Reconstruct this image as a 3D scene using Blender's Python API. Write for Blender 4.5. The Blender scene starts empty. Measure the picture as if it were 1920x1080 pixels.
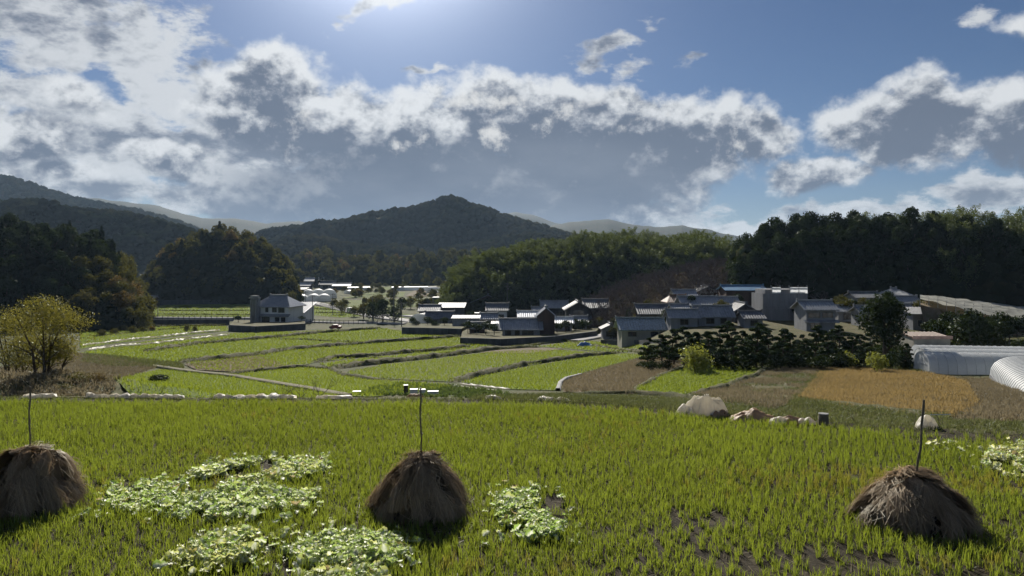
import bpy, bmesh, math, random
import numpy as np
from mathutils import Vector, Matrix
R = math.radians
sc = bpy.context.scene
COL = sc.collection
F = 1387.0            # focal length in pixels of the 1920 wide photograph
HZ = 500.0            # row of the eye level

# ------------------------------------------------------------------ camera
cam_d = bpy.data.cameras.new('camera')
cam_d.sensor_width = 36.0
cam_d.lens = 36.0 * F / 1920.0
cam_d.shift_y = -(540.0 - HZ) / 1920.0
cam_d.clip_start = 0.1
cam_d.clip_end = 20000
cam = bpy.data.objects.new('camera', cam_d)
cam.location = (0, 0, 0)
cam.rotation_euler = (R(90), 0, 0)
COL.objects.link(cam)
sc.camera = cam

# ------------------------------------------------------------------ exposure
sc.view_settings.view_transform = 'Standard'
sc.view_settings.look = 'None'
sc.view_settings.exposure = 0.50
sc.view_settings.gamma = 1.0
sc.view_settings.use_curve_mapping = False
sc.render.engine = 'CYCLES'
sc.cycles.max_bounces = 6
sc.cycles.diffuse_bounces = 3
sc.cycles.glossy_bounces = 2
sc.cycles.transmission_bounces = 4
sc.cycles.volume_bounces = 0
sc.cycles.use_denoising = True
sc.cycles.denoiser = 'OPENIMAGEDENOISE'
sc.cycles.sample_clamp_indirect = 4.0

# ------------------------------------------------------------------ sun
SUN_EL, SUN_AZ = 30.0, -10.0       # azimuth measured from the view direction, left is negative
SUN_STRENGTH = 5.0
SKY_STRENGTH = 0.05
sv = Vector((math.sin(R(SUN_AZ)) * math.cos(R(SUN_EL)), math.cos(R(SUN_AZ)) * math.cos(R(SUN_EL)), math.sin(R(SUN_EL))))
sun_d = bpy.data.lights.new('sun', 'SUN')
sun_d.energy = SUN_STRENGTH
sun_d.angle = R(0.53)
sun_d.color = (1.0, 0.94, 0.84)
sun = bpy.data.objects.new('sun', sun_d)
sun.rotation_euler = (-sv).to_track_quat('-Z', 'Y').to_euler()
COL.objects.link(sun)

# ------------------------------------------------------------------ world: sky with clouds
world = bpy.data.worlds.new('World')
sc.world = world
world.use_nodes = True
wt = world.node_tree
wt.nodes.clear()


class S:
    """a node socket with operators"""
    nt = None

    def __init__(s, k): s.k = k

    def _m(s, op, o=None, c=None, clamp=False):
        n = S.nt.nodes.new('ShaderNodeMath'); n.operation = op; n.use_clamp = clamp
        for i, x in enumerate((s, o, c)):
            if x is None: continue
            if isinstance(x, S): S.nt.links.new(x.k, n.inputs[i])
            else: n.inputs[i].default_value = x
        return S(n.outputs[0])

    def __add__(s, o): return s._m('ADD', o)
    __radd__ = __add__
    def __mul__(s, o): return s._m('MULTIPLY', o)
    __rmul__ = __mul__
    def __sub__(s, o): return s._m('SUBTRACT', o)
    def __truediv__(s, o): return s._m('DIVIDE', o)
    def mx(s, o): return s._m('MAXIMUM', o)
    def mn(s, o): return s._m('MINIMUM', o)
    def pw(s, o): return s._m('POWER', o)
    def clamp(s): return s._m('ADD', 0.0, clamp=True)
    def inv(s): return S._const(1.0) - s
    @staticmethod
    def _const(v):
        n = S.nt.nodes.new('ShaderNodeValue'); n.outputs[0].default_value = v
        return S(n.outputs[0])
    def step(s, a, b, smooth=True):
        n = S.nt.nodes.new('ShaderNodeMapRange')
        n.interpolation_type = 'SMOOTHSTEP' if smooth else 'LINEAR'
        n.inputs['From Min'].default_value = a; n.inputs['From Max'].default_value = b
        S.nt.links.new(s.k, n.inputs['Value'])
        return S(n.outputs['Result'])


def vmath(op, a, b=None, c=None, scale=None):
    n = S.nt.nodes.new('ShaderNodeVectorMath'); n.operation = op
    for i, x in enumerate((a, b, c)):
        if x is None: continue
        if isinstance(x, S): S.nt.links.new(x.k, n.inputs[i])
        else: n.inputs[i].default_value = x
    if scale is not None: n.inputs['Scale'].default_value = scale
    return S(n.outputs['Value'] if op in ('LENGTH', 'DOT_PRODUCT') else n.outputs['Vector'])


def combine(x, y, z):
    n = S.nt.nodes.new('ShaderNodeCombineXYZ')
    for i, v in enumerate((x, y, z)):
        if isinstance(v, S): S.nt.links.new(v.k, n.inputs[i])
        else: n.inputs[i].default_value = v
    return S(n.outputs[0])


def noise(vec, scale, detail=2.0, rough=0.5, dist=0.0, lac=2.0, color=False):
    n = S.nt.nodes.new('ShaderNodeTexNoise')
    n.inputs['Scale'].default_value = scale; n.inputs['Detail'].default_value = detail
    n.inputs['Roughness'].default_value = rough; n.inputs['Distortion'].default_value = dist
    n.inputs['Lacunarity'].default_value = lac
    if vec is not None: S.nt.links.new(vec.k, n.inputs['Vector'])
    return S(n.outputs['Color' if color else 'Fac'])


def mixc(f, a, b, blend='MIX'):
    n = S.nt.nodes.new('ShaderNodeMix'); n.data_type = 'RGBA'; n.blend_type = blend
    for sock, v in ((n.inputs[0], f), (n.inputs[6], a), (n.inputs[7], b)):
        if isinstance(v, S): S.nt.links.new(v.k, sock)
        elif isinstance(v, (int, float)): sock.default_value = v
        else: sock.default_value = tuple(v) + (1,) * (4 - len(v))
    return S(n.outputs[2])


S.nt = wt
tc = wt.nodes.new('ShaderNodeTexCoord')
DIR = S(tc.outputs['Generated'])
sep = wt.nodes.new('ShaderNodeSeparateXYZ'); wt.links.new(DIR.k, sep.inputs[0])
dx, dy, dz = S(sep.outputs[0]), S(sep.outputs[1]), S(sep.outputs[2])
AZ = dx._m('ARCTAN2', dy)
EL = dz._m('ARCSINE')
P0 = combine(AZ, EL, 0.0)
# directions are angles round the camera's place: azimuth and elevation in radians


def pxy(px, py):
    u, v = (px - 960) / F, (HZ - py) / F
    return math.atan(u), math.atan(v / math.sqrt(1 + u * u))


def blob(P, px, py, rx, ry, w, rot=0.0):
    """soft hump, w at its middle and zero at its rim, sizes in 1/1387 rad"""
    cx, cy = pxy(px, py)
    if rot:
        n = S.nt.nodes.new('ShaderNodeVectorRotate'); n.rotation_type = 'Z_AXIS'
        S.nt.links.new(P.k, n.inputs['Vector'])
        n.inputs['Center'].default_value = (cx, cy, 0); n.inputs['Angle'].default_value = R(rot)
        P = S(n.outputs[0])
    sx, sy = F / rx, F / ry
    q = vmath('MULTIPLY_ADD', P, (sx, sy, 0), (-cx * sx, -cy * sy, 0))
    return vmath('LENGTH', q)._m('MULTIPLY_ADD', -w, w)


def union(P, lst):
    r = None
    for b in lst:
        v = blob(P, *b)
        r = v if r is None else r.mx(v)
    return r


# warp of the angles so that no outline is an ellipse
WN = noise(DIR, 7.0, 3.0, 0.55, color=True)
WV = vmath('SUBTRACT', WN, (0.5, 0.5, 0.5))
WN2 = noise(DIR, 30.0, 2.0, 0.6, color=True)
WV2 = vmath('SUBTRACT', WN2, (0.5, 0.5, 0.5))
PW = vmath('ADD', P0, vmath('SCALE', WV, scale=0.10))
PW = vmath('ADD', PW, vmath('SCALE', WV2, scale=0.022))

BANK = [(170, 190, 85, 38, 0.62), (60, 248, 130, 46, 0.75), (330, 288, 120, 36, 0.75), (120, 312, 100, 30, 0.6), (380, 322, 120, 26, 0.5),   # px, py, rx, ry, weight, rot
    (500, 190, 150, 95, 1.0), (610, 230, 170, 85, 1.0), (760, 250, 220, 90, 1.1), (900, 235, 200, 88, 1.0),
    (1010, 230, 190, 92, 1.1), (1130, 250, 210, 82, 1.1), (1260, 262, 190, 78, 1.0), (1370, 255, 130, 75, 1.0),
    (1440, 235, 60, 45, 0.6, 30), (800, 350, 420, 110, 1.3), (1080, 350, 300, 80, 1.1), (560, 370, 260, 80, 0.9),
    (1330, 300, 120, 50, 0.7), (820, 415, 460, 62, 1.2), (1120, 400, 220, 45, .8)]
RIGHT = [(1620, 225, 95, 58, 0.9), (1720, 225, 170, 85, 1.1), (1860, 235, 190, 88, 1.1), (1990, 230, 170, 95, 1.0),
         (1680, 280, 110, 22, 0.5), (1530, 333, 100, 36, 0.75), (1910, 60, 36, 26, 0.4), (2200, 190, 160, 70, .8)]
# the same kind of broken cumulus goes on round the sky, outside the part in view
GEN = noise(vmath('MULTIPLY', DIR, (1, 1, 1.8)), 2.2, 3.0, 0.5)
SIDE = AZ._m('ABSOLUTE').step(0.66, 0.86).mx(EL.step(0.40, 0.5))
GENB = (GEN - 0.56) * 3.2


def cumulus(P, off, det=7.0):
    v = vmath('ADD', DIR, off) if off else DIR
    pw = vmath('ADD', P, (off[0], off[2], 0)) if off else P
    base = union(pw, BANK + RIGHT)
    base = base.mx(GENB * SIDE - (SIDE.inv() * 3.0))
    vs = vmath('MULTIPLY', v, (1, 1, 1.25))
    n1 = noise(vs, 16.0, det, 0.62)
    return base + (n1 - 0.52) * 1.3, n1


D0, n_a = cumulus(PW, None)
D1, n_b = cumulus(PW, (-0.003, 0.0, 0.014), 5.0)
D2, n_c = cumulus(PW, (-0.006, 0.0, 0.036), 3.0)
A_B = D0.step(-0.02, 0.34)
occ = (D1 * 0.45 + D2 * 0.55)
puff = noise(vmath('MULTIPLY', DIR, (1, 1, 1.5)), 30.0, 4.0, 0.6)
puff2 = noise(vmath('MULTIPLY', DIR, (1, 1, 1.5)), 9.0, 4.0, 0.55)
relief = (n_a - n_b) * 1.7
thick = (occ * 0.75 - relief + (puff - 0.5) * 0.55 + (puff2 - 0.5) * 0.8).step(-0.14, 0.50)
SUNDOT = vmath('DOT_PRODUCT', DIR, tuple(sv)).mx(0.0)
near_sun = SUNDOT.pw(110.0) * 2.2 + SUNDOT.pw(24.0) * 0.30

# streaky and mottled layer, mostly on the left
VEIL = [(60, 40, 330, 120, 1.0, 10), (230, 90, 190, 90, 0.9), (330, 170, 180, 90, 1.0), (180, 250, 330, 120, 1.2),
        (420, 260, 260, 110, 1.1), (60, 300, 300, 100, 1.0), (230, 360, 420, 60, 0.9), (560, 330, 180, 60, 0.5),
        (690, 20, 120, 34, 0.85, -18), (785, 142, 60, 9, 0.5), (1150, 108, 78, 28, 0.62, -8), (1210, 135, 60, 16, 0.5, -35),
        (1305, 118, 30, 18, 0.45), (1238, 42, 26, 18, 0.4), (1600, 408, 330, 26, 0.85), (1250, 405, 180, 34, 0.8),
        (1880, 378, 190, 34, 0.85), (1745, 325, 28, 14, 0.4), (1850, 35, 22, 12, 0.3), (1400, 418, 260, 30, 0.8),
        (-250, 200, 300, 260, 0.9), (2150, 380, 200, 50, 0.8)]
vv = union(PW, VEIL)
vn = noise(vmath('MULTIPLY', DIR, (1, 1, 2.1)), 15.0, 7.0, 0.66)
vn2 = noise(vmath('MULTIPLY', DIR, (1, 1, 3.2)), 5.0, 3.0, 0.6)
VD = vv + (vn - 0.53) * 2.2 + (vn2 - 0.5) * 1.3
A_A = VD.step(0.0, 0.42)
vthick = (VD + (noise(vmath('ADD', vmath('MULTIPLY', DIR, (1, 1, 1.9)), (0, 0, 0.03)), 11.0, 5.0, 0.62) - 0.56) * 6.0).step(-0.25, 1.1)

# small bright scraps in front of the bank
SCRAP = [(775, 258, 62, 20, 0.6, -14), (918, 258, 58, 30, 0.7, -8), (690, 280, 20, 8, 0.4), (1070, 225, 120, 22, 0.5, -16),
         (900, 200, 130, 26, 0.6), (1200, 245, 70, 16, 0.45, -15), (560, 225, 60, 36, 0.5, -20), (1390, 285, 50, 34, 0.5, 30)]
sd = union(PW, SCRAP) + (noise(DIR, 34.0, 5.0, 0.68) - 0.56) * 2.4
A_C = sd.step(0.0, 0.75)

sky = wt.nodes.new('ShaderNodeTexSky'); sky.sky_type = 'NISHITA'; sky.sun_disc = False
sky.sun_elevation = R(SUN_EL); sky.sun_rotation = R(SUN_AZ)
sky.altitude = 100; sky.air_density = 1.0; sky.dust_density = 0.25; sky.ozone_density = 3.5
SKY = vmath('SCALE', S(sky.outputs[0]), scale=SKY_STRENGTH)
SKY = vmath('MULTIPLY', SKY, (0.46, 0.52, 0.64))
glow = combine(near_sun, near_sun, near_sun)
SKY = vmath('ADD', SKY, vmath('MULTIPLY', glow, (0.40, 0.40, 0.39)))

WHITE = (0.62, 0.64, 0.66); GREY = (0.145, 0.18, 0.245); DEEP = (0.10, 0.125, 0.175)
cA = mixc(vthick, (0.45, 0.465, 0.48), (0.115, 0.135, 0.175))
cB = mixc(thick, (0.50, 0.515, 0.53), (0.090, 0.111, 0.154))
# the underside of the bank, rain haze, a smoother grey
under = union(P0, [(820, 355, 500, 115, 1.6), (1000, 342, 420, 98, 1.3), (560, 390, 260, 60, 1.0)]).step(0.0, 0.7)
soft = noise(vmath('MULTIPLY', DIR, (1, 1, 2.6)), 4.5, 4.0, 0.55).step(0.35, 0.70)
cB = mixc(under * 0.75, cB, mixc(soft, (0.080, 0.101, 0.143), (0.135, 0.158, 0.200)))
cC = (0.52, 0.52, 0.51)
c = mixc(A_A * 0.93, SKY, cA)
c = mixc(A_B, c, cB)
c = mixc(A_C * 0.9, c, cC)
boost = near_sun * 0.7 + 1.0
c = vmath('MULTIPLY', c, combine(boost, boost, boost))
# below the horizon: the dull ground colour
bg = wt.nodes.new('ShaderNodeBackground'); bg.inputs['Strength'].default_value = 1.0
wt.links.new(c.k, bg.inputs['Color'])
world.cycles.sampling_method = 'MANUAL'; world.cycles.sample_map_resolution = 512
sc.cycles.adaptive_threshold = 0.03
wo = wt.nodes.new('ShaderNodeOutputWorld'); wt.links.new(bg.outputs[0], wo.inputs['Surface'])
# ------------------------------------------------------------------ helpers
rng = np.random.default_rng(7)
random.seed(7)


def put(o, parent=None):
    COL.objects.link(o)
    if parent is not None: o.parent = parent
    return o


def tag(o, label=None, cat=None, group=None, kind=None):
    if label: o['label'] = label
    if cat: o['category'] = cat
    if group: o['group'] = group
    if kind: o['kind'] = kind
    return o


def thing(name, label, cat, loc=(0, 0, 0), rz=0.0, group=None):
    o = bpy.data.objects.new(name, None)
    o.empty_display_size = 0.3
    o.location = loc; o.rotation_euler = (0, 0, rz)
    put(o)
    return tag(o, label, cat, group)


def mesh_np(name, V, Fc, mat=None, var=None, smooth=False, pvar=None, mats=None, midx=None):
    """V (n,3) array; Fc (m,k) array of one face size"""
    V = np.asarray(V, dtype=np.float32); Fc = np.asarray(Fc, dtype=np.int32)
    me = bpy.data.meshes.new(name)
    n, m, k = len(V), len(Fc), Fc.shape[1]
    me.vertices.add(n); me.vertices.foreach_set('co', V.ravel())
    me.loops.add(m * k); me.loops.foreach_set('vertex_index', Fc.ravel())
    me.polygons.add(m)
    me.polygons.foreach_set('loop_start', np.arange(0, m * k, k, dtype=np.int32))
    if smooth: me.polygons.foreach_set('use_smooth', np.ones(m, dtype=bool))
    if var is not None:
        a = me.attributes.new('var', 'FLOAT', 'FACE'); a.data.foreach_set('value', np.asarray(var, dtype=np.float32))
    if pvar is not None:
        a = me.attributes.new('pvar', 'FLOAT', 'POINT'); a.data.foreach_set('value', np.asarray(pvar, dtype=np.float32))
    if mats:
        for mm in mats: me.materials.append(mm)
        if midx is not None: me.polygons.foreach_set('material_index', np.asarray(midx, dtype=np.int32))
    elif mat: me.materials.append(mat)
    me.update(calc_edges=True)
    return me


class MB:
    """collects simple solids; build() links them as one mesh object"""

    def __init__(s): s.v = []; s.f = []; s.m = []; s.cur = 0

    def add(s, vs, fs):
        b = len(s.v); s.v += [tuple(v) for v in vs]; s.f += [tuple(i + b for i in f) for f in fs]; s.m += [s.cur] * len(fs)
        return s

    def box(s, x0, y0, z0, x1, y1, z1):
        return s.add([(x0, y0, z0), (x1, y0, z0), (x1, y1, z0), (x0, y1, z0), (x0, y0, z1), (x1, y0, z1), (x1, y1, z1), (x0, y1, z1)],
                     [(0, 3, 2, 1), (4, 5, 6, 7), (0, 1, 5, 4), (1, 2, 6, 5), (2, 3, 7, 6), (3, 0, 4, 7)])

    def tube(s, pts, rad, n=6, cap=True):
        pts = [Vector(p) for p in pts]
        rads = rad if isinstance(rad, (list, tuple)) else [rad] * len(pts)
        vs = []; fs = []
        up = Vector((0.01, 0.02, 1))
        for i, p in enumerate(pts):
            d = (pts[min(i + 1, len(pts) - 1)] - pts[max(i - 1, 0)]).normalized()
            a = d.cross(up if abs(d.z) < 0.95 else Vector((1, 0, 0))).normalized(); b = d.cross(a)
            for k in range(n):
                t = 2 * math.pi * k / n
                vs.append(p + (a * math.cos(t) + b * math.sin(t)) * rads[i])
        for i in range(len(pts) - 1):
            for k in range(n):
                k2 = (k + 1) % n
                fs.append((i * n + k, i * n + k2, (i + 1) * n + k2, (i + 1) * n + k))
        if cap:
            fs.append(tuple(range(n - 1, -1, -1))); fs.append(tuple((len(pts) - 1) * n + k for k in range(n)))
        return s.add(vs, fs)

    def mesh(s, name, mats, smooth=False):
        me = bpy.data.meshes.new(name); me.from_pydata(s.v, [], s.f)
        for m in (mats if isinstance(mats, (list, tuple)) else [mats]): me.materials.append(m)
        if any(s.m): me.polygons.foreach_set('material_index', s.m)
        if smooth: me.polygons.foreach_set('use_smooth', [True] * len(s.f))
        me.update(); return me

    def build(s, name, mats, parent=None, smooth=False):
        return put(bpy.data.objects.new(name, s.mesh(name, mats, smooth)), parent)


def obj(name, me, parent=None, loc=None, rot=None, scl=None):
    o = bpy.data.objects.new(name, me)
    if loc is not None: o.location = loc
    if rot is not None: o.rotation_euler = rot
    if scl is not None: o.scale = scl if isinstance(scl, (tuple, list)) else (scl, scl, scl)
    return put(o, parent)


def copy_tree(o, parent=None):
    c = o.copy(); COL.objects.link(c); c.parent = parent
    for ch in [q for q in o.children]: copy_tree(ch, c)
    return c


# value noise in 2-D for shapes
_PERM = np.random.default_rng(3).random((256, 256))


def vn2(x, y):
    x = np.asarray(x, dtype=float); y = np.asarray(y, dtype=float)
    xi = np.floor(x).astype(int); yi = np.floor(y).astype(int)
    fx = x - xi; fy = y - yi
    fx = fx * fx * (3 - 2 * fx); fy = fy * fy * (3 - 2 * fy)
    g = lambda a, b: _PERM[a & 255, b & 255]
    return (g(xi, yi) * (1 - fx) + g(xi + 1, yi) * fx) * (1 - fy) + (g(xi, yi + 1) * (1 - fx) + g(xi + 1, yi + 1) * fx) * fy


def fbm2(x, y, oct=4):
    r = 0; a = 0.5
    for i in range(oct):
        r = r + a * (vn2(x * 2 ** i + 17.3 * i, y * 2 ** i + 9.1 * i) - 0.5); a *= 0.55
    return r


def sstep(a, b, x):
    t = np.clip((np.asarray(x, dtype=float) - a) / (b - a), 0, 1)
    return t * t * (3 - 2 * t)


# ------------------------------------------------------------------ materials
MAT = {}


def newmat(name):
    m = bpy.data.materials.new(name); m.use_nodes = True; m.node_tree.nodes.clear()
    S.nt = m.node_tree
    MAT[name] = m
    return m


def attr(name):
    n = S.nt.nodes.new('ShaderNodeAttribute'); n.attribute_name = name
    return S(n.outputs['Fac'])


def objrand():
    n = S.nt.nodes.new('ShaderNodeObjectInfo'); return S(n.outputs['Random'])


def coords(kind='Object'):
    n = S.nt.nodes.new('ShaderNodeTexCoord'); return S(n.outputs[kind])


def out(sh):
    o = S.nt.nodes.new('ShaderNodeOutputMaterial'); S.nt.links.new(sh, o.inputs['Surface'])


def principled(col, rough=0.8, spec=0.3, bump=None, bump_d=0.02, metal=0.0, emit=None):
    n = S.nt.nodes.new('ShaderNodeBsdfPrincipled')
    for sock, v in ((n.inputs['Base Color'], col), (n.inputs['Roughness'], rough)):
        if isinstance(v, S): S.nt.links.new(v.k, sock)
        elif isinstance(v, (int, float)): sock.default_value = v
        else: sock.default_value = tuple(v) + (1,)
    n.inputs['Specular IOR Level'].default_value = spec
    n.inputs['Metallic'].default_value = metal
    if bump is not None:
        b = S.nt.nodes.new('ShaderNodeBump'); b.inputs['Distance'].default_value = bump_d
        b.inputs['Strength'].default_value = 1.0
        S.nt.links.new(bump.k, b.inputs['Height']); S.nt.links.new(b.outputs[0], n.inputs['Normal'])
    return n


def plain(name, col, rough=0.8, spec=0.3, var=0.25, scale=2.0, metal=0.0, bump=0.0, streak=False):
    """painted, plastered or wooden surface with uneven wear"""
    m = newmat(name)
    c = coords()
    if streak: c = vmath('MULTIPLY', c, (1, 1, 0.15))
    f = noise(c, scale, 5.0, 0.6)
    f2 = noise(c, scale * 9, 3.0, 0.6)
    lo = tuple(x * (1 - var) for x in col); hi = tuple(min(1, x * (1 + var)) for x in col)
    cc = mixc((f * 0.7 + f2 * 0.3).step(0.3, 0.7), lo, hi)
    p = principled(cc, rough, spec, f2 if bump else None, bump, metal)
    out(p.outputs[0]); return m


def leafmat(name, dark, light, trans=(0.2, 0.3, 0.03), tfac=0.4, rnd=0.5, gloss=0.06, odd=None, oddamt=0.0):
    """thin leaves: diffuse, light coming through, a little sheen; colour varies by face and by plant"""
    m = newmat(name)
    v = attr('var'); r = objrand()
    f = (v * (1 - rnd) + r * rnd)
    col = mixc(f, dark, light)
    tcol = mixc(f, tuple(x * 0.75 for x in trans), trans)
    if odd:
        k = (r * 7.31)._m('FRACT').step(1 - oddamt - 0.02, 1 - oddamt + 0.02)
        col = mixc(k, col, odd); tcol = mixc(k, tcol, tuple(min(1, x * 2.2) for x in odd))
    d = S.nt.nodes.new('ShaderNodeBsdfDiffuse'); t = S.nt.nodes.new('ShaderNodeBsdfTranslucent')
    S.nt.links.new(col.k, d.inputs[0]); S.nt.links.new(tcol.k, t.inputs[0])
    mx = S.nt.nodes.new('ShaderNodeMixShader'); mx.inputs[0].default_value = tfac
    S.nt.links.new(d.outputs[0], mx.inputs[1]); S.nt.links.new(t.outputs[0], mx.inputs[2])
    if gloss > 0:
        g = S.nt.nodes.new('ShaderNodeBsdfGlossy'); g.inputs['Roughness'].default_value = 0.45
        g.inputs[0].default_value = (0.8, 0.85, 0.8, 1)
        m2 = S.nt.nodes.new('ShaderNodeMixShader'); m2.inputs[0].default_value = gloss
        S.nt.links.new(mx.outputs[0], m2.inputs[1]); S.nt.links.new(g.outputs[0], m2.inputs[2]); mx = m2
    out(mx.outputs[0]); return m


def groundmat(name, cols, scale=0.3, rough=0.95, bump=0.05, fine=6.0, stretch=(1, 1, 1), spec=0.1):
    """three soil or grass tones broken up at two sizes"""
    m = newmat(name)
    c = vmath('MULTIPLY', coords(), stretch)
    a = noise(c, scale, 5.0, 0.6); b = noise(c, fine, 5.0, 0.65)
    col = mixc((a * 0.6 + b * 0.4).step(0.38, 0.62), cols[0], cols[1])
    col = mixc(noise(c, scale * 2.7, 4.0, 0.6).step(0.52, 0.68), col, cols[2])
    p = principled(col, rough, spec, b, bump)
    out(p.outputs[0]); return m


M_rice = leafmat('rice_leaf', (0.050, 0.092, 0.010), (0.125, 0.165, 0.018), (0.34, 0.41, 0.038), 0.45, 0.0, 0.05)
M_rice_old = leafmat('rice_leaf_yellow', (0.13, 0.14, 0.022), (0.20, 0.185, 0.03), (0.40, 0.38, 0.05), 0.42, 0.0, 0.04)
M_drygrass = leafmat('dry_grass', (0.13, 0.11, 0.06), (0.26, 0.215, 0.14), (0.30, 0.25, 0.15), 0.35, 0.0, 0.02)
M_weed = leafmat('weed_leaf', (0.055, 0.075, 0.020), (0.14, 0.14, 0.06), (0.20, 0.22, 0.07), 0.35, 0.0, 0.03)
M_soy = leafmat('golden_crop_leaf', (0.15, 0.11, 0.05), (0.34, 0.25, 0.10), (0.44, 0.32, 0.13), 0.40, 0.0, 0.02)
M_soil = groundmat('soil', ((0.040, 0.032, 0.022), (0.075, 0.060, 0.040), (0.05, 0.06, 0.022)), 0.6, bump=0.04, fine=9)
M_ground = groundmat('valley_grass_ground', ((0.055, 0.07, 0.022), (0.10, 0.095, 0.045), (0.095, 0.088, 0.048)), 0.12, bump=0.08, fine=3)
M_field = groundmat('field_green', ((0.085, 0.125, 0.014), (0.125, 0.165, 0.022), (0.11, 0.135, 0.024)), 0.10, bump=0.10, fine=4.0)
M_field2 = groundmat('field_dull_green', ((0.080, 0.110, 0.020), (0.11, 0.14, 0.028), (0.12, 0.12, 0.04)), 0.10, bump=0.10, fine=4.0)
M_brownfield = groundmat('field_dry_brown', ((0.11, 0.088, 0.052), (0.19, 0.145, 0.10), (0.10, 0.10, 0.045)), 0.25, bump=0.10, fine=3.0)
M_gold = groundmat('field_golden', ((0.16, 0.12, 0.05), (0.24, 0.18, 0.075), (0.13, 0.11, 0.055)), 0.3, bump=0.12, fine=2.5)
M_dike = groundmat('dike_grass', ((0.065, 0.070, 0.028), (0.12, 0.11, 0.06), (0.085, 0.085, 0.035)), 0.5, bump=0.08, fine=3.0)
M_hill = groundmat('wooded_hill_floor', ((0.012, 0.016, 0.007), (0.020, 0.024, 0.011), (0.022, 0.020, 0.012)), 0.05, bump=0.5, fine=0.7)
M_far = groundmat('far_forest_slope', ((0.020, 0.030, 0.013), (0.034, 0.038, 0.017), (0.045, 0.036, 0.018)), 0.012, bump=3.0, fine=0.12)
M_orch = groundmat('orchard_floor', ((0.026, 0.024, 0.016), (0.045, 0.037, 0.027), (0.035, 0.045, 0.018)), 0.08, bump=0.1, fine=2.0, spec=0.0)
M_rough = groundmat('rough_grass_ground', ((0.075, 0.080, 0.032), (0.12, 0.105, 0.055), (0.14, 0.11, 0.07)), 0.3, bump=0.1, fine=3.0)
M_road = plain('road_asphalt_pale', (0.28, 0.27, 0.26), 0.85, 0.2, 0.15, 0.5)
M_conc = plain('concrete_grey', (0.26, 0.26, 0.25), 0.85, 0.2, 0.2, 0.8, streak=True)
M_concdark = plain('retaining_wall_dark', (0.080, 0.083, 0.090), 0.9, 0.2, 0.35, 0.6, streak=True)
M_tileg = plain('roof_tile_silver_grey', (0.20, 0.21, 0.225), 0.33, 0.55, 0.3, 1.4)
M_tiled = plain('roof_tile_dark', (0.11, 0.117, 0.13), 0.58, 0.25, 0.3, 1.4)
M_tileb = plain('roof_tile_blue_glazed', (0.18, 0.23, 0.26), 0.24, 0.7, 0.5, 3.0)
M_tileglare = plain('roof_tile_glazed_sun_glare', (0.62, 0.62, 0.60), 0.24, 0.8, 0.35, 2.5)  # glazed tiles, the sun's glare on them put into the pale base colour
M_roofbrown = plain('roof_sheet_brown', (0.15, 0.085, 0.05), 0.6, 0.3, 0.35, 1.2)
M_roofblue = plain('roof_sheet_blue', (0.09, 0.20, 0.33), 0.5, 0.4, 0.2, 0.8)
M_tin = plain('roof_tin_pale', (0.30, 0.30, 0.29), 0.6, 0.3, 0.2, 1.0)
M_pink = plain('fascia_faded_pink', (0.45, 0.30, 0.24), 0.7, 0.3, 0.3, 2.0)
M_white = plain('plaster_white', (0.70, 0.70, 0.68), 0.8, 0.2, 0.12, 0.8, streak=True)
M_beige = plain('plaster_beige', (0.36, 0.34, 0.28), 0.85, 0.2, 0.15, 0.8, streak=True)
M_greywall = plain('wall_grey', (0.25, 0.255, 0.265), 0.8, 0.2, 0.2, 0.8, streak=True)
M_darkwall = plain('wall_charred_board', (0.055, 0.055, 0.060), 0.85, 0.2, 0.4, 1.5, streak=True)
M_brownwall = plain('wall_red_brown', (0.085, 0.055, 0.045), 0.8, 0.2, 0.3, 1.0, streak=True)
M_mesh = plain('scaffold_sheet_grey', (0.21, 0.215, 0.225), 0.75, 0.2, 0.18, 0.5, streak=True)
M_frame = plain('window_frame_dark', (0.05, 0.048, 0.045), 0.5, 0.4, 0.2, 3.0)
M_framew = plain('window_frame_silver', (0.42, 0.42, 0.42), 0.4, 0.5, 0.1, 3.0)
M_wood = plain('weathered_wood', (0.12, 0.085, 0.055), 0.85, 0.2, 0.35, 4.0, streak=True)
M_bark = plain('bark', (0.085, 0.068, 0.052), 0.95, 0.1, 0.4, 3.0, bump=0.02, streak=True)
M_pole = plain('bamboo_pole_grey', (0.17, 0.14, 0.10), 0.7, 0.3, 0.3, 5.0)
M_upole = plain('utility_pole_concrete', (0.12, 0.115, 0.11), 0.85, 0.2, 0.2, 2.0, streak=True)
M_black = plain('black_plastic', (0.012, 0.012, 0.014), 0.45, 0.4, 0.3, 4.0)
M_metal = plain('galvanised_steel', (0.32, 0.33, 0.34), 0.4, 0.5, 0.2, 3.0, metal=0.6)
M_hoop = plain('greenhouse_hoop', (0.40, 0.42, 0.43), 0.8, 0.1, 0.1, 3.0)
M_red = plain('paint_dark_red', (0.22, 0.03, 0.025), 0.3, 0.5, 0.1, 2.0)
M_vwhite = plain('paint_vehicle_white', (0.65, 0.66, 0.67), 0.3, 0.5, 0.05, 2.0)
M_bluetarp = plain('tarpaulin_blue', (0.05, 0.16, 0.42), 0.5, 0.4, 0.2, 2.0)
M_rubber = plain('tyre_rubber', (0.02, 0.02, 0.02), 0.8, 0.2, 0.2, 4.0)
m = newmat('window_glass'); p = principled((0.018, 0.022, 0.027), 0.08, 0.6); out(p.outputs[0]); M_glass = m


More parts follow.
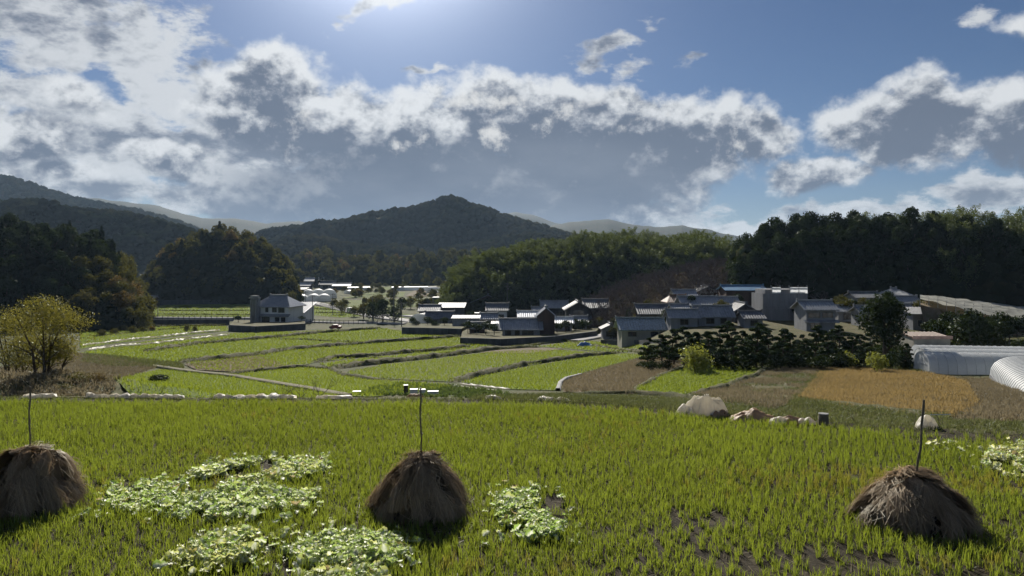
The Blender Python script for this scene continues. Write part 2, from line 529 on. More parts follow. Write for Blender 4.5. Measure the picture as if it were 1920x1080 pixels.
def sheetmat(name, col, tcol, tf=0.45, rough=0.35, gl=0.12, bump=0.0, sc_=3.0, var=0.12):
    """thin plastic film or cloth: light passes through it"""
    m = newmat(name)
    n0 = noise(coords(), sc_, 5.0, 0.6)
    c = mixc(n0.step(0.35, 0.65), tuple(x * (1 - var) for x in col), col)
    d = S.nt.nodes.new('ShaderNodeBsdfDiffuse'); t = S.nt.nodes.new('ShaderNodeBsdfTranslucent'); g = S.nt.nodes.new('ShaderNodeBsdfGlossy')
    S.nt.links.new(c.k, d.inputs[0]); t.inputs[0].default_value = tuple(tcol) + (1,); g.inputs[0].default_value = (0.9, 0.9, 0.9, 1)
    g.inputs['Roughness'].default_value = rough
    if bump:
        b = S.nt.nodes.new('ShaderNodeBump'); b.inputs['Distance'].default_value = bump
        S.nt.links.new(noise(coords(), sc_ * 5, 3.0, 0.5).k, b.inputs['Height'])
        for q in (d, g): S.nt.links.new(b.outputs[0], q.inputs['Normal'])
    m1 = S.nt.nodes.new('ShaderNodeMixShader'); m1.inputs[0].default_value = tf
    S.nt.links.new(d.outputs[0], m1.inputs[1]); S.nt.links.new(t.outputs[0], m1.inputs[2])
    m2 = S.nt.nodes.new('ShaderNodeMixShader'); m2.inputs[0].default_value = gl
    S.nt.links.new(m1.outputs[0], m2.inputs[1]); S.nt.links.new(g.outputs[0], m2.inputs[2])
    out(m2.outputs[0]); return m


M_film = sheetmat('greenhouse_film', (0.70, 0.72, 0.73), (0.75, 0.78, 0.8), 0.5, 0.4, 0.10)
M_vinyl = sheetmat('white_vinyl_sheet', (0.80, 0.77, 0.69), (0.90, 0.84, 0.70), 0.58, 0.5, 0.06, 0.01, 6.0, 0.25)
M_net = sheetmat('white_orchard_net', (0.56, 0.56, 0.50), (0.55, 0.55, 0.48), 0.45, 0.6, 0.03, 0.0, 0.6, 0.5)
M_tarpo = sheetmat('tarpaulin_orange_brown', (0.52, 0.34, 0.19), (0.5, 0.32, 0.17), 0.38, 0.5, 0.05, 0.02, 3.0, 0.35)
# ------------------------------------------------------------------ terrain (camera eye is z = 0, the near paddy lies 5 m below it)
_PK = np.array([(0, -4.2), (15, -4.4), (22, -4.95), (27, -5.8), (30, -6.35), (40, -7.8), (50, -9.0), (60, -10.3), (70, -11.3), (80, -12.1),
                (92, -12.9), (110, -14.0), (130, -15.2), (160, -16.8), (200, -18.2), (240, -19.4), (300, -19.3), (350, -18.5), (400, -17.4), (450, -16.9),
                (500, -16.3), (600, -16.0), (700, -15.6), (900, -15), (1500, -12), (6000, -10), (20000, -10)], dtype=float)
_PY = np.linspace(0, 20000, 40001)
_PZ = np.interp(_PY, _PK[:, 0], _PK[:, 1])
_k = np.ones(9) / 9
_PZs = np.convolve(np.pad(_PZ, 4, mode='edge'), _k, mode='valid')
EDGE = np.array([(-40, 28.4), (-1, 27.8), (3, 27.0), (6, 25.4), (10.7, 23.4), (15.2, 21.8), (25, 19.5), (60, 12)], dtype=float)


def yedge(X): return np.interp(X, EDGE[:, 0], EDGE[:, 1]) + 0.35 * (vn2(np.asarray(X) * 0.7, 3.3) - 0.5)


def zval(X, Y):
    """the valley floor without the near paddy"""
    X = np.asarray(X, dtype=float); Y = np.asarray(Y, dtype=float)
    z = np.interp(np.maximum(Y, 0), _PY, _PZs)
    px = 960 + F * X / np.maximum(Y, 20)
    w = sstep(1150, 1290, px) * sstep(100, 124, Y)
    plat = np.interp(Y, [100, 120, 150, 180, 220, 300, 600], [-12.8, -11.7, -11.0, -10.5, -10.0, -9.0, -8.0])
    z = z * (1 - w) + plat * w
    # a mound with dead vines left of the near fields
    d = ((X + 27.5) / 10.5) ** 2 + ((Y - 44) / 9.0) ** 2
    z = z + 1.9 * np.exp(-d * 1.6) * (1 + 0.5 * fbm2(X * 0.5, Y * 0.5, 3))
    return z


def zmap(X, Y):
    X = np.asarray(X, dtype=float); Y = np.asarray(Y, dtype=float)
    ye = yedge(X)
    zf = -5.0 + 0.03 * (vn2(X * 1.1, Y * 1.1) - 0.5)
    b = sstep(0.0, 2.2, Y - ye)
    zl = zval(X, np.maximum(Y, ye + 1.0))
    return zf * (1 - b) + zl * b + 0.10 * fbm2(X * 0.35, Y * 0.35, 3) * b


_RY = np.concatenate([np.arange(9, 36, 0.1), np.geomspace(36, 6000, 5000)])


def G(px, py, far=None):
    """where the sight line of a pixel meets the ground; far skips everything nearer than that"""
    if far is None: far = 30 if py < 800 else 8
    Y = _RY[_RY >= far]; X = (px - 960) / F * Y
    zr = -(py - HZ) / F * Y
    hit = np.nonzero(zr <= zmap(X, Y))[0]
    i = hit[0] if len(hit) else len(Y) - 1
    if i == 0: y = Y[0]
    else:
        a = (zr - zmap(X, Y))[i - 1:i + 1]; t = a[0] / (a[0] - a[1]) if a[0] != a[1] else 0
        y = Y[i - 1] + t * (Y[i] - Y[i - 1])
    x = (px - 960) / F * y
    return (x, y)


def gz(x, y): return float(zmap(x, y))


# ground sheet, one object, denser close by
rows = np.concatenate([[-400, -100, -30, -10, 0], np.arange(4, 18, 1.0), np.arange(18, 34, 0.4), np.arange(34, 130, 1.4), np.geomspace(130, 9000, 150)])
cols = np.linspace(-1, 1, 241)
cols = np.sign(cols) * (0.55 * np.abs(cols) + 0.45 * np.abs(cols) ** 3)
gx = []
for y in rows: gx.append(cols * (max(y, 0) * 1.35 + 45))
gx = np.array(gx); gy = np.repeat(rows[:, None], len(cols), 1)
gzv = zmap(gx, gy)
gzv[rows < 6] = -5.0
V = np.stack([gx, gy, gzv], -1).reshape(-1, 3)
nr, nc = gx.shape
ii = np.arange(nr - 1)[:, None] * nc + np.arange(nc - 1)[None, :]
Fq = np.stack([ii, ii + 1, ii + nc + 1, ii + nc], -1).reshape(-1, 4)
tag(obj('ground', mesh_np('ground', V, Fq, M_ground, smooth=True)), kind='structure')


# ------------------------------------------------------------------ sheets, dikes and tufts on the ground
def inpoly(P, poly):
    x, y = P[:, 0], P[:, 1]; poly = np.asarray(poly); n = len(poly); c = np.zeros(len(P), bool)
    j = n - 1
    for i in range(n):
        xi, yi = poly[i]; xj, yj = poly[j]
        c ^= ((yi > y) != (yj > y)) & (x < (xj - xi) * (y - yi) / (yj - yi + 1e-12) + xi)
        j = i
    return c


def wpoly(pts, far=None, n=5, closed=True):
    """outline read off the photograph in pixels, laid on the ground in metres"""
    o = []
    m = len(pts) if closed else len(pts) - 1
    for i in range(m):
        a, b = pts[i], pts[(i + 1) % len(pts)]
        for k in range(n):
            t = k / n; o.append(G(a[0] + (b[0] - a[0]) * t, a[1] + (b[1] - a[1]) * t, far))
    if not closed: o.append(G(*pts[-1], far))
    return np.array(o)


def sheet(name, poly, mat, dz=0.06, kind='structure', step=3.0):
    bm = bmesh.new()
    vs = [bm.verts.new((x, y, 0)) for x, y in poly]
    f = bm.faces.new(vs)
    bmesh.ops.triangulate(bm, faces=[f])
    x0, y0 = poly.min(0); x1, y1 = poly.max(0)
    sx = max(step, (x1 - x0) / 60); y = y0 + step
    while y < y1:
        bmesh.ops.bisect_plane(bm, geom=bm.verts[:] + bm.edges[:] + bm.faces[:], plane_co=(0, y, 0), plane_no=(0, 1, 0)); y += max(step, y * 0.02)
    x = x0 + sx
    while x < x1:
        bmesh.ops.bisect_plane(bm, geom=bm.verts[:] + bm.edges[:] + bm.faces[:], plane_co=(x, 0, 0), plane_no=(1, 0, 0)); x += sx
    co = np.array([v.co[:] for v in bm.verts])
    z = zmap(co[:, 0], co[:, 1]) + dz
    for v, q in zip(bm.verts, z): v.co.z = q
    bmesh.ops.recalc_face_normals(bm, faces=bm.faces[:])
    for f in bm.faces:
        if f.normal.z < 0: f.normal_flip()
        f.smooth = True
    me = bpy.data.meshes.new(name); bm.to_mesh(me); bm.free(); me.materials.append(mat)
    return tag(obj(name, me), kind=kind)


def tuft_mesh(P, z, h, w, nb, spread, r=rng, bend=0.3, var=None):
    """blades standing at points P: every blade a bent strip of three triangles"""
    n = len(P); N = n * nb
    bx = np.repeat(P[:, 0], nb) + r.normal(0, spread * 0.25, N); by = np.repeat(P[:, 1], nb) + r.normal(0, spread * 0.25, N)
    bz = np.repeat(z, nb) - 0.03
    hh = np.repeat(h, nb) * r.uniform(0.55, 1.1, N)
    a = r.uniform(0, 2 * np.pi, N); lean = r.uniform(0.05, 1, N) * spread
    lx, ly = np.cos(a) * lean, np.sin(a) * lean
    t = r.uniform(0, np.pi, N); wx, wy = np.cos(t) * w * 0.5, np.sin(t) * w * 0.5
    v0 = np.stack([bx - wx, by - wy, bz], -1); v1 = np.stack([bx + wx, by + wy, bz], -1)
    mx_, my_ = bx + lx * 0.35, by + ly * 0.35; mz = bz + hh * 0.6
    v2 = np.stack([mx_ - wx, my_ - wy, mz], -1); v3 = np.stack([mx_ + wx, my_ + wy, mz], -1)
    v4 = np.stack([bx + lx, by + ly, bz + hh * (1 - bend * lean / (spread + 1e-6) * 0.4)], -1)
    V = np.stack([v0, v1, v2, v3, v4], 1).reshape(-1, 3)
    b = np.arange(N)[:, None] * 5
    Fc = (b[:, :, None] + np.array([[0, 1, 2], [1, 3, 2], [2, 3, 4]])[None]).reshape(-1, 3)
    vv = np.clip(np.repeat(var if var is not None else r.random(n), nb) * 0.6 + r.random(N) * 0.4, 0, 1)
    return V, Fc, np.repeat(vv, 3)


def lattice(poly, sx, sy, ang, jit=0.25):
    poly = np.asarray(poly); c = poly.mean(0); rad = np.abs(poly - c).max() * 1.5
    u = np.arange(-rad, rad, sx); v = np.arange(-rad, rad, sy)
    U, W = np.meshgrid(u, v); U = U.ravel(); W = W.ravel()
    U = U + rng.normal(0, sx * jit, len(U)); W = W + rng.normal(0, sy * jit, len(W))
    ca, sa = math.cos(R(ang)), math.sin(R(ang))
    P = np.stack([c[0] + U * ca - W * sa, c[1] + U * sa + W * ca], -1)
    return P[inpoly(P, poly)]


class Tufts:
    """one joined mass of grass or crop per name"""

    def __init__(s): s.d = {}

    def add(s, key, V, Fc, var):
        s.d.setdefault(key, []).append((V, Fc, var))

    def flush(s, key, mat):
        L = s.d[key]; off = 0; Vs = []; Fs = []; vs = []
        for V, Fc, v in L: Vs.append(V); Fs.append(Fc + off); vs.append(v); off += len(V)
        return tag(obj(key, mesh_np(key, np.concatenate(Vs), np.concatenate(Fs), mat, var=np.concatenate(vs))), kind='stuff')


TU = Tufts()


def crop(key, poly, sx, sy, ang, h, w, nb, spread, jit=0.25, keep=1.0, patch=None):
    P = lattice(poly, sx, sy, ang, jit)
    if keep < 1: P = P[rng.random(len(P)) < keep]
    if patch is not None: P = P[fbm2(P[:, 0] * patch[0], P[:, 1] * patch[0], 3) > patch[1]]
    if not len(P): return
    var = np.clip(0.5 + 1.3 * fbm2(P[:, 0] * 0.12, P[:, 1] * 0.12, 4), 0, 1)
    hh = h * (1 + 0.5 * fbm2(P[:, 0] * 0.5, P[:, 1] * 0.5, 3))
    TU.add(key, *tuft_mesh(P, zmap(P[:, 0], P[:, 1]) + 0.05, hh, w, nb, spread, var=var))


def dike(px_pts, width=1.1, h=0.5, far=None, name='field_dike', mat=None, dz=0.0, grass=1.0):
    W = wpoly(px_pts, far, 4, closed=False)
    seg = np.linalg.norm(np.diff(W, axis=0), axis=1); s = np.concatenate([[0], np.cumsum(seg)])
    n = max(3, int(s[-1] / 1.0)); t = np.linspace(0, s[-1], n)
    C = np.stack([np.interp(t, s, W[:, 0]), np.interp(t, s, W[:, 1])], -1)
    D = np.gradient(C, axis=0); D /= np.linalg.norm(D, axis=1)[:, None] + 1e-9
    N = np.stack([-D[:, 1], D[:, 0]], -1)
    prof = [(-0.5, -0.15), (-0.26, 0.85), (0.0, 1.0), (0.26, 0.85), (0.5, -0.15)]
    V = []
    for k, (o, z) in enumerate(prof):
        ww = width * (1 + 0.35 * (vn2(t * 0.6 + k * 7, k) - 0.5)); hh = h * (1 + 0.9 * (vn2(t * 0.5 + k * 3, 5 + k) - 0.5)) * np.minimum(1, np.minimum(t, s[-1] - t) / 4.0 + 0.05)
        Q = C + N * (o * ww)[:, None]
        V.append(np.stack([Q[:, 0], Q[:, 1], zmap(Q[:, 0], Q[:, 1]) + z * hh + dz], -1))
    V = np.stack(V, 1).reshape(-1, 3); m = len(prof)
    ii = np.arange(n - 1)[:, None] * m + np.arange(m - 1)[None]
    Fq = np.stack([ii, ii + m, ii + m + 1, ii + 1], -1).reshape(-1, 4)
    o = tag(obj(name, mesh_np(name, V, Fq, mat or M_dike, smooth=True)), kind='structure')
    if grass > 0:
        k = int(s[-1] * width * 4.0 * grass)
        tt = rng.uniform(0, s[-1], k); Cx = np.interp(tt, s, W[:, 0]); Cy = np.interp(tt, s, W[:, 1])
        nx = np.interp(tt, t, N[:, 0]); ny = np.interp(tt, t, N[:, 1]); o_ = rng.uniform(-0.5, 0.5, k)
        P = np.stack([Cx + nx * o_ * width, Cy + ny * o_ * width], -1)
        z = zmap(P[:, 0], P[:, 1]) + h * (1 - np.abs(o_) * 1.6) * 0.8 + dz
        sc_ = np.clip(P[:, 1] / 110, 0.6, 2)
        TU.add('bank_weeds', *tuft_mesh(P, z, (0.12 + 0.20 * rng.random(k)) * sc_, 0.05 * float(np.mean(sc_)), 5, 0.24))
    return o


# ---- the lower fields
RF = 'rice_field'
def field(px_pts, mat, far=None, **k):
    w = wpoly(px_pts, far)
    return sheet(k.pop('name', RF), w, mat, **k), w


f1, w1 = field([(215, 712), (300, 694), (352, 699), (440, 709), (527, 725), (588, 734), (648, 746), (655, 752), (255, 752)], M_field, 34)
crop('stubble_regrowth', w1, 0.30, 0.42, -16, 0.30, 0.035, 4, 0.14)
f2, w2 = field([(360, 699), (440, 703), (527, 694), (568, 690), (618, 694), (640, 705), (690, 713), (742, 716), (830, 721), (850, 728), (790, 735), (700, 745),
                (652, 744), (588, 729), (527, 720), (440, 705)], M_field, 34)
crop('stubble_regrowth', w2, 0.30, 0.42, -16, 0.30, 0.035, 4, 0.14)
f3, w3 = field([(646, 700), (717, 685), (804, 676), (877, 666), (936, 660), (1050, 657), (1130, 663), (994, 685), (906, 703), (848, 717), (740, 712), (690, 709)], M_field2)
crop('stubble_regrowth', w3, 0.5, 0.5, -12, 0.32, 0.05, 4, 0.2)
f4, w4 = field([(866, 718), (906, 706), (994, 688), (1100, 671), (1172, 664), (1228, 668), (1180, 676), (1080, 704), (1052, 716), (1040, 733), (960, 731)], M_field)
crop('stubble_regrowth', w4, 0.22, 0.95, 28, 0.32, 0.045, 5, 0.15, 0.12)
f5, w5 = field([(1192, 730), (1240, 706), (1300, 686), (1360, 683), (1440, 691), (1404, 708), (1360, 724), (1300, 741), (1200, 736)], M_field)
crop('stubble_regrowth', w5, 0.22, 0.85, 62, 0.34, 0.045, 5, 0.15, 0.10)
f6, w6 = field([(350, 681), (440, 671), (560, 655), (657, 647), (760, 640), (852, 633), (1000, 640), (880, 653), (760, 663), (690, 669), (590, 680), (560, 688), (524, 691), (450, 699), (370, 694)], M_field2)
crop('stubble_regrowth', w6, 0.6, 0.6, -10, 0.36, 0.07, 4, 0.25)
f7, w7 = field([(600, 683), (690, 672), (819, 660), (886, 653), (930, 655), (870, 662), (804, 671), (717, 681), (622, 691)], M_field)
crop('stubble_regrowth', w7, 0.6, 0.6, -10, 0.34, 0.07, 4, 0.25)
f8, w8 = field([(150, 662), (275, 641), (430, 626), (560, 622), (640, 619), (715, 616), (790, 626), (852, 632), (760, 639), (657, 646), (560, 654), (440, 669), (350, 679), (300, 680), (205, 668)], M_field)
crop('stubble_regrowth', w8, 0.8, 0.8, -8, 0.40, 0.10, 4, 0.32)
f9, w9 = field([(150, 655), (150, 624), (262, 613), (345, 611), (425, 612), (430, 620), (300, 634), (200, 646)], M_field)
crop('stubble_regrowth', w9, 0.9, 0.9, -8, 0.40, 0.10, 4, 0.32)
f10, w10 = field([(1010, 650), (1090, 640), (1150, 642), (1240, 652), (1210, 660), (1130, 660)], M_field2)
crop('stubble_regrowth', w10, 0.8, 0.8, 0, 0.36, 0.10, 4, 0.3)
f11, w11 = field([(300, 596), (250, 590), (310, 572), (474, 570), (474, 595)], M_field)
crop('stubble_regrowth', w11, 1.2, 1.2, 0, 0.40, 0.14, 4, 0.4)
f12, w12 = field([(560, 589), (575, 574), (640, 578), (690, 592), (640, 596)], M_field)
crop('stubble_regrowth', w12, 1.2, 1.2, 0, 0.40, 0.14, 4, 0.4)
f13, w13 = field([(690, 590), (700, 582), (770, 590), (750, 598)], M_field)
field([(630, 574), (640, 564), (760, 560), (852, 562), (850, 570), (770, 576), (700, 583)], M_field2)
field([(640, 560), (690, 548), (760, 548), (756, 557)], M_field2, dz=0.15)
field([(700, 545), (720, 538), (840, 540), (845, 543), (780, 545)], M_field2, dz=0.2)
# brown and bare pieces
b1, wb1 = field([(345, 684), (480, 668), (515, 678), (535, 690), (450, 699), (368, 695)], M_brownfield, name='fallow_field', dz=0.12)
crop('dry_stalks', wb1, 0.7, 0.7, 0, 0.35, 0.06, 4, 0.35, 0.4)
b2, wb2 = field([(1055, 736), (1056, 718), (1090, 704), (1180, 678), (1232, 669), (1292, 678), (1240, 702), (1188, 728), (1190, 740)], M_brownfield, name='fallow_field')
crop('dry_stalks', wb2, 0.35, 0.35, 0, 0.42, 0.035, 5, 0.35, 0.4)
b3, wb3 = field([(1410, 712), (1450, 692), (1545, 690), (1498, 750), (1450, 770), (1320, 752), (1300, 744), (1370, 728)], M_rough, name='fallow_field')
crop('dry_stalks', wb3, 0.32, 0.32, 0, 0.45, 0.035, 5, 0.35, 0.4, patch=(0.25, -0.03))
b4, wb4 = field([(900, 662), (960, 652), (1060, 655), (990, 664)], M_brownfield, name='fallow_field', dz=0.12)
g1, wg1 = field([(1498, 751), (1545, 691), (1620, 693), (1740, 702), (1812, 719), (1834, 760), (1800, 782), (1740, 784), (1640, 770)], M_gold, name='golden_field')
crop('golden_crop', wg1, 0.26, 0.30, 12, 0.46, 0.035, 7, 0.26, 0.35, patch=(0.35, -0.17))
crop('dry_stalks', wg1, 0.5, 0.5, 0, 0.42, 0.035, 5, 0.3, 0.5, patch=(0.3, 0.02))
wg2 = wg1.mean(0) + (wg1 - wg1.mean(0)) * 1.07
crop('golden_crop', wg2, 0.5, 0.5, 12, 0.38, 0.03, 5, 0.26, 0.5, keep=0.6)
crop('rough_grass', wpoly([(1480, 756), (1530, 700), (1548, 690), (1556, 692), (1515, 752), (1640, 772), (1780, 786), (1780, 794), (1600, 780), (1480, 764)], 30), 0.25, 0.25, 0, 0.35, 0.03, 6, 0.3, 0.5)
b5, wb5 = field([(1815, 716), (1860, 712), (1980, 770), (1990, 800), (1850, 790), (1836, 758)], M_brownfield, name='fallow_field')
crop('dry_stalks', wb5, 0.28, 0.28, 0, 0.40, 0.03, 5, 0.3, 0.4)
b6, wb6 = field([(690, 534), (700, 518), (745, 519), (750, 534)], M_brownfield, name='fallow_field', dz=0.2)
b7, wb7 = field([(760, 556), (780, 543), (850, 543), (862, 556)], M_brownfield, name='fallow_field', dz=0.2)
# weeds over the rough ground on the right and behind the field edge
wr = wpoly([(880, 742), (1050, 740), (1190, 744), (1300, 750), (1450, 772), (1500, 755), (1640, 775), (1740, 790), (1850, 795), (1960, 800), (1960, 818), (1700, 806), (1500, 800), (1290, 775), (1100, 762), (900, 755)], 24)
crop('rough_grass', wr, 0.22, 0.22, 0, 0.24, 0.022, 5, 0.24, 0.5)
crop('rough_grass', wb3, 0.3, 0.3, 0, 0.28, 0.03, 5, 0.3, 0.5, keep=0.8, patch=(0.3, -0.02))
wr2 = wpoly([(1290, 690), (1445, 684), (1560, 676), (1735, 690), (1735, 700), (1545, 690), (1450, 690), (1360, 680)], 60)
crop('rough_grass', wr2, 0.35, 0.35, 0, 0.5, 0.05, 5, 0.35, 0.5)
wr3 = wpoly([(1735, 705), (1850, 712), (1990, 780), (1990, 818), (1850, 800), (1790, 790), (1830, 760), (1812, 718)], 30)
crop('dry_stalks', wr3, 0.35, 0.35, 0, 0.35, 0.035, 5, 0.3, 0.5)
wl = wpoly([(0, 690), (120, 660), (215, 672), (290, 690), (225, 712), (200, 752), (0, 752)], 33)
crop('mound_vines', wl, 0.30, 0.30, 0, 0.30, 0.05, 6, 0.45, 0.5)
wl2 = wpoly([(160, 664), (215, 668), (340, 682), (345, 692), (280, 690), (215, 690), (150, 680)], 60)
crop('rough_grass', wl2, 0.45, 0.45, 0, 0.4, 0.06, 5, 0.35, 0.5)

for pts, w_, h_ in [([(160, 621), (262, 614), (425, 610)], 1.5, 0.6), ([(175, 632), (262, 623), (375, 613)], 0.9, 0.3),
                    ([(272, 661), (315, 654), (370, 646), (490, 636), (590, 626), (665, 620), (715, 617)], 1.9, 0.75),
                    ([(337, 681), (440, 671), (480, 667), (540, 657), (600, 652), (657, 647), (760, 640), (860, 632)], 1.9, 0.75),
                    ([(515, 637), (560, 637), (607, 640), (673, 642)], 0.8, 0.35),
                    ([(593, 680), (623, 673), (688, 669), (760, 662), (819, 657), (886, 650)], 1.6, 0.65),
                    ([(688, 669), (720, 674), (760, 677)], 0.7, 0.3),
                    ([(400, 706), (440, 701), (527, 692), (568, 688), (621, 693), (638, 703), (682, 711), (735, 713)], 0.9, 0.40),
                    ([(621, 693), (640, 690), (717, 681), (804, 672), (877, 662), (936, 656), (1010, 651)], 1.8, 0.75),
                    ([(848, 717), (906, 702), (994, 683), (1100, 668), (1170, 661)], 1.3, 0.6),
                    ([(1190, 731), (1240, 704), (1300, 684)], 0.7, 0.30), ([(1290, 744), (1360, 726), (1410, 706), (1446, 690)], 0.9, 0.4),
                    ([(1060, 738), (1190, 739), (1290, 746), (1330, 748)], 0.8, 0.35), ([(1180, 676), (1232, 668)], 0.8, 0.3),
                    ([(960, 652), (1060, 640), (1150, 655), (1240, 664)], 0.9, 0.35),
                    ([(1500, 752), (1640, 771), (1740, 785), (1800, 784)], 1.0, 0.35),
                    ([(300, 577), (470, 577)], 1.4, 0.5), ([(300, 583), (470, 583)], 1.2, 0.4), ([(296, 590), (470, 591)], 1.2, 0.4),
                    ([(590, 587), (690, 588)], 1.0, 0.4), ([(580, 579), (640, 582)], 1.0, 0.4)]:
    dike(pts, w_ * 1.05, h_ * 0.9, grass=1.7)
TU.flush('stubble_regrowth', M_rice); TU.flush('dry_stalks', M_drygrass); TU.flush('golden_crop', M_soy)
TU.flush('rough_grass', M_weed); TU.flush('mound_vines', M_drygrass); TU.flush('bank_weeds', M_weed)


# ---- paths and roads
def ribbon(name, px_pts, w, mat, dz, far=None, n=6, kerb=0):
    W = wpoly(px_pts, far, n, closed=False)
    D = np.gradient(W, axis=0); D /= np.linalg.norm(D, axis=1)[:, None] + 1e-9
    N = np.stack([-D[:, 1], D[:, 0]], -1)
    ws = np.interp(np.linspace(0, 1, len(W)), np.linspace(0, 1, len(w)), w) if isinstance(w, (list, tuple)) else np.full(len(W), w)
    V = []
    for o in (-0.5, -0.17, 0.17, 0.5):
        Q = W + N * (o * ws)[:, None]
        V.append(np.stack([Q[:, 0], Q[:, 1], zmap(W[:, 0], W[:, 1]) + dz], -1))
    # skirts so that a raised road is a bank and not a sheet
    lo = [v.copy() for v in (V[0], V[-1])]
    for q, s_ in zip(lo, (-1, 1)):
        q[:, :2] += N * s_ * max(0.05, dz * 0.6); q[:, 2] -= dz + 0.6
    V = [lo[0]] + V + [lo[1]]
    V = np.stack(V, 1).reshape(-1, 3); m = 6
    ii = np.arange(len(W) - 1)[:, None] * m + np.arange(m - 1)[None]
    Fq = np.stack([ii, ii + 1, ii + m + 1, ii + m], -1).reshape(-1, 4)
    return tag(obj(name, mesh_np(name, V, Fq, mat)), kind='structure')


M_path = groundmat('path_dry_earth', ((0.15, 0.14, 0.09), (0.22, 0.20, 0.14), (0.12, 0.13, 0.06)), 0.5, bump=0.03, fine=5)
ribbon('path', [(285, 687), (350, 697), (440, 707), (527, 722), (586, 732), (648, 744)], 0.9, M_path, 0.22, 34)
ribbon('path', [(1046, 733), (1050, 720), (1062, 711), (1090, 704)], 0.35, M_conc, 0.25, 34)
ribbon('road', [(568, 563), (600, 571), (650, 583), (700, 594), (770, 603), (830, 612)], [5, 6, 6.5, 7], M_road, 0.35, 100)
ribbon('road', [(700, 591), (760, 593), (830, 597)], 5, M_road, 0.33, 100)
ribbon('road', [(180, 599), (290, 600), (430, 601), (475, 601)], 4.5, M_road, 1.1, 100)
ribbon('road', [(570, 604), (640, 606), (700, 606), (760, 608)], 3.5, M_road, 0.4, 100)
ribbon('road', [(1080, 640), (1125, 632), (1160, 622)], 3.5, M_road, 0.3, 100)
# ------------------------------------------------------------------ hills
class Hill:
    """a ridge whose crest is seen along sil at distance D; it runs down to the valley in front and behind"""

    def __init__(s, name, sil, D, front, back, tree=0.0, mat=None, step=6, shape=1.0, rough=0.08, foot=None, nv=28, end=60):
        s.sil = np.array(sil, float); s.tree = tree
        a, b = s.sil[0, 0], s.sil[-1, 0]; s.u0, s.u1 = a, b
        s.front, s.back, s.shape, s.rough = front, back, shape, rough
        s.Dk = D if isinstance(D, (list, tuple)) else [D, D]
        s.foot = foot; s.end = end
        us = np.arange(a, b + step, step)
        vs = np.concatenate([np.linspace(0, 1, nv), 1 + np.linspace(0, 1, nv // 2)[1:]])
        U, W = np.meshgrid(us, vs)
        X, Y, Z = s.at(U, W)
        V = np.stack([X, Y, Z], -1).reshape(-1, 3); nr, nc = U.shape
        ii = np.arange(nr - 1)[:, None] * nc + np.arange(nc - 1)[None]
        Fq = np.stack([ii, ii + 1, ii + nc + 1, ii + nc], -1).reshape(-1, 4)
        s.o = tag(obj(name, mesh_np(name, V, Fq, mat or M_hill, smooth=True)), kind='structure')

    def at(s, U, W):
        U = np.asarray(U, float); W = np.asarray(W, float)
        D = np.interp(U, np.linspace(s.u0, s.u1, len(s.Dk)), s.Dk)
        py = np.interp(U, s.sil[:, 0], s.sil[:, 1]) + (7.0 if s.front < 100 else 4.0) * fbm2(U / 26.0 + D, 2.2, 4)
        zt = (HZ - py) / F * D - s.tree
        Y = np.where(W <= 1, D - s.front * (1 - W), D + s.back * (W - 1))
        X = (U - 960) / F * Y
        zg = zval(X, np.clip(Y, 30, 15000)) - 1.0
        r = np.where(W <= 1, np.sin(np.clip(W, 0, 1) * np.pi / 2) ** s.shape, np.cos(np.clip(W - 1, 0, 1) * np.pi / 2))
        L = max(s.front, 1.0)
        n = fbm2(X / L * 3.1 + 5, Y / L * 3.1, 4) * s.rough * 2
        k = np.clip(1 - np.abs(W - 1), 0, 1)
        h = np.maximum(zt - zg, 0)
        Z = zg + h * np.clip(r + n * np.sin(np.clip(r, 0, 1) * np.pi) * 1.0, 0, 1.15)
        return X, Y, Z

    def pts(s, n, v0=0.02, v1=1.08, r=rng, spacing=None, u=None):
        a, b = u if u else (s.u0, s.u1)
        U = r.uniform(a, b, n); W = r.uniform(v0, v1, n)
        X, Y, Z = s.at(U, W)
        P = np.stack([X, Y, Z], -1)
        if spacing:
            keep = []; cell = {}
            for i in range(n):
                k = (int(P[i, 0] // spacing), int(P[i, 1] // spacing)); ok = True
                for dx_ in (-1, 0, 1):
                    for dy_ in (-1, 0, 1):
                        for j in cell.get((k[0] + dx_, k[1] + dy_), ()):
                            if (P[i, 0] - P[j, 0]) ** 2 + (P[i, 1] - P[j, 1]) ** 2 < spacing ** 2: ok = False; break
                if ok: cell.setdefault(k, []).append(i); keep.append(i)
            P = P[keep]; U = U[keep]; W = W[keep]
        return P, U, W


# far blue ridges
Hill('mountain', [(-200, 380), (150, 372), (200, 376), (300, 388), (345, 402), (380, 410), (440, 411), (500, 420), (560, 416), (590, 425), (700, 440), (800, 450)], 3300, 900, 900, mat=M_far, rough=0.05, step=5)
Hill('mountain', [(880, 430), (940, 404), (965, 399), (1000, 403), (1040, 418), (1100, 430), (1180, 440)], 4200, 900, 900, mat=M_far, rough=0.05, step=5)
Hill('mountain', [(960, 440), (1030, 425), (1070, 417), (1110, 414), (1140, 412), (1180, 421), (1230, 428), (1280, 424), (1330, 432), (1390, 445), (1500, 452), (1700, 450), (2100, 440)], 3000, 800, 800, mat=M_far, rough=0.05, step=5)
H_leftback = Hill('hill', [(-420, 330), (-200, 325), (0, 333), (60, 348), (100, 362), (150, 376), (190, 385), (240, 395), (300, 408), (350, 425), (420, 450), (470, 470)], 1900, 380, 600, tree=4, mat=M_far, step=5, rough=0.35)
H_leftmid = Hill('hill', [(-420, 380), (-200, 370), (0, 380), (60, 376), (130, 392), (190, 396), (240, 402), (300, 415), (350, 430), (370, 440), (430, 470), (480, 490)], 900, 190, 300, tree=5, mat=M_far, step=6, rough=0.5)
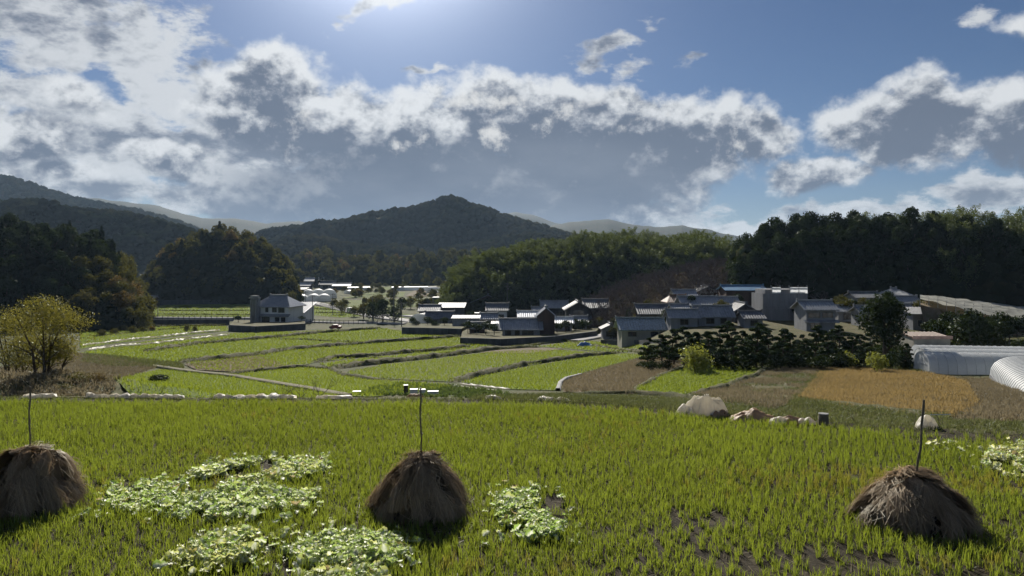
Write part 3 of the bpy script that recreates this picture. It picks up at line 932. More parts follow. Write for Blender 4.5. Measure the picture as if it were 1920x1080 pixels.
H_centre = Hill('hill', [(430, 470), (490, 440), (540, 432), (590, 425), (640, 416), (690, 404), (725, 398), (760, 397), (795, 387), (838, 382), (875, 386), (915, 394), (960, 410),
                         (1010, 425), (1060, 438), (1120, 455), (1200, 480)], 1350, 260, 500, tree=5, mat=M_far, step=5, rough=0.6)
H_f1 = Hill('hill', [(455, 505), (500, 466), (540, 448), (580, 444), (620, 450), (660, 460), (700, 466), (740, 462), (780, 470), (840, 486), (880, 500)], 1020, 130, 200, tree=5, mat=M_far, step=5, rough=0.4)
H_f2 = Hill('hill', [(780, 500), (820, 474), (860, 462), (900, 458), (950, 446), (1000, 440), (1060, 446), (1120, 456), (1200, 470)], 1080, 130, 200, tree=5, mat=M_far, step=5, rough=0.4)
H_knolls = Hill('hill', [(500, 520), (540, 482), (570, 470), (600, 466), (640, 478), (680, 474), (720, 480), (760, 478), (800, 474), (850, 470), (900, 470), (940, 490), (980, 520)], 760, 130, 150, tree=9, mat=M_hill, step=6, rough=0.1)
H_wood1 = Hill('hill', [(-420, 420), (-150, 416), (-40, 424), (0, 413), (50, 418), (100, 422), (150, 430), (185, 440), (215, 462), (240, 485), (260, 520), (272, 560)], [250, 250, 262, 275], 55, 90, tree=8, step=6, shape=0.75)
H_wood2 = Hill('hill', [(250, 550), (270, 512), (290, 486), (320, 458), (350, 438), (385, 426), (405, 421), (440, 428), (490, 440), (520, 460), (545, 492), (556, 540)], 420, 60, 100, tree=9, step=6, shape=0.75)
H_bamboo = Hill('hill', [(828, 550), (842, 512), (860, 485), (900, 468), (950, 456), (1010, 447), (1070, 437), (1140, 429), (1200, 428), (1260, 430), (1320, 432), (1370, 446), (1440, 490)], [330, 320, 300], 46, 90, tree=9.5, step=6, shape=0.7)
H_orchard = Hill('hill', [(1085, 570), (1130, 544), (1190, 518), (1260, 500), (1330, 490), (1420, 486), (1500, 490), (1560, 510)], [262, 255, 245], 52, 30, tree=3.0, mat=M_orch, step=6, rough=0.03)
H_right = Hill('hill', [(1372, 490), (1386, 452), (1402, 426), (1440, 408), (1500, 400), (1560, 402), (1620, 397), (1700, 391), (1800, 388), (1870, 394), (1920, 394), (2050, 390), (2300, 380)], [232, 225, 210, 205], 26, 80, tree=8.5, step=6, shape=0.6)
# ------------------------------------------------------------------ plants
M_leafdark = leafmat('leaf_evergreen', (0.011, 0.020, 0.008), (0.030, 0.044, 0.014), (0.05, 0.075, 0.015), 0.20, 0.45, 0.015)
M_leafmix = leafmat('leaf_mixed_autumn', (0.020, 0.030, 0.010), (0.070, 0.070, 0.018), (0.16, 0.15, 0.025), 0.30, 0.6, 0.015, odd=(0.10, 0.070, 0.022), oddamt=0.10)
M_cedar = leafmat('leaf_cedar', (0.009, 0.017, 0.008), (0.020, 0.030, 0.011), (0.03, 0.045, 0.012), 0.15, 0.45, 0.01)
M_bamboo = leafmat('leaf_bamboo', (0.022, 0.040, 0.011), (0.080, 0.105, 0.028), (0.18, 0.22, 0.045), 0.28, 0.5, 0.03)
M_yellow = leafmat('leaf_yellowing', (0.045, 0.060, 0.014), (0.14, 0.125, 0.024), (0.29, 0.26, 0.04), 0.42, 0.15, 0.04)
M_pine = leafmat('needles_garden_pine', (0.014, 0.028, 0.012), (0.040, 0.060, 0.022), (0.06, 0.09, 0.025), 0.22, 0.4, 0.015)
M_bush = leafmat('leaf_bright_bush', (0.07, 0.10, 0.018), (0.16, 0.18, 0.025), (0.34, 0.36, 0.05), 0.40, 0.3, 0.05)
M_twig = plain('twig_bare_brown', (0.13, 0.105, 0.095), 0.95, 0.1, 0.3, 2.0)


def quads_at(P, N, size, r, aspect=0.6, jitter=0.7):
    """one leaf spray per point, facing roughly along N"""
    n = len(P)
    N = N + r.normal(0, jitter, (n, 3)); N /= np.linalg.norm(N, axis=1)[:, None] + 1e-9
    a = np.cross(N, r.normal(0, 1, (n, 3))); a /= np.linalg.norm(a, axis=1)[:, None] + 1e-9
    b = np.cross(N, a)
    s = (np.asarray(size) * r.uniform(0.6, 1.3, n))[:, None]
    a = a * s; b = b * s * aspect
    fold = N * s * 0.18
    V = np.stack([P - a, P - b * 0.9 + fold, P + a, P + b * 0.9 + fold], 1).reshape(-1, 3)
    return V, np.arange(n * 4).reshape(-1, 4)


def lobes_crown(seed, h0, h1, rad, nl, n, size, flat=0.75, aspect=0.6, shell=0.55, droop=0.0):
    r = np.random.default_rng(seed)
    L = []
    for i in range(nl):
        t = r.random(); z = h0 + (h1 - h0) * (0.15 + 0.7 * t); rr = rad * math.sqrt(max(0.05, 1 - (2 * t - 0.85) ** 2)) * r.uniform(0.25, 0.75)
        a = r.uniform(0, 6.283)
        L.append((math.cos(a) * rr, math.sin(a) * rr, z, rad * r.uniform(0.34, 0.58)))
    L.append((0, 0, h1 - rad * 0.5, rad * 0.5)); L.append((0, 0, (h0 + h1) / 2, rad * 0.7))
    L = np.array(L)
    k = r.choice(len(L), n, p=L[:, 3] ** 2 / (L[:, 3] ** 2).sum())
    d = r.normal(0, 1, (n, 3)); d /= np.linalg.norm(d, axis=1)[:, None]
    q = r.uniform(shell, 1.08, n) ** 0.7
    P = L[k, :3] + d * (L[k, 3] * q)[:, None] * np.array([1, 1, flat])
    P[:, 2] -= droop * r.random(n)
    V, Fq = quads_at(P, d, size, r, aspect)
    cl = r.random(len(L))
    var = np.clip(cl[k] * 0.55 + r.random(n) * 0.45, 0, 1)
    return V, Fq, var


def tree_proto(kind, seed, name, mat, H, rad, n, size, **k):
    """returns crown mesh and trunk mesh of a tree H metres high, base at the origin"""
    r = np.random.default_rng(seed)
    if kind == 'broad':
        V, Fq, var = lobes_crown(seed, H * 0.22, H, rad, k.get('nl', 9), n, size, k.get('flat', 0.8))
    elif kind == 'cedar':
        t = r.random(n) ** 0.75; z = H * (0.12 + 0.88 * (1 - t)) ; rr = rad * t ** 0.8 * r.uniform(0.45, 1.1, n) * (1 + 0.25 * np.sin(z * 4))
        a = r.uniform(0, 6.283, n)
        P = np.stack([np.cos(a) * rr, np.sin(a) * rr, z - 0.25 * rr], -1)
        d = np.stack([np.cos(a), np.sin(a), np.full(n, 0.5)], -1)
        V, Fq = quads_at(P, d, size, r, 0.45, 0.5); var = r.random(n)
    elif kind == 'bamboo':
        nc = 9; Ps = []; ds = []; vs = []
        for c in range(nc):
            a = r.uniform(0, 6.283); b = r.uniform(0, rad * 0.55); la = r.uniform(0, 6.283); ll = rad * r.uniform(0.5, 1.2); hh = H * r.uniform(0.72, 1.0)
            m = n // nc; t = r.uniform(0.25, 1.0, m)
            ax = math.cos(a) * b + math.cos(la) * ll * t ** 2.5; ay = math.sin(a) * b + math.sin(la) * ll * t ** 2.5
            az = hh * (t - 0.13 * t ** 5)
            w = 0.85 * (1.15 - t) + 0.28
            off = r.normal(0, 1, (m, 3)) * w[:, None] * np.array([0.75, 0.75, 0.5])
            Ps.append(np.stack([ax, ay, az], -1) + off); o2 = off.copy(); o2[:, 2] += 0.5; ds.append(o2); vs.append(np.full(m, r.random()) * 0.6 + r.random(m) * 0.4)
        P = np.concatenate(Ps); d = np.concatenate(ds); var = np.concatenate(vs)
        V, Fq = quads_at(P, d, size, r, 0.35, 0.5)
    crown = mesh_np('crown', V, Fq, mat, var=var)
    mb = MB()
    tr = k.get('tr', 0.035 * H)
    if kind == 'bamboo':
        for c in range(5):
            a = r.uniform(0, 6.283); b = r.uniform(0, rad * 0.5)
            mb.tube([(math.cos(a) * b, math.sin(a) * b, -1), (math.cos(a) * b * 1.1, math.sin(a) * b * 1.1, H * 0.6)], 0.05, 4)
    else:
        lean = r.normal(0, 0.15, 2)
        mb.tube([(0, 0, -1.0), (lean[0], lean[1], H * 0.3), (lean[0] * 2, lean[1] * 2, H * (0.92 if kind == 'cedar' else 0.72))], [tr, tr * 0.75, tr * 0.2], 6)
        if kind == 'broad':
            for b in range(5):
                a = r.uniform(0, 6.283); z0 = H * r.uniform(0.2, 0.45)
                mb.tube([(lean[0], lean[1], z0), (math.cos(a) * rad * 0.4, math.sin(a) * rad * 0.4, z0 + H * 0.2), (math.cos(a) * rad * 0.7, math.sin(a) * rad * 0.7, z0 + H * 0.32)], [tr * 0.5, tr * 0.35, tr * 0.1], 4)
    return crown, mb.mesh('trunk', M_bark)


def plant_tree(proto, name, label, group, loc, scale=1.0, cat='tree', rz=None, parts=True, zs=1.0):
    crown, trunk = proto
    if parts:
        t = thing(name, label, cat, loc, rz if rz is not None else random.uniform(0, 6.28), group)
        t.scale = (scale, scale, scale * zs)
        obj('crown', crown, t); obj('trunk', trunk, t)
    else:
        t = obj(name, crown, None, loc, (0, 0, random.uniform(0, 6.28)), (scale, scale, scale * zs)); tag(t, label, cat, group)
    return t


P_dark = [tree_proto('broad', 11 + i, 'd', M_leafdark, 9, 3.6, 1100, 0.36, nl=10) for i in range(3)]
P_mix = [tree_proto('broad', 31 + i, 'm', M_leafmix, 8.5, 3.8, 1100, 0.34, nl=11) for i in range(4)]
P_ced = [tree_proto('cedar', 51 + i, 'c', M_cedar, 10, 2.3, 900, 0.40) for i in range(2)]
P_bam = [tree_proto('bamboo', 61 + i, 'b', M_bamboo, 10.5, 2.8, 1300, 0.30) for i in range(4)]
P_midm = [tree_proto('broad', 71 + i, 'm', M_leafmix, 8.5, 3.8, 420, 0.60, nl=9) for i in range(3)]
P_midc = [tree_proto('cedar', 75 + i, 'c', M_cedar, 10, 2.4, 360, 0.62) for i in range(2)]


def where(u, w, marks, hi='on the crest', mid='on the middle', lo='at the foot'):
    m = [b for a, b in marks if u <= a]
    return (hi if w > 0.86 else (mid if w > 0.4 else lo)) + ' ' + (m[0] if m else marks[-1][1])


def forest(hill, n, spacing, choose, name, label_of, group, v0=0.05, v1=1.06, scale=(0.8, 1.2), u=None, parts=True, cap=298, cat='tree', stuff=None):
    """the trees one can tell apart; whatever is past the cap goes into one mass"""
    P, U, W = hill.pts(n, v0, v1, spacing=spacing, u=u)
    # those that show largest first: crest and front rows before hidden ones
    order = np.argsort(P[:, 1] - 60 * (np.abs(W - 0.98) < 0.12))
    for k, i in enumerate(order[:cap]):
        s = random.uniform(*scale)
        pr, nm, lb, gp = choose(U[i], W[i])
        plant_tree(random.choice(pr), nm, lb, gp, (float(P[i, 0]), float(P[i, 1]), float(P[i, 2]) - 0.6 * s), s, cat, parts=parts, zs=random.uniform(0.9, 1.12))
    return P[order[cap:]]


def ch_wood1(u, w):
    e = w > 0.9 or u > 190
    if u > 225 or (u > 150 and w < 0.45 and random.random() < 0.6): return (P_mix, 'broadleaf_tree', 'yellow green rounded tree ' + where(u, w, [(205, 'of the left wood, above the mound'), (240, 'of the left wood, near its right end'), (999, 'of the left wood, outermost right')]), 'yellow green trees at the end of the left wood')
    if random.random() < 0.38: return (P_ced, 'cedar_tree', 'dark pointed cedar ' + where(u, w, [(20, 'of the left wood at the picture edge'), (60, 'of the left wood above the taller mound tree'), (110, 'of the left wood above the yellowing tree'), (160, 'of the middle of the left wood'), (999, 'of the right part of the left wood')]), 'cedars in the left wood')
    return (P_dark, 'evergreen_tree', 'dark rounded evergreen ' + where(u, w, [(20, 'of the left wood at the picture edge'), (60, 'of the left wood above the taller mound tree'), (110, 'of the left wood above the yellowing tree'), (160, 'of the middle of the left wood'), (999, 'of the right part of the left wood')]), 'evergreens in the left wood')


forest(H_wood1, 2400, 4.0, ch_wood1, '', None, None, 0.02, 1.06, (0.75, 1.15), u=(-60, 275))


W2 = [(320, 'of the rounded wood, above the utility poles'), (380, 'of the rounded wood, left of its summit'), (430, 'of the rounded wood, under its summit'), (480, 'of the rounded wood, left of the white house'), (999, 'of the rounded wood, above the white house')]
def ch_wood2(u, w):
    if w > 0.80 or u > 455: return (P_midm, 'broadleaf_tree', 'autumn tinted tree ' + where(u, w, W2), 'autumn tinted trees on the rounded wood')
    return (P_midc if random.random() < 0.3 else P_midm, 'broadleaf_tree' , 'dark shaded tree ' + where(u, w, W2), 'dark trees on the rounded wood')


forest(H_wood2, 2200, 6.2, ch_wood2, '', None, None, 0.02, 1.04, (0.85, 1.25), parts=False)


def ch_bam(u, w): return (P_bam, 'bamboo_clump', 'feathery bamboo clump ' + where(u, w, WB), 'bamboo clumps of the central grove')


WB = [(870, 'of the central grove, its left end'), (930, 'of the central grove, above the brown gable'), (990, 'of the central grove, above the bright roof'), (1050, 'of the central grove, above the long roofed house'), (1110, 'of the central grove, above the dark boarded house'), (1170, 'of the central grove, left of the bare orchard'), (1240, 'of the central grove, above the bare orchard'), (1310, 'of the central grove, right of the lone broad tree'), (999999, 'of the central grove, its right end')]
forest(H_bamboo, 3600, 3.6, ch_bam, '', None, None, 0.02, 1.03, (0.8, 1.2), parts=False, cat='bamboo')


WR = [(1440, 'of the big hill, its left shoulder'), (1510, 'of the big hill, above the scaffold sheeting'), (1570, 'of the big hill, above the tiled two storey house'), (1630, 'of the big hill, above the carport shed'), (1690, 'of the big hill, above the garden tree'), (1750, 'of the big hill, above the pale rounded roof'), (1830, 'of the big hill, above the round evergreen'), (99999, 'of the big hill, above the netted slope')]
def ch_right(u, w):
    if u > 1760 and (w > 0.55 or random.random() < 0.3) or (u > 1620 and w > 0.9 and random.random() < 0.55): return (P_bam, 'bamboo_clump', 'pale bamboo clump ' + where(u, w, WR), 'bamboo clumps on the right hill')
    if random.random() < 0.08: return (P_ced, 'cedar_tree', 'dark pointed cedar ' + where(u, w, WR), 'cedars on the right hill')
    return (P_dark, 'evergreen_tree', 'dark rounded evergreen ' + where(u, w, WR), 'evergreens on the right hill')


forest(H_right, 3000, 3.7, ch_right, '', None, None, 0.02, 1.04, (0.75, 1.1), u=(1375, 1990))


def ch_kn(u, w): return ((P_midm + P_midc[:1]), 'distant_tree', 'hazy rounded tree ' + where(u, w, [(560, 'of the far knolls, behind the rounded wood'), (620, 'of the far knolls, above the white house roof'), (680, 'of the far knolls, above the long pale roof'), (740, 'of the far knolls, right of the long pale roof'), (800, 'of the far knolls, above the long greenhouse'), (840, 'of the far knolls, left of the bamboo grove'), (880, 'of the far knolls, over the left grove end'), (99999, 'of the far knolls, beside the bamboo grove')]), 'hazy trees on the far knolls')


forest(H_knolls, 1400, 9.5, ch_kn, '', None, None, 0.03, 1.03, (1.0, 1.7), parts=False, cap=190)

for i in range(80):
    px = random.uniform(625, 850); Y = random.uniform(320, 580); x = (px - 960) / F * Y
    plant_tree(random.choice(P_midm), 'distant_tree', ('nearer' if Y < 400 else ('middle' if Y < 480 else 'farther')) + ' small tree far down the valley, ' + ('below the small white tunnel' if px < 665 else 'below the long pale roof' if px < 705 else 'left of the long white greenhouse' if px < 740 else 'below the long greenhouse, left half' if px < 770 else 'below the long greenhouse, right half' if px < 805 else 'close to the bamboo grove'), 'small trees of the far valley floor', (x, Y, gz(x, Y) - 0.8), random.uniform(0.4, 0.8), parts=False, zs=0.8)
# small dark cedars before the knolls and scattered trees on the valley floor
for i in range(26):
    px = random.uniform(586, 684); Y = random.uniform(560, 620); x = (px - 960) / F * Y
    plant_tree(random.choice(P_midc), 'cedar_tree', 'small dark cedar in the row before the long pale roof far off', 'far cedars in the valley', (x, Y, gz(x, Y) - 0.5), random.uniform(0.75, 1.15), parts=False)
for px, py, Y, s, pr, lb in [(560, 470, 640, 1.7, P_midm, 'big hazy rounded tree standing left of the far cedars'), (590, 475, 650, 1.5, P_midm, 'second hazy rounded tree left of the far cedars'),
                             (700, 505, 620, 1.1, P_midm, 'round hazy tree right of the long pale roof'), (725, 498, 640, 1.3, P_midm, 'tall hazy tree among the far fields'),
                             (762, 500, 600, 1.2, P_midm, 'hazy tree behind the long white greenhouse'), (800, 505, 560, 1.2, P_midm, 'hazy tree behind the right end of the long greenhouse'),
                             (835, 520, 480, 0.9, P_midm, 'small tree at the left foot of the bamboo grove'), (822, 500, 520, 1.1, P_midm, 'hazy tree just left of the bamboo grove')]:
    x = (px - 960) / F * Y
    plant_tree(random.choice(pr), 'distant_tree', lb, 'hazy trees in the valley', (x, Y, gz(x, Y) - 0.5), s, parts=False)
for px, Y, s, pr, lb in [(700, 262, 0.85, P_dark, 'round dark tree between the road and the greenhouses'), (682, 272, 0.8, P_mix, 'olive green tree left of the dark trees beside the road'),
                         (718, 258, 0.95, P_dark, 'largest dark tree beside the road bend'), (740, 255, 0.72, P_dark, 'dark tree right of the road bend trees'), (664, 285, 0.55, P_mix, 'low olive bush at the left of the roadside trees'),
                         (706, 300, 1.0, P_mix, 'brownish tree behind the roadside trees'), (640, 300, 0.7, P_mix, 'brownish roadside tree by the white greenhouses'), (752, 300, 0.8, P_dark, 'dark tree behind the arched greenhouse'),
                         (770, 330, 0.7, P_mix, 'tree before the far long greenhouse'), (800, 330, 0.6, P_dark, 'dark tree under the far long greenhouse'), (820, 335, 0.6, P_mix, 'tree at the right end of the long greenhouse'),
                         (562, 330, 0.8, P_dark, 'dark tree behind the roof of the white house'), (548, 345, 0.9, P_mix, 'tree at the right foot of the rounded wood'),
                         (350, 205, 0.3, P_mix, 'small round bush on the far green field'), (365, 205, 0.28, P_mix, 'second small bush on the far green field')]:
    x = (px - 960) / F * Y
    plant_tree(random.choice(pr), 'roadside_tree', lb, None, (x, Y, gz(x, Y) - 0.4), s)
# bushes at the right foot of the left wood
for i, (px, Y, s, lb) in enumerate([(232, 214, 0.42, 'grey green bush left of the guard rail'), (250, 205, 0.45, 'pale bush at the left end of the guard rail'), (268, 210, 0.38, 'bush beside the first utility pole'),
                                    (215, 200, 0.4, 'dark bush at the foot of the left wood'), (285, 214, 0.36, 'bush between the two poles by the guard rail'), (190, 190, 0.42, 'low bush left of the pale bush'),
                                    (300, 250, 0.33, 'small far bush on the field corner')]):
    x = (px - 960) / F * Y
    plant_tree(P_mix[i % 4], 'bush', lb, None, (x, Y, gz(x, Y) - 0.8), s, cat='bush', zs=0.7)


# far slopes: crowns too far off to pick apart
M_farleaf = leafmat('far_crowns', (0.012, 0.020, 0.009), (0.042, 0.038, 0.016), (0.05, 0.05, 0.02), 0.1, 0.0, 0.0)
def blobs(name, hills, mat, seed):
    r = np.random.default_rng(seed)
    bm = bmesh.new(); bmesh.ops.create_icosphere(bm, subdivisions=1, radius=1.0)
    ico = np.array([v.co[:] for v in bm.verts]); fc = np.array([[v.index for v in f.verts] for f in bm.faces]); bm.free()
    Vs = []; Fs = []; vr = []; off = 0
    for hill, n, sz, v0 in hills:
        U = r.uniform(hill.u0, hill.u1, n); W = r.uniform(v0, 1.06, n)
        X, Y, Z = hill.at(U, W)
        s = sz * r.uniform(0.6, 1.35, n)
        jit = r.uniform(0.75, 1.25, (n, len(ico)))
        V = ico[None] * jit[:, :, None] * (s[:, None, None]) * np.array([1, 1, 0.9]) + np.stack([X, Y, Z + s * 0.5], -1)[:, None]
        # some conifers are pointed
        Vs.append(V.reshape(-1, 3)); Fs.append((fc[None] + (np.arange(n) * len(ico))[:, None, None]).reshape(-1, 3) + off); off += n * len(ico)
        vv = np.clip(0.5 + 1.6 * fbm2(X / 90, Y / 90, 3) + r.normal(0, 0.18, n), 0, 1)
        vr.append(np.repeat(vv, len(fc)))
    return tag(obj(name, mesh_np(name, np.concatenate(Vs), np.concatenate(Fs), mat, var=np.concatenate(vr))), kind='stuff')


blobs('undergrowth', [(H_knolls, 1500, 4.5, 0.0), (H_wood2, 1300, 3.2, 0.0), (H_bamboo, 2200, 2.6, 0.0), (H_right, 1800, 2.4, 0.0), (H_wood1, 1200, 2.6, 0.0)], M_farleaf, 6)
blobs('distant_woods', [(H_centre, 5200, 6.5, 0.05), (H_f1, 1800, 5.5, 0.05), (H_f2, 1800, 5.5, 0.05), (H_leftmid, 3000, 5.0, 0.25), (H_leftback, 2200, 8.0, 0.4)], M_farleaf, 5)


# bare orchard trees
def bare_mesh(seed, H=3.6, spread=2.6, lv=4, rad=0.09, first=4):
    r = random.Random(seed); mb = MB()

    def br(p, d, ln, rd, k):
        q = p + d * ln
        q2 = p + d * ln * 0.5 + Vector((r.uniform(-1, 1), r.uniform(-1, 1), r.uniform(-0.3, 0.6))) * ln * 0.08
        mb.tube([p, q2, q], [rd, rd * 0.8, rd * 0.6], 4 if k > 2 else 3, cap=False)
        if k <= 0: return
        for _ in range(r.choice((2, 3, 3))):
            nd = (d + Vector((r.uniform(-1, 1), r.uniform(-1, 1), r.uniform(-0.25, 0.7))) * 0.85).normalized()
            br(q if r.random() < 0.6 else q2, nd, ln * r.uniform(0.6, 0.85), rd * 0.55, k - 1)
    mb.tube([(0, 0, -0.4), (0, 0, H * 0.22)], [rad * 1.3, rad], 6, cap=False)
    for i in range(first):
        a = 6.283 * i / first + r.uniform(-0.4, 0.4)
        br(Vector((0, 0, H * 0.22)), Vector((math.cos(a), math.sin(a), r.uniform(0.5, 1.1))).normalized(), H * 0.3, rad * 0.75, lv)
    return mb


BARE = [bare_mesh(90 + i, 3.6, 2.6, 4, 0.17, 5).mesh('branches', M_twig) for i in range(4)]
P, U, W = H_orchard.pts(900, 0.04, 1.05, spacing=3.0)
order = np.argsort(P[:, 1])
for i in order[:290]:
    s = random.uniform(1.0, 1.5)
    o = obj('bare_fruit_tree', random.choice(BARE), None, (float(P[i, 0]), float(P[i, 1]), float(P[i, 2])), (0, 0, random.uniform(0, 6.28)), s)
    tag(o, 'leafless fruit tree ' + where(U[i], W[i], [(1180, 'of the orchard slope, its left end'), (1240, 'of the orchard slope, above the blue tiled barn'), (1300, 'of the orchard slope, above the brown roofed hut'), (1360, 'of the orchard slope, above the white gable'), (1430, 'of the orchard slope, above the blue sheet roof'), (9999, 'of the orchard slope, its right end')]), 'tree', 'leafless fruit trees on the slope')
PB, UB, WB_ = H_orchard.pts(9000, 0.0, 1.05)
V, Fc, vv = tuft_mesh(PB[:, :2], PB[:, 2], np.full(len(PB), 0.8), 0.16, 5, 0.7)
M_scrub = leafmat('orchard_scrub', (0.06, 0.055, 0.036), (0.15, 0.12, 0.095), (0.16, 0.13, 0.09), 0.3, 0.0, 0.0)
tag(obj('orchard_scrub', mesh_np('orchard_scrub', V, Fc, M_scrub, var=vv)), kind='stuff')
# a few bigger green ones among them
for px, v, s, pr, nm, lb in [(1150, 0.1, 0.42, P_mix, 'garden_tree', 'green tree at the left foot of the bare orchard'), (1180, 0.15, 0.42, P_dark, 'garden_tree', 'dark green shrub in the grass below the bare trees'),
                             (1215, 0.2, 0.40, P_mix, 'garden_tree', 'light green tree low on the orchard slope'), (1125, 0.12, 0.45, P_mix, 'garden_tree', 'pale green tree beside the dark two storey house'),
                             (1245, 1.0, 0.75, P_dark, 'garden_tree', 'broad dark tree on the crest between orchard and bamboo'), (1450, 0.35, 0.55, P_dark, 'garden_tree', 'dark tree above the sheeted building'),
                             (1480, 0.5, 0.6, P_dark, 'garden_tree', 'dark tree right above the scaffold'), (1500, 0.8, 0.75, P_mix, 'garden_tree', 'yellow green tree at the edge of the right hill'),
                             (1508, 0.15, 0.5, P_mix, 'garden_tree', 'yellowish tree just right of the scaffold')]:
    X, Y, Z = H_orchard.at(px, v)
    plant_tree(random.choice(pr), nm, lb, None, (float(X), float(Y), float(Z) - 0.4), s)
# ------------------------------------------------------------------ buildings
def corr_roof(L, D, rise, oh, zt, per=0.5, amp=0.09, thick=0.14, lines=True):
    """a gable roof with its ridge along x: rows of tiles run down both slopes. L, D outside sizes of the walls"""
    hx = L / 2 + oh; hy = D / 2 + oh
    k = rise / (D / 2)
    n = max(6, int(2 * hx / per * 4)) if lines else 2
    xs = np.linspace(-hx, hx, n + 1)
    mb = MB()
    zr = zt + rise + 0.05
    for s in (-1, 1):
        vs = []; fs = []
        for i, x in enumerate(xs):
            b = amp * (0.5 - 0.5 * math.cos(2 * math.pi * x / per)) if lines else 0.0
            vs += [(x, 0, zr + b), (x, s * hy, zr - k * hy + b), (x, s * hy, zr - k * hy - thick), (x, 0, zr - thick)]
        for i in range(len(xs) - 1):
            a = i * 4; c = a + 4
            for p, q in ((0, 1), (1, 2), (2, 3)):
                f = (a + p, a + q, c + q, c + p)
                fs.append(f if s < 0 else f[::-1])
        fs.append((0, 3, 2, 1) if s < 0 else (0, 1, 2, 3)); e = (len(xs) - 1) * 4
        fs.append((e, e + 1, e + 2, e + 3) if s < 0 else (e + 3, e + 2, e + 1, e))
        mb.add(vs, fs)
    return mb, zr, hx


def hip_roof(L, D, rise, oh, zt, inset):
    hx = L / 2 + oh; hy = D / 2 + oh; zb = zt - rise / (D / 2) * oh
    rx = hx - inset
    mb = MB()
    z2 = zt + rise
    vs = [(-hx, -hy, zb), (hx, -hy, zb), (hx, hy, zb), (-hx, hy, zb), (-rx, 0, z2), (rx, 0, z2)]
    vs += [(x, y, z - 0.16) for x, y, z in vs[:4]]
    mb.add(vs, [(0, 1, 5, 4), (1, 2, 5), (2, 3, 4, 5), (3, 0, 4), (9, 8, 7, 6), (0, 6, 7, 1), (1, 7, 8, 2), (2, 8, 9, 3), (3, 9, 6, 0)])
    # raised rows of tiles down the long slopes
    n = int(2 * hx / 0.45)
    for s in (-1, 1):
        for i in range(n):
            x = -hx + (i + 0.5) * 0.45
            t0 = max(0.0, (abs(x) - rx) / max(inset, 0.01)) if abs(x) > rx else 0.0
            y0 = s * hy * t0; y1 = s * hy
            z0 = z2 + (zb - z2) * t0
            if abs(y1 - y0) < 0.5: continue
            w = 0.09
            mb.add([(x - w, y0, z0 + 0.01), (x + w, y0, z0 + 0.01), (x + w, y1, zb + 0.01), (x - w, y1, zb + 0.01), (x, y0, z0 + 0.10), (x, y1, zb + 0.10)],
                   [(0, 3, 5, 4), (1, 4, 5, 2), (3, 2, 5)] if s < 0 else [(0, 4, 5, 3), (1, 2, 5, 4), (3, 5, 2)])
    return mb, z2, rx


def window(parent, x, y, z, w, h, face=-1, axis='y', frame=None, panes=2):
    """a window or sliding door set in a wall: frame with its panes behind it; face is the outward side"""
    fm = MB(); pm = MB(); t = 0.07; d = 0.05
    def bx(mb, a0, z0, a1, z1, o0, o1):
        if axis == 'y': mb.box(a0, min(y + face * o0, y + face * o1), z0, a1, max(y + face * o0, y + face * o1), z1)
        else: mb.box(min(x + face * o0, x + face * o1), a0, z0, max(x + face * o0, x + face * o1), a1, z1)
    c = x if axis == 'y' else y
    bx(fm, c - w / 2, z, c + w / 2, z + t, -0.03, d); bx(fm, c - w / 2, z + h - t, c + w / 2, z + h, -0.03, d)
    for k in range(panes + 1):
        a = c - w / 2 + (w - t) * k / panes
        bx(fm, a, z + t, a + t, z + h - t, -0.03, d)
    f = fm.build('window', frame or M_frame, parent)
    for k in range(panes):
        a = c - w / 2 + (w - t) * k / panes
        q = MB(); bx(q, a + t, z + t, a + (w - t) / panes, z + h - t, -0.02, 0.015)
        q.build('pane', M_glass, f)
    return f


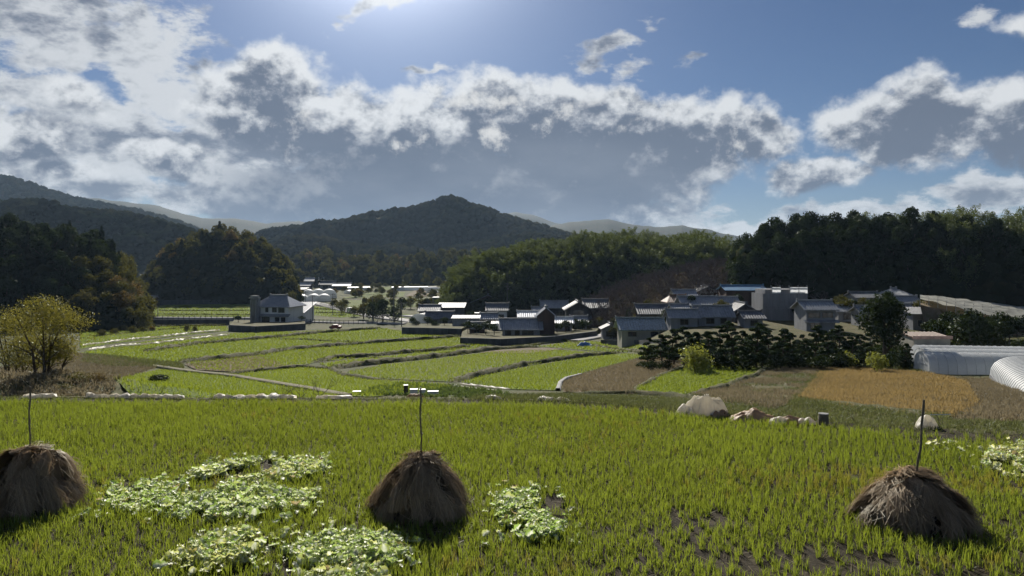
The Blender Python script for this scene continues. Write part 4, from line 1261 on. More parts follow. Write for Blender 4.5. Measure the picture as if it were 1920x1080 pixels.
def house(label, px0, px1, pyb, Y, hw, rise, depth, roof=None, wall=None, name='house', cat='house', rz=0.0, kind='gable', turn=False, oh=0.6,
          wins=(), side=(), skirt=None, frame=None, zoff=0.0, door=None, base=None, inset=1.6, lines=True, group=None, lower=None, gablewall=None, dx_=0.0):
    """px0..px1 is the wall front seen from the camera at distance Y (its width in metres follows), pyb the row of its base.
    turn puts the gable end to the front. wins: (x 0..1, z, w, h, panes) on the front; side: the same on the left or right end"""
    k_ = G((px0 + px1) / 2, pyb, 100)[1] / Y if pyb < 655 else 1.0   # stand it where its base meets the ground
    Wd = (px1 - px0) / F * Y
    cx = ((px0 + px1) / 2 - 960) / F * Y
    z = -(pyb - HZ) / F * Y + zoff
    t = thing(name, label, cat, (cx * k_, (Y + depth / 2) * k_, z * k_), R(rz), group)
    t.scale = (k_, k_, k_)
    rise = rise * (0.78 if kind == 'gable' else 1.0)
    roof = roof or M_tileg; wall = wall or M_greywall
    mb = MB(); hx, hy = Wd / 2, depth / 2
    below = 1.6
    if kind == 'flat':
        mb.box(-hx, -hy, -below, hx, hy, hw); mb.build('wall', wall, t)
        r = MB(); r.box(-hx - oh, -hy - oh, hw, hx + oh, hy + oh, hw + rise); r.build('roof', roof, t)
    elif kind == 'shed':
        mb.add([(-hx, -hy, -below), (hx, -hy, -below), (hx, hy, -below), (-hx, hy, -below), (-hx, -hy, hw), (hx, -hy, hw), (hx, hy, hw + rise), (-hx, hy, hw + rise)],
               [(0, 3, 2, 1), (4, 5, 6, 7), (0, 1, 5, 4), (1, 2, 6, 5), (2, 3, 7, 6), (3, 0, 4, 7)])
        mb.build('wall', wall, t)
        k = rise / depth; r = MB(); a = hx + oh
        r.add([(-a, -hy - oh, hw - k * oh + .02), (a, -hy - oh, hw - k * oh + .02), (a, hy + oh, hw + rise + k * oh + .02), (-a, hy + oh, hw + rise + k * oh + .02),
               (-a, -hy - oh, hw - k * oh + .16), (a, -hy - oh, hw - k * oh + .16), (a, hy + oh, hw + rise + k * oh + .16), (-a, hy + oh, hw + rise + k * oh + .16)],
              [(0, 3, 2, 1), (4, 5, 6, 7), (0, 1, 5, 4), (1, 2, 6, 5), (2, 3, 7, 6), (3, 0, 4, 7)])
        n = int(2 * a / 0.6)
        for i in range(n):
            x = -a + (i + .5) * 0.6
            r.add([(x - .05, -hy - oh, hw - k * oh + .16), (x + .05, -hy - oh, hw - k * oh + .16), (x + .05, hy + oh, hw + rise + k * oh + .16), (x - .05, hy + oh, hw + rise + k * oh + .16),
                   (x, -hy - oh, hw - k * oh + .22), (x, hy + oh, hw + rise + k * oh + .22)], [(0, 4, 5, 3), (1, 2, 5, 4), (0, 1, 4)])
        r.build('roof', roof, t)
    else:
        L, D = (depth, Wd) if turn else (Wd, depth)
        lx, ly = L / 2, D / 2
        rot = R(90) if turn else 0.0
        w = MB()
        w.box(-lx, -ly, -below, lx, ly, hw)
        if kind == 'gable':
            for s in (-1, 1):
                w.add([(s * lx, -ly, hw), (s * lx, ly, hw), (s * lx, 0, hw + rise)], [(0, 1, 2) if s > 0 else (0, 2, 1)])
        wo_ = w.build('wall', wall, t); wo_.rotation_euler = (0, 0, rot)
        if kind == 'gable': rb, zr, rx = corr_roof(L, D, rise, oh, hw, lines=lines)
        else: rb, zr, rx = hip_roof(L, D, rise, oh, hw, inset)
        ro = rb.build('roof', roof, t); ro.rotation_euler = (0, 0, rot)
        cap = MB(); cap.box(-rx, -0.17, zr + 0.0, rx, 0.17, zr + 0.30)
        for s in (-1, 1): cap.box(s * rx - 0.12, -0.24, zr - 0.05, s * rx + 0.12, 0.24, zr + 0.50)
        co = cap.build('ridge', roof, ro)
    if skirt:   # lower pent roof on the front: (z, drop, reach)
        for (sz, dr, re) in (skirt if isinstance(skirt[0], tuple) else (skirt,)):
            s = MB(); a = hx + 0.5
            n = max(4, int(2 * a / 0.34 * 3)); xs = np.linspace(-a, a, n + 1); vs = []; fs = []
            for x in xs:
                b = 0.05 * (0.5 - 0.5 * math.cos(2 * math.pi * x / 0.34))
                vs += [(x, -hy - 0.003, sz + b), (x, -hy - re, sz - dr + b), (x, -hy - re, sz - dr - 0.12), (x, -hy - 0.003, sz - 0.12)]
            for i in range(len(xs) - 1):
                q = i * 4; c = q + 4
                for p_, q_ in ((0, 1), (1, 2), (2, 3)): fs.append((q + p_, q + q_, c + q_, c + p_))
            fs += [(0, 3, 2, 1), (len(xs) * 4 - 4, len(xs) * 4 - 3, len(xs) * 4 - 2, len(xs) * 4 - 1)]
            s.add(vs, fs); s.build('pent_roof', roof, t)
    for (fx, fz, w_, h_, pn) in wins: window(t, -hx + fx * Wd, -hy, fz, w_, h_, -1, 'y', frame, pn)
    for (sgn, fy, fz, w_, h_, pn) in side: window(t, sgn * hx, -hy + fy * depth, fz, w_, h_, sgn, 'x', frame, pn)
    if lower: m2 = MB(); m2.box(-hx - .02, -hy - .02, -below + .05, hx + .02, hy + .02, lower[0]); m2.build('lower_boarding', lower[1], t)
    return t


def wall_run(label, pts, h, mat, name='retaining_wall', thick=0.5, zadd=0.0, cat='wall', top=None, world=None):
    """a wall that follows points (px, py, Y)"""
    t = MB()
    kk = []
    Q = []
    for px, py, Y in pts:
        x_, y_ = G(px, py, 100); kk.append(y_ / Y); Q.append((x_, y_, gz(x_, y_) + zadd))
    h = h * sum(kk) / len(kk)
    for a, b in zip(Q[:-1], Q[1:]):
        d = (Vector(b) - Vector(a)); n = Vector((-d.y, d.x, 0)).normalized() * thick / 2
        A, B = Vector(a), Vector(b)
        vs = [A - n - Vector((0, 0, 1)), B - n - Vector((0, 0, 1)), B + n - Vector((0, 0, 1)), A + n - Vector((0, 0, 1)), A - n + Vector((0, 0, h)), B - n + Vector((0, 0, h)), B + n + Vector((0, 0, h)), A + n + Vector((0, 0, h))]
        t.add(vs, [(0, 3, 2, 1), (4, 5, 6, 7), (0, 1, 5, 4), (1, 2, 6, 5), (2, 3, 7, 6), (3, 0, 4, 7)])
    o = t.build(name, mat); return tag(o, label, cat)


# --- the white house with its grey tower, on a dark walled base
wb = wall_run('dark stone base under the white house in the fields', [(430, 621, 176), (480, 624, 172), (572, 618, 178)], 1.5, M_concdark)
yard = MB()
def W3(px, py, Y, dz=0.0):
    x_, y_ = G(px, py, 100); return (x_, y_, gz(x_, y_) + dz * y_ / Y)
q = [W3(430, 621, 176, 1.35), W3(480, 624, 172, 1.35), W3(572, 618, 178, 1.35), W3(572, 600, 196, 0.2), W3(440, 600, 196, 0.2)]
q += [(x, y, z - 4) for x, y, z in q]
yard.add(q, [(0, 1, 2, 3, 4), (9, 8, 7, 6, 5), (0, 5, 6, 1), (1, 6, 7, 2), (2, 7, 8, 3), (3, 8, 9, 4), (4, 9, 5, 0)])
tag(yard.build('yard', M_rough), kind='structure')
wh = house('white two storey house with grey tiled hip roof in the middle of the fields', 478, 547, 611, 180, 5.0, 2.2, 8.5, M_tileg, M_white, kind='hip', inset=3.0, oh=0.7,
           wins=[(0.38, 3.3, 0.8, 1.2, 1), (0.60, 3.3, 1.2, 1.2, 2), (0.80, 3.2, 1.6, 1.3, 2), (0.68, 1.0, 1.1, 1.1, 1), (0.85, 1.0, 1.1, 1.1, 1), (0.35, 0.4, 2.0, 1.9, 2)],
           frame=M_frame, skirt=(2.9, 0.5, 1.1), rz=-8)
tw = MB()
for i in range(4): tw.box(-4.5 + 0.0 + i * 0.42, -6.0, -1.4, -4.2 + i * 0.42, -5.55, 6.4)
tw2 = tw.build('tower_rib', M_conc, wh)
tb = MB(); tb.box(-4.6, -5.6, -1.4, -2.7, -4.255, 6.7); tb.build('tower', M_greywall, wh)
tc_ = MB(); tc_.box(-4.8, -6.1, 6.7, -2.6, -4.2, 6.95); tc_.box(-4.5, -5.8, 6.95, -2.9, -4.4, 7.4); tc_.build('tower_cap', M_conc, wh)
house('low white wing with lean-to roof joined to the right of the white house', 543, 573, 606, 183, 2.7, 1.9, 6.5, M_tileg, M_white, kind='shed', oh=0.6, wins=[(0.62, 0.9, 2.0, 1.2, 2), (0.2, 0.4, 0.7, 1.8, 1)], name='house_wing', rz=-8)

# --- middle cluster, left to right
house('grey tiled two storey house at the back of the middle cluster', 832, 873, 580, 222, 3.2, 1.9, 7, M_tileg, M_darkwall, oh=0.6, wins=[(0.3, 0.8, 2, 1.2, 2), (0.7, 0.8, 2, 1.2, 2)])
house('small pale block with a flat rim between the arched greenhouse and the tiled house', 811, 829, 578, 220, 3.0, 0.25, 5, M_tin, M_greywall, kind='flat', oh=0.2, name='outbuilding', cat='outbuilding', wins=[(0.5, 1.0, 1.2, 1.0, 2)])
house('long dark barn with low pale roof beside the arched greenhouse', 786, 822, 604, 205, 3.2, 1.6, 7, M_tiled, M_darkwall, name='barn', cat='barn', oh=0.5, wins=[(0.4, 0.6, 2.4, 2.0, 2)])
house('dark open sided shed in front of the grey tiled house', 822, 868, 602, 200, 3.6, 0.8, 7, M_tiled, M_darkwall, name='barn', cat='barn', kind='shed', oh=0.5, skirt=(2.0, 0.4, 1.0), wins=[(0.5, 0.3, 3, 1.3, 3)])
house('small beige hut with pale roof in front of the dark barn', 793, 812, 607, 192, 1.9, 0.5, 2.5, M_tin, M_beige, name='hut', cat='hut', kind='shed', oh=0.15)
house('brown gabled house end behind the tall utility pole', 886, 944, 594, 205, 4.2, 2.3, 8, M_tiled, M_brownwall, turn=True, oh=0.8, wins=[(0.2, 1.2, 1.0, 1.6, 1), (0.5, 0.4, 2.4, 2.4, 3), (0.8, 1.2, 0.9, 1.6, 1)], frame=M_framew)
house('white water tank like box beside the brown gabled house', 873, 888, 590, 212, 1.6, 0.1, 1.8, M_tin, M_white, name='storage_box', cat='storage box', kind='flat', oh=0.02)
house('beige square shed with one small window', 889, 912, 605, 192, 2.3, 0.2, 3, M_tin, M_beige, name='shed', cat='shed', kind='flat', oh=0.1, wins=[(0.5, 0.9, 1.1, 0.8, 1)])
house('pale block shed with white flat roof beside the dark wall', 848, 898, 621, 172, 2.9, 0.35, 4.5, M_tin, M_greywall, name='shed', cat='shed', kind='shed', oh=0.25, wins=[(0.55, 0.2, 0.5, 2.1, 1), (0.86, 0.2, 0.4, 2.1, 1)])
wall_run('long dark retaining wall on the field edge left of the pale shed', [(754, 627, 178), (800, 628, 176), (866, 630, 172)], 1.7, M_concdark)
wall_run('dark garden wall below the house with the bright roof', [(864, 645, 164), (940, 648, 158), (1040, 642, 162), (1118, 631, 176)], 1.4, M_concdark, name='garden_wall')
yd = MB()
q = [W3(864, 643, 165, 1.1), W3(940, 646, 159, 1.1), W3(1040, 640, 163, 1.1), W3(1118, 630, 177, 1.1), W3(1130, 606, 225, 0), W3(870, 606, 225, 0)]
q += [(x, y, z - 4) for x, y, z in q]
yd.add(q, [(0, 1, 2, 3, 4, 5), (11, 10, 9, 8, 7, 6), (0, 6, 7, 1), (1, 7, 8, 2), (2, 8, 9, 3), (3, 9, 10, 4)])
tag(yd.build('yard', M_rough), kind='structure')
yd2 = MB()
q = [W3(754, 625, 179, 1.5), W3(800, 626, 177, 1.5), W3(866, 628, 173, 1.5), W3(900, 600, 225, 0), W3(770, 600, 225, 0)]
q += [(x, y, z - 4) for x, y, z in q]
yd2.add(q, [(0, 1, 2, 3, 4), (9, 8, 7, 6, 5), (0, 5, 6, 1), (1, 6, 7, 2), (2, 7, 8, 3)])
tag(yd2.build('yard', M_dike), kind='structure')
# house with the bright glazed roof: upper storey and wide lower roof
hc = house('old house whose upper roof shines white above a grey lower roof', 975, 1022, 625, 170, 3.9, 1.15, 6.0, M_tileglare, M_brownwall, oh=0.7, wins=[(0.3, 1.8, 1.6, 0.9, 2), (0.75, 1.8, 1.2, 0.9, 2)])
house('wide ground floor with grey tiled roof under the bright upper roof', 942, 1012, 637, 163, 2.6, 2.1, 6.5, M_tileg, M_greywall, oh=0.8, wins=[(0.15, 0.4, 1.4, 1.9, 1), (0.40, 0.2, 1.1, 2.1, 1), (0.68, 0.9, 2.6, 1.1, 2)], name='house')
house('dark red gable end of the old house with the bright roof', 1008, 1040, 636, 161, 5.2, 2.1, 5.0, M_tileg, M_brownwall, turn=True, oh=0.5, name='house', wins=[(0.3, 2.2, 0.5, 0.8, 1)])
house('small storehouse with pale shining roof right of the red brown gable', 1040, 1072, 629, 170, 3.0, 1.2, 5, M_tileglare, M_greywall, oh=0.6, name='storehouse', cat='storehouse', wins=[(0.75, 0.6, 1.2, 1.5, 2)])
house('long roofed house behind the bright roof, left neighbour of the dark two storey house', 1018, 1062, 600, 192, 3.4, 1.7, 6, M_tileg, M_darkwall, oh=0.7, wins=[(0.3, 1.0, 1.5, 1.2, 2), (0.7, 1.0, 1.5, 1.2, 2)])
house('dark boarded gable house in the middle of the cluster', 1064, 1106, 618, 183, 5.2, 2.0, 8, M_tiled, M_darkwall, turn=True, oh=0.8, wins=[(0.5, 3.6, 2.6, 1.2, 2), (0.35, 0.5, 2.4, 1.8, 2), (0.8, 0.6, 1.0, 1.4, 1)], skirt=(3.2, 0.5, 1.0))
house('dark two storey house with slate grey roof beside the orchard', 1100, 1138, 614, 188, 5.2, 2.1, 8, M_tiled, M_darkwall, oh=0.8, wins=[(0.35, 3.4, 2.4, 1.2, 2), (0.75, 3.4, 1.2, 1.2, 1), (0.5, 0.4, 2.6, 1.8, 3)], skirt=(3.0, 0.5, 0.9))
house('small flat grey porch roof with two stones before the bright roofed house', 923, 942, 627, 160, 2.2, 0.3, 2.5, M_tin, M_darkwall, name='porch', cat='porch', kind='shed', oh=0.3)
house('small tiled shed between the pale block shed and the brown gable', 903, 930, 614, 180, 2.2, 1.3, 4.5, M_tileg, M_greywall, oh=0.5, name='shed', cat='shed', wins=[(0.5, 0.6, 1.2, 1.0, 2)])
house('grey roofed annex just behind the white box', 864, 888, 586, 215, 2.6, 1.3, 5, M_tileg, M_greywall, oh=0.5, name='annex', cat='annex', wins=[(0.5, 0.8, 1.4, 1.0, 2)])
house('low brown walled shed left of the long roofed house', 1000, 1024, 602, 200, 2.6, 1.2, 5, M_tileg, M_brownwall, oh=0.5, name='shed', cat='shed', wins=[(0.5, 0.7, 1.4, 1.2, 2)])
house('low grey barn behind the long dark wall, beside the arched greenhouse', 800, 846, 614, 185, 2.4, 1.6, 5, M_tiled, M_greywall, oh=0.6, name='barn', cat='barn', wins=[(0.3, 0.5, 1.6, 1.3, 2), (0.75, 0.5, 1.4, 1.3, 2)])
house('white fronted house with dark tiled roof behind the beige square shed', 914, 950, 604, 192, 3.2, 1.7, 6, M_tiled, M_white, oh=0.6, wins=[(0.3, 0.6, 1.4, 1.8, 2), (0.72, 0.9, 1.4, 1.1, 2)])
house('small brown walled store at the left end of the walled garden', 880, 908, 632, 164, 2.0, 1.2, 4, M_tileg, M_brownwall, oh=0.4, name='store', cat='store', wins=[(0.5, 0.5, 1.2, 1.1, 2)])
house('grey walled wing right of the small storehouse', 1074, 1100, 624, 174, 2.6, 1.3, 5, M_tileg, M_greywall, oh=0.5, name='house_wing', wins=[(0.5, 0.6, 1.6, 1.3, 2)])
house('low tiled shed behind the dark two storey house and the old house', 1146, 1180, 604, 182, 2.4, 1.4, 5, M_tiled, M_greywall, oh=0.5, name='shed', cat='shed', wins=[(0.5, 0.6, 1.6, 1.1, 2)])
house('upper grey roofed house between the brown hut and the striped roof', 1268, 1304, 578, 172, 3.0, 1.4, 5, M_tileg, M_white, oh=0.6, wins=[(0.3, 1.2, 1.2, 1.0, 1), (0.7, 1.2, 1.2, 1.0, 1)])
# --- below the orchard
house('small shed with brown gable roof left of the blue tiled barn', 1131, 1160, 636, 145, 2.1, 0.9, 3.6, M_tiled, M_greywall, turn=True, oh=0.45, name='shed', cat='shed', wins=[(0.45, 0.5, 1.6, 1.1, 2)])
house('beige barn with glossy blue grey tiled roof at the foot of the orchard', 1166, 1244, 640, 140, 2.5, 2.0, 6.0, M_tileb, M_beige, oh=0.7, name='barn', cat='barn', wins=[(0.25, 0.9, 1.6, 0.9, 2), (0.78, 0.9, 1.4, 0.9, 2)], frame=M_frame)
wall_run('dark low wall in front of the beige barn', [(1128, 645, 140), (1180, 647, 137), (1245, 646, 136)], 0.9, M_concdark, name='garden_wall', thick=0.4)
house('dark old house with broad roof behind the blue tiled barn', 1202, 1272, 606, 165, 2.4, 1.9, 7, M_tiled, M_darkwall, oh=0.9, wins=[(0.3, 0.3, 2.4, 1.7, 2), (0.7, 0.3, 2.4, 1.7, 2)])
house('brown roofed hut at the upper left of the big farmstead', 1256, 1296, 584, 180, 2.6, 1.2, 6, M_roofbrown, M_brownwall, kind='hip', inset=1.5, oh=0.9, name='hut', cat='hut', wins=[(0.6, 0.6, 1.2, 1.0, 1)])
house('white gabled upper floor of the farmhouse with dark windows', 1306, 1350, 566, 172, 2.4, 1.6, 6, M_tiled, M_white, turn=True, oh=0.9, wins=[(0.28, 1.2, 1.1, 0.8, 1), (0.58, 1.2, 1.7, 0.8, 2)])
house('striped grey roof just below the white gable', 1282, 1346, 592, 158, 2.5, 1.8, 6, M_tileg, M_darkwall, oh=0.7, wins=[(0.4, 0.4, 2.0, 1.5, 2)])
house('low tiled gatehouse roof above the clipped pines, left one', 1258, 1308, 614, 144, 2.1, 1.5, 4.5, M_tileg, M_greywall, oh=0.6, name='gatehouse', cat='gatehouse', wins=[(0.5, 0.5, 1.6, 1.1, 2)])
house('wide tiled gatehouse roof above the clipped pines, right one', 1310, 1372, 612, 142, 2.2, 1.9, 5.0, M_tileg, M_greywall, oh=0.7, name='gatehouse', cat='gatehouse', wins=[(0.35, 0.5, 1.6, 1.1, 2), (0.75, 0.5, 1.2, 1.1, 1)])
house('long barn with faded blue sheet roof below the bare hill', 1362, 1436, 573, 188, 4.0, 1.2, 7, M_roofblue, M_brownwall, oh=0.5, name='barn', cat='barn', lines=False, wins=[(0.3, 1.0, 1.8, 1.2, 2)])
house('grey gabled house left of the sheeted building', 1378, 1416, 606, 150, 2.6, 1.7, 6, M_tiled, M_darkwall, oh=0.7, turn=True, wins=[(0.5, 0.5, 1.6, 1.2, 2)])
house('low grey roof tucked under the sheeted building', 1398, 1430, 616, 142, 2.1, 1.2, 5, M_tiled, M_greywall, oh=0.6, wins=[(0.5, 0.5, 1.4, 1.1, 2)])
house('tiled two storey house with dark windows right of the sheeted building', 1512, 1566, 622, 138, 4.3, 1.6, 6, M_tileg, M_greywall, oh=0.6, wins=[(0.27, 2.6, 2.2, 1.0, 2), (0.74, 2.6, 2.0, 1.0, 2), (0.3, 0.4, 1.8, 1.5, 2)], frame=M_frame, name='house', skirt=(2.2, 0.4, 0.8))
house('grey roofed house behind the tall garden tree', 1607, 1652, 582, 168, 3.0, 1.2, 6, M_tiled, M_greywall, oh=0.6, wins=[(0.4, 0.8, 1.6, 1.2, 2)])
house('carport like shed with drooping pale roof at the wood edge', 1568, 1604, 566, 172, 2.2, 0.4, 4, M_tin, M_darkwall, name='shed', cat='shed', kind='shed', oh=0.4)
house('house with pale rounded roof in front of the dark hill', 1672, 1708, 580, 170, 3.4, 1.3, 7, M_tileg, M_greywall, kind='hip', inset=2.2, oh=0.6)
house('striped tiled roof below the pale rounded one', 1676, 1726, 590, 158, 2.6, 1.4, 5, M_tileg, M_darkwall, oh=0.5, wins=[(0.7, 0.8, 1.4, 1.0, 2)])
house('grey house with two pale windows behind the pink edged shed', 1712, 1764, 620, 136, 3.0, 0.8, 5, M_tiled, M_greywall, kind='shed', oh=0.5, wins=[(0.25, 0.8, 0.9, 1.2, 1), (0.7, 0.8, 1.4, 1.2, 2)], frame=M_framew)
ps = house('plain grey shed with a faded pink edge to its roof', 1713, 1782, 662, 104, 2.1, 0.35, 4, M_roofbrown, M_beige, kind='shed', oh=0.15, name='shed', cat='shed')
mb = MB(); hwp = (1782 - 1713) / F * 104 / 2 + 0.2
mb.box(-hwp, -2.26, 1.98, hwp, -2.18, 2.42); mb.build('fascia', M_pink, ps)
house('tiled annex between the white gable and the blue sheet roof', 1346, 1384, 590, 166, 2.6, 1.5, 5, M_tileg, M_brownwall, oh=0.6, name='annex', cat='annex', wins=[(0.4, 0.8, 1.6, 1.2, 2)])
house('small white walled annex under the brown roofed hut', 1262, 1290, 596, 172, 2.2, 1.0, 4, M_tileg, M_white, oh=0.5, name='annex', cat='annex', wins=[(0.5, 0.6, 1.4, 1.0, 2)])
house('grey annex with low tiled roof right of the two storey tiled house', 1572, 1606, 604, 152, 2.3, 1.2, 5, M_tileg, M_greywall, oh=0.5, name='annex', cat='annex', wins=[(0.5, 0.5, 1.6, 1.2, 2)])
house('tiled house half hidden behind the tall garden tree', 1618, 1660, 614, 142, 2.8, 1.4, 5, M_tileg, M_greywall, oh=0.6, wins=[(0.25, 0.8, 1.2, 1.1, 1), (0.7, 0.8, 1.6, 1.2, 2)])
house('dark walled house right of the tall garden tree', 1684, 1716, 606, 148, 2.6, 1.2, 5, M_tileg, M_darkwall, oh=0.5, wins=[(0.5, 0.7, 1.8, 1.2, 2)])
# sheeted building under repair: scaffold tubes, planks and hanging sheets
Ys = 150; z0 = -(602 - HZ) / F * Ys
sb = thing('scaffolded_building', 'tall building wrapped in grey scaffold sheeting', 'building', ((1472 - 960) / F * Ys, Ys + 3.5, z0))
wS = (1514 - 1430) / F * Ys; hS = 7.0
mb = MB(); mb.box(-wS / 2 + 0.7, -2.7, -1.5, wS / 2 - 0.7, 3.3, hS - 0.6); mb.build('wall', M_greywall, sb)
for i, x in enumerate(np.linspace(-wS / 2, wS / 2, 6)):
    for y in (-3.5, -2.9):
        mb = MB(); mb.tube([(x, y, -1.2), (x, y, hS + 0.25)], 0.035, 5); mb.build('scaffold_tube', M_metal, sb)
for z in (1.7, 3.4, 5.1, 6.8):
    mb = MB(); mb.tube([(-wS / 2, -3.55, z), (wS / 2, -3.55, z)], 0.03, 5); mb.build('scaffold_rail', M_metal, sb)
    mb = MB(); mb.box(-wS / 2, -3.45, z - 0.05, wS / 2, -2.95, z); mb.build('plank', M_wood, sb)
r_ = np.random.default_rng(4)
for i in range(5):
    xa, xb = -wS / 2 + wS * i / 5, -wS / 2 + wS * (i + 1) / 5
    for j, (za, zb_) in enumerate(((-0.8, 2.5), (2.5, 5.6), (5.6, 6.9))):
        if j == 2 and i in (0, 2): continue
        nx_, nz_ = 6, 6; vs = []; fs = []
        for a in range(nz_ + 1):
            for b in range(nx_ + 1):
                vs.append((xa + 0.04 + (xb - xa - 0.08) * b / nx_, -3.62 - 0.05 * math.sin(b * 1.7 + i * 2 + a * 0.6) - 0.02 * r_.random(), za + 0.03 + (zb_ - za - 0.06) * a / nz_))
        for a in range(nz_):
            for b in range(nx_):
                k = a * (nx_ + 1) + b; fs.append((k, k + 1, k + nx_ + 2, k + nx_ + 1))
        m_ = MB(); m_.add(vs, fs); m_.build('sheet', M_film if (j == 2) else M_mesh, sb)
sd_ = MB(); sd_.box(-wS / 2 - 0.05, -3.6, -0.8, -wS / 2, 3.3, 5.6); sd_.build('side_sheet', M_mesh, sb)

# --- far buildings down the valley
house('long pale roofed building beyond the far cedars', 655, 694, 511, 700, 2.0, 3.4, 14, M_tin, M_beige, name='barn', cat='barn', oh=1.0, lines=False, rz=4)
house('far small grey house with pale wall above the white greenhouses', 560, 580, 545, 420, 3.0, 2.0, 7, M_tileg, M_darkwall, oh=0.8, lines=False, wins=[(0.5, 1, 3, 1.2, 2)])
house('far grey roofed house left of the far cedars', 572, 602, 537, 450, 3.5, 2.2, 8, M_tileg, M_greywall, oh=0.8, lines=False, wins=[(0.4, 1, 3, 1.2, 2)])
house('far white and grey house beside the cedars', 600, 625, 543, 430, 3.2, 2.0, 7, M_tiled, M_greywall, oh=0.8, lines=False, wins=[(0.4, 1, 3, 1.2, 2)])
house('far low roof behind the farm track', 625, 655, 544, 440, 2.8, 1.6, 7, M_tileg, M_darkwall, oh=0.8, lines=False)
house('dark shed with pale flat roof left of the white greenhouses', 546, 569, 556, 300, 2.8, 0.5, 6, M_tin, M_darkwall, name='shed', cat='shed', kind='shed', oh=0.6)
house('long low pale roofed barn at the foot of the rounded wood', 311, 359, 562, 330, 1.6, 0.5, 5, M_tin, M_darkwall, name='barn', cat='barn', kind='shed', oh=0.4)
house('small reddish hut at the foot of the left wood', 268, 288, 572, 260, 2.4, 0.8, 4, M_tileg, M_brownwall, name='hut', cat='hut', oh=0.4, lines=False)
wall_run('long far wall along the foot of the rounded wood', [(300, 572, 300), (400, 571, 300), (475, 569, 305)], 2.0, M_concdark, name='far_wall')
wall_run('retaining wall under the road with the guard rail', [(150, 610, 196), (272, 610, 196), (430, 609, 196)], 1.5, M_concdark, name='road_wall')
wall_run('second far field wall with pale top among the far fields', [(690, 530, 500), (760, 529, 500)], 1.4, M_conc, name='far_wall')


# ------------------------------------------------------------------ greenhouses
def tunnel(label, a, b, w, h, name='greenhouse', cat='greenhouse', hoops=1.2, group=None, sep_=False, skirt_=0.0, mat=None, flat=1.0, end_film=True, base_dark=False):
    """arched tunnel from a to b (x, y) with width w"""
    A = Vector((a[0], a[1], 0)); B = Vector((b[0], b[1], 0)); L = (B - A).length
    mid = (A + B) / 2; ang = math.atan2(B.y - A.y, B.x - A.x)
    z = min(gz(*a), gz(*b), gz(mid.x, mid.y)) + 0.12
    t = thing(name, label, cat, (mid.x, mid.y, z), ang, group)
    n = 12; prof = []
    for k in range(n + 1):
        th = math.pi * k / n
        prof.append((-math.cos(th) * w / 2, h * (math.sin(th) ** 0.62)))
    m = max(6, int(L / 0.9)); vs = []; fs = []
    for i in range(m + 1):
        x = -L / 2 + L * i / m
        sag = 0.0
        for (y, zz) in prof: vs.append((x, y * (1 - sag / w), zz - sag))
    for i in range(m):
        for k in range(n):
            q_ = i * (n + 1) + k; fs.append((q_, q_ + 1, q_ + n + 2, q_ + n + 1))
    c = MB(); c.add(vs, fs)
    c.build('cover', mat or M_film, t, smooth=True)
    for s in (-1, 1):
        e = MB(); k0 = [(s * L / 2, y, zz) for y, zz in prof]
        e.add(k0, [tuple(range(n + 1)) if s > 0 else tuple(range(n, -1, -1))]); e.build('end_sheet', mat or M_film, t)
    if hoops:
        xs = np.arange(-L / 2, L / 2 + 0.01, hoops)
        al = MB()
        for x in xs:
            one = MB() if sep_ else al
            one.tube([(x, y * 1.006, zz * 1.006 + 0.01) for y, zz in prof], 0.02, 4)
            if sep_: one.build('hoop', M_hoop, t)
        if not sep_: o = al.build('hoops', M_hoop, t); o['kind'] = 'stuff'
    if skirt_:
        for s in (-1, 1):
            k_ = MB(); k_.box(-L / 2, s * w / 2 - 0.03, 0, L / 2, s * w / 2 + 0.03, skirt_); k_.build('side_board', M_metal, t)
    return t


tunnel('nearest big arched greenhouse cut by the right edge', (52.3, 75.5), (38.5, 48), 6.0, 2.5, hoops=0.9, sep_=True, skirt_=0.45)
tunnel('long low greenhouse behind the orange field, front one of three', (49.0, 88.5), (88, 82), 5.0, 2.35, hoops=1.0)
tunnel('middle one of the three long low greenhouses', (52.5, 95.0), (92, 88.5), 5.0, 2.5, hoops=1.0)
tunnel('rear one of the three long low greenhouses', (55.5, 101.5), (96, 95), 5.0, 2.6, hoops=1.0)
for i, (px, Y, w, lb) in enumerate([(547, 372, 6.0, 'small dull greenhouse end at the left of the far row'), (566, 372, 6.6, 'second dull greenhouse end of the far row'),
                                    (588, 378, 7.0, 'bright white greenhouse end in the middle of the far row'), (608, 378, 7.0, 'bright white greenhouse end right of the middle one'),
                                    (578, 402, 7.0, 'rear greenhouse at the left of the bright ones'), (597, 406, 7.8, 'rear greenhouse between the two bright ones'), (618, 406, 7.8, 'rear greenhouse at the right end of the row')]):
    x = (px - 960) / F * Y
    tunnel(lb, (x, Y), (x - 4.5, Y + 17), w, 3.4 + (1.2 if i > 3 else 0), hoops=0, group='white greenhouses beside the road')
x = (783 - 960) / F * 236
tunnel('arched greenhouse end with clear sheeting beside the road bend', (x + 0.5, 236), (x + 5, 256), 6.8, 4.2, hoops=1.6)
for i, (p0, p1, pym, Y, h, lb) in enumerate([(734, 800, 541, 400, 3.0, 'long white greenhouse far down the valley'), (800, 815, 542, 396, 3.2, 'short white greenhouse right of the long far one'),
                                             (651, 690, 541, 380, 2.6, 'white tunnel behind the roadside trees'), (650, 668, 547, 350, 2.4, 'small white tunnel before the roadside trees'),
                                             (826, 842, 541, 400, 2.5, 'white tunnel near the bamboo grove'), (804, 818, 546, 370, 1.4, 'tiny white tunnel below the short far one')]):
    k_ = G((p0 + p1) / 2, pym + 4, 100)[1] / Y; Y *= k_; h *= k_
    xa, xb = (p0 - 960) / F * Y, (p1 - 960) / F * Y
    t = tunnel(lb, (xa, Y), (xb, Y + 6), 5 * k_, h * 0.7, hoops=0, group='white tunnels down the valley')


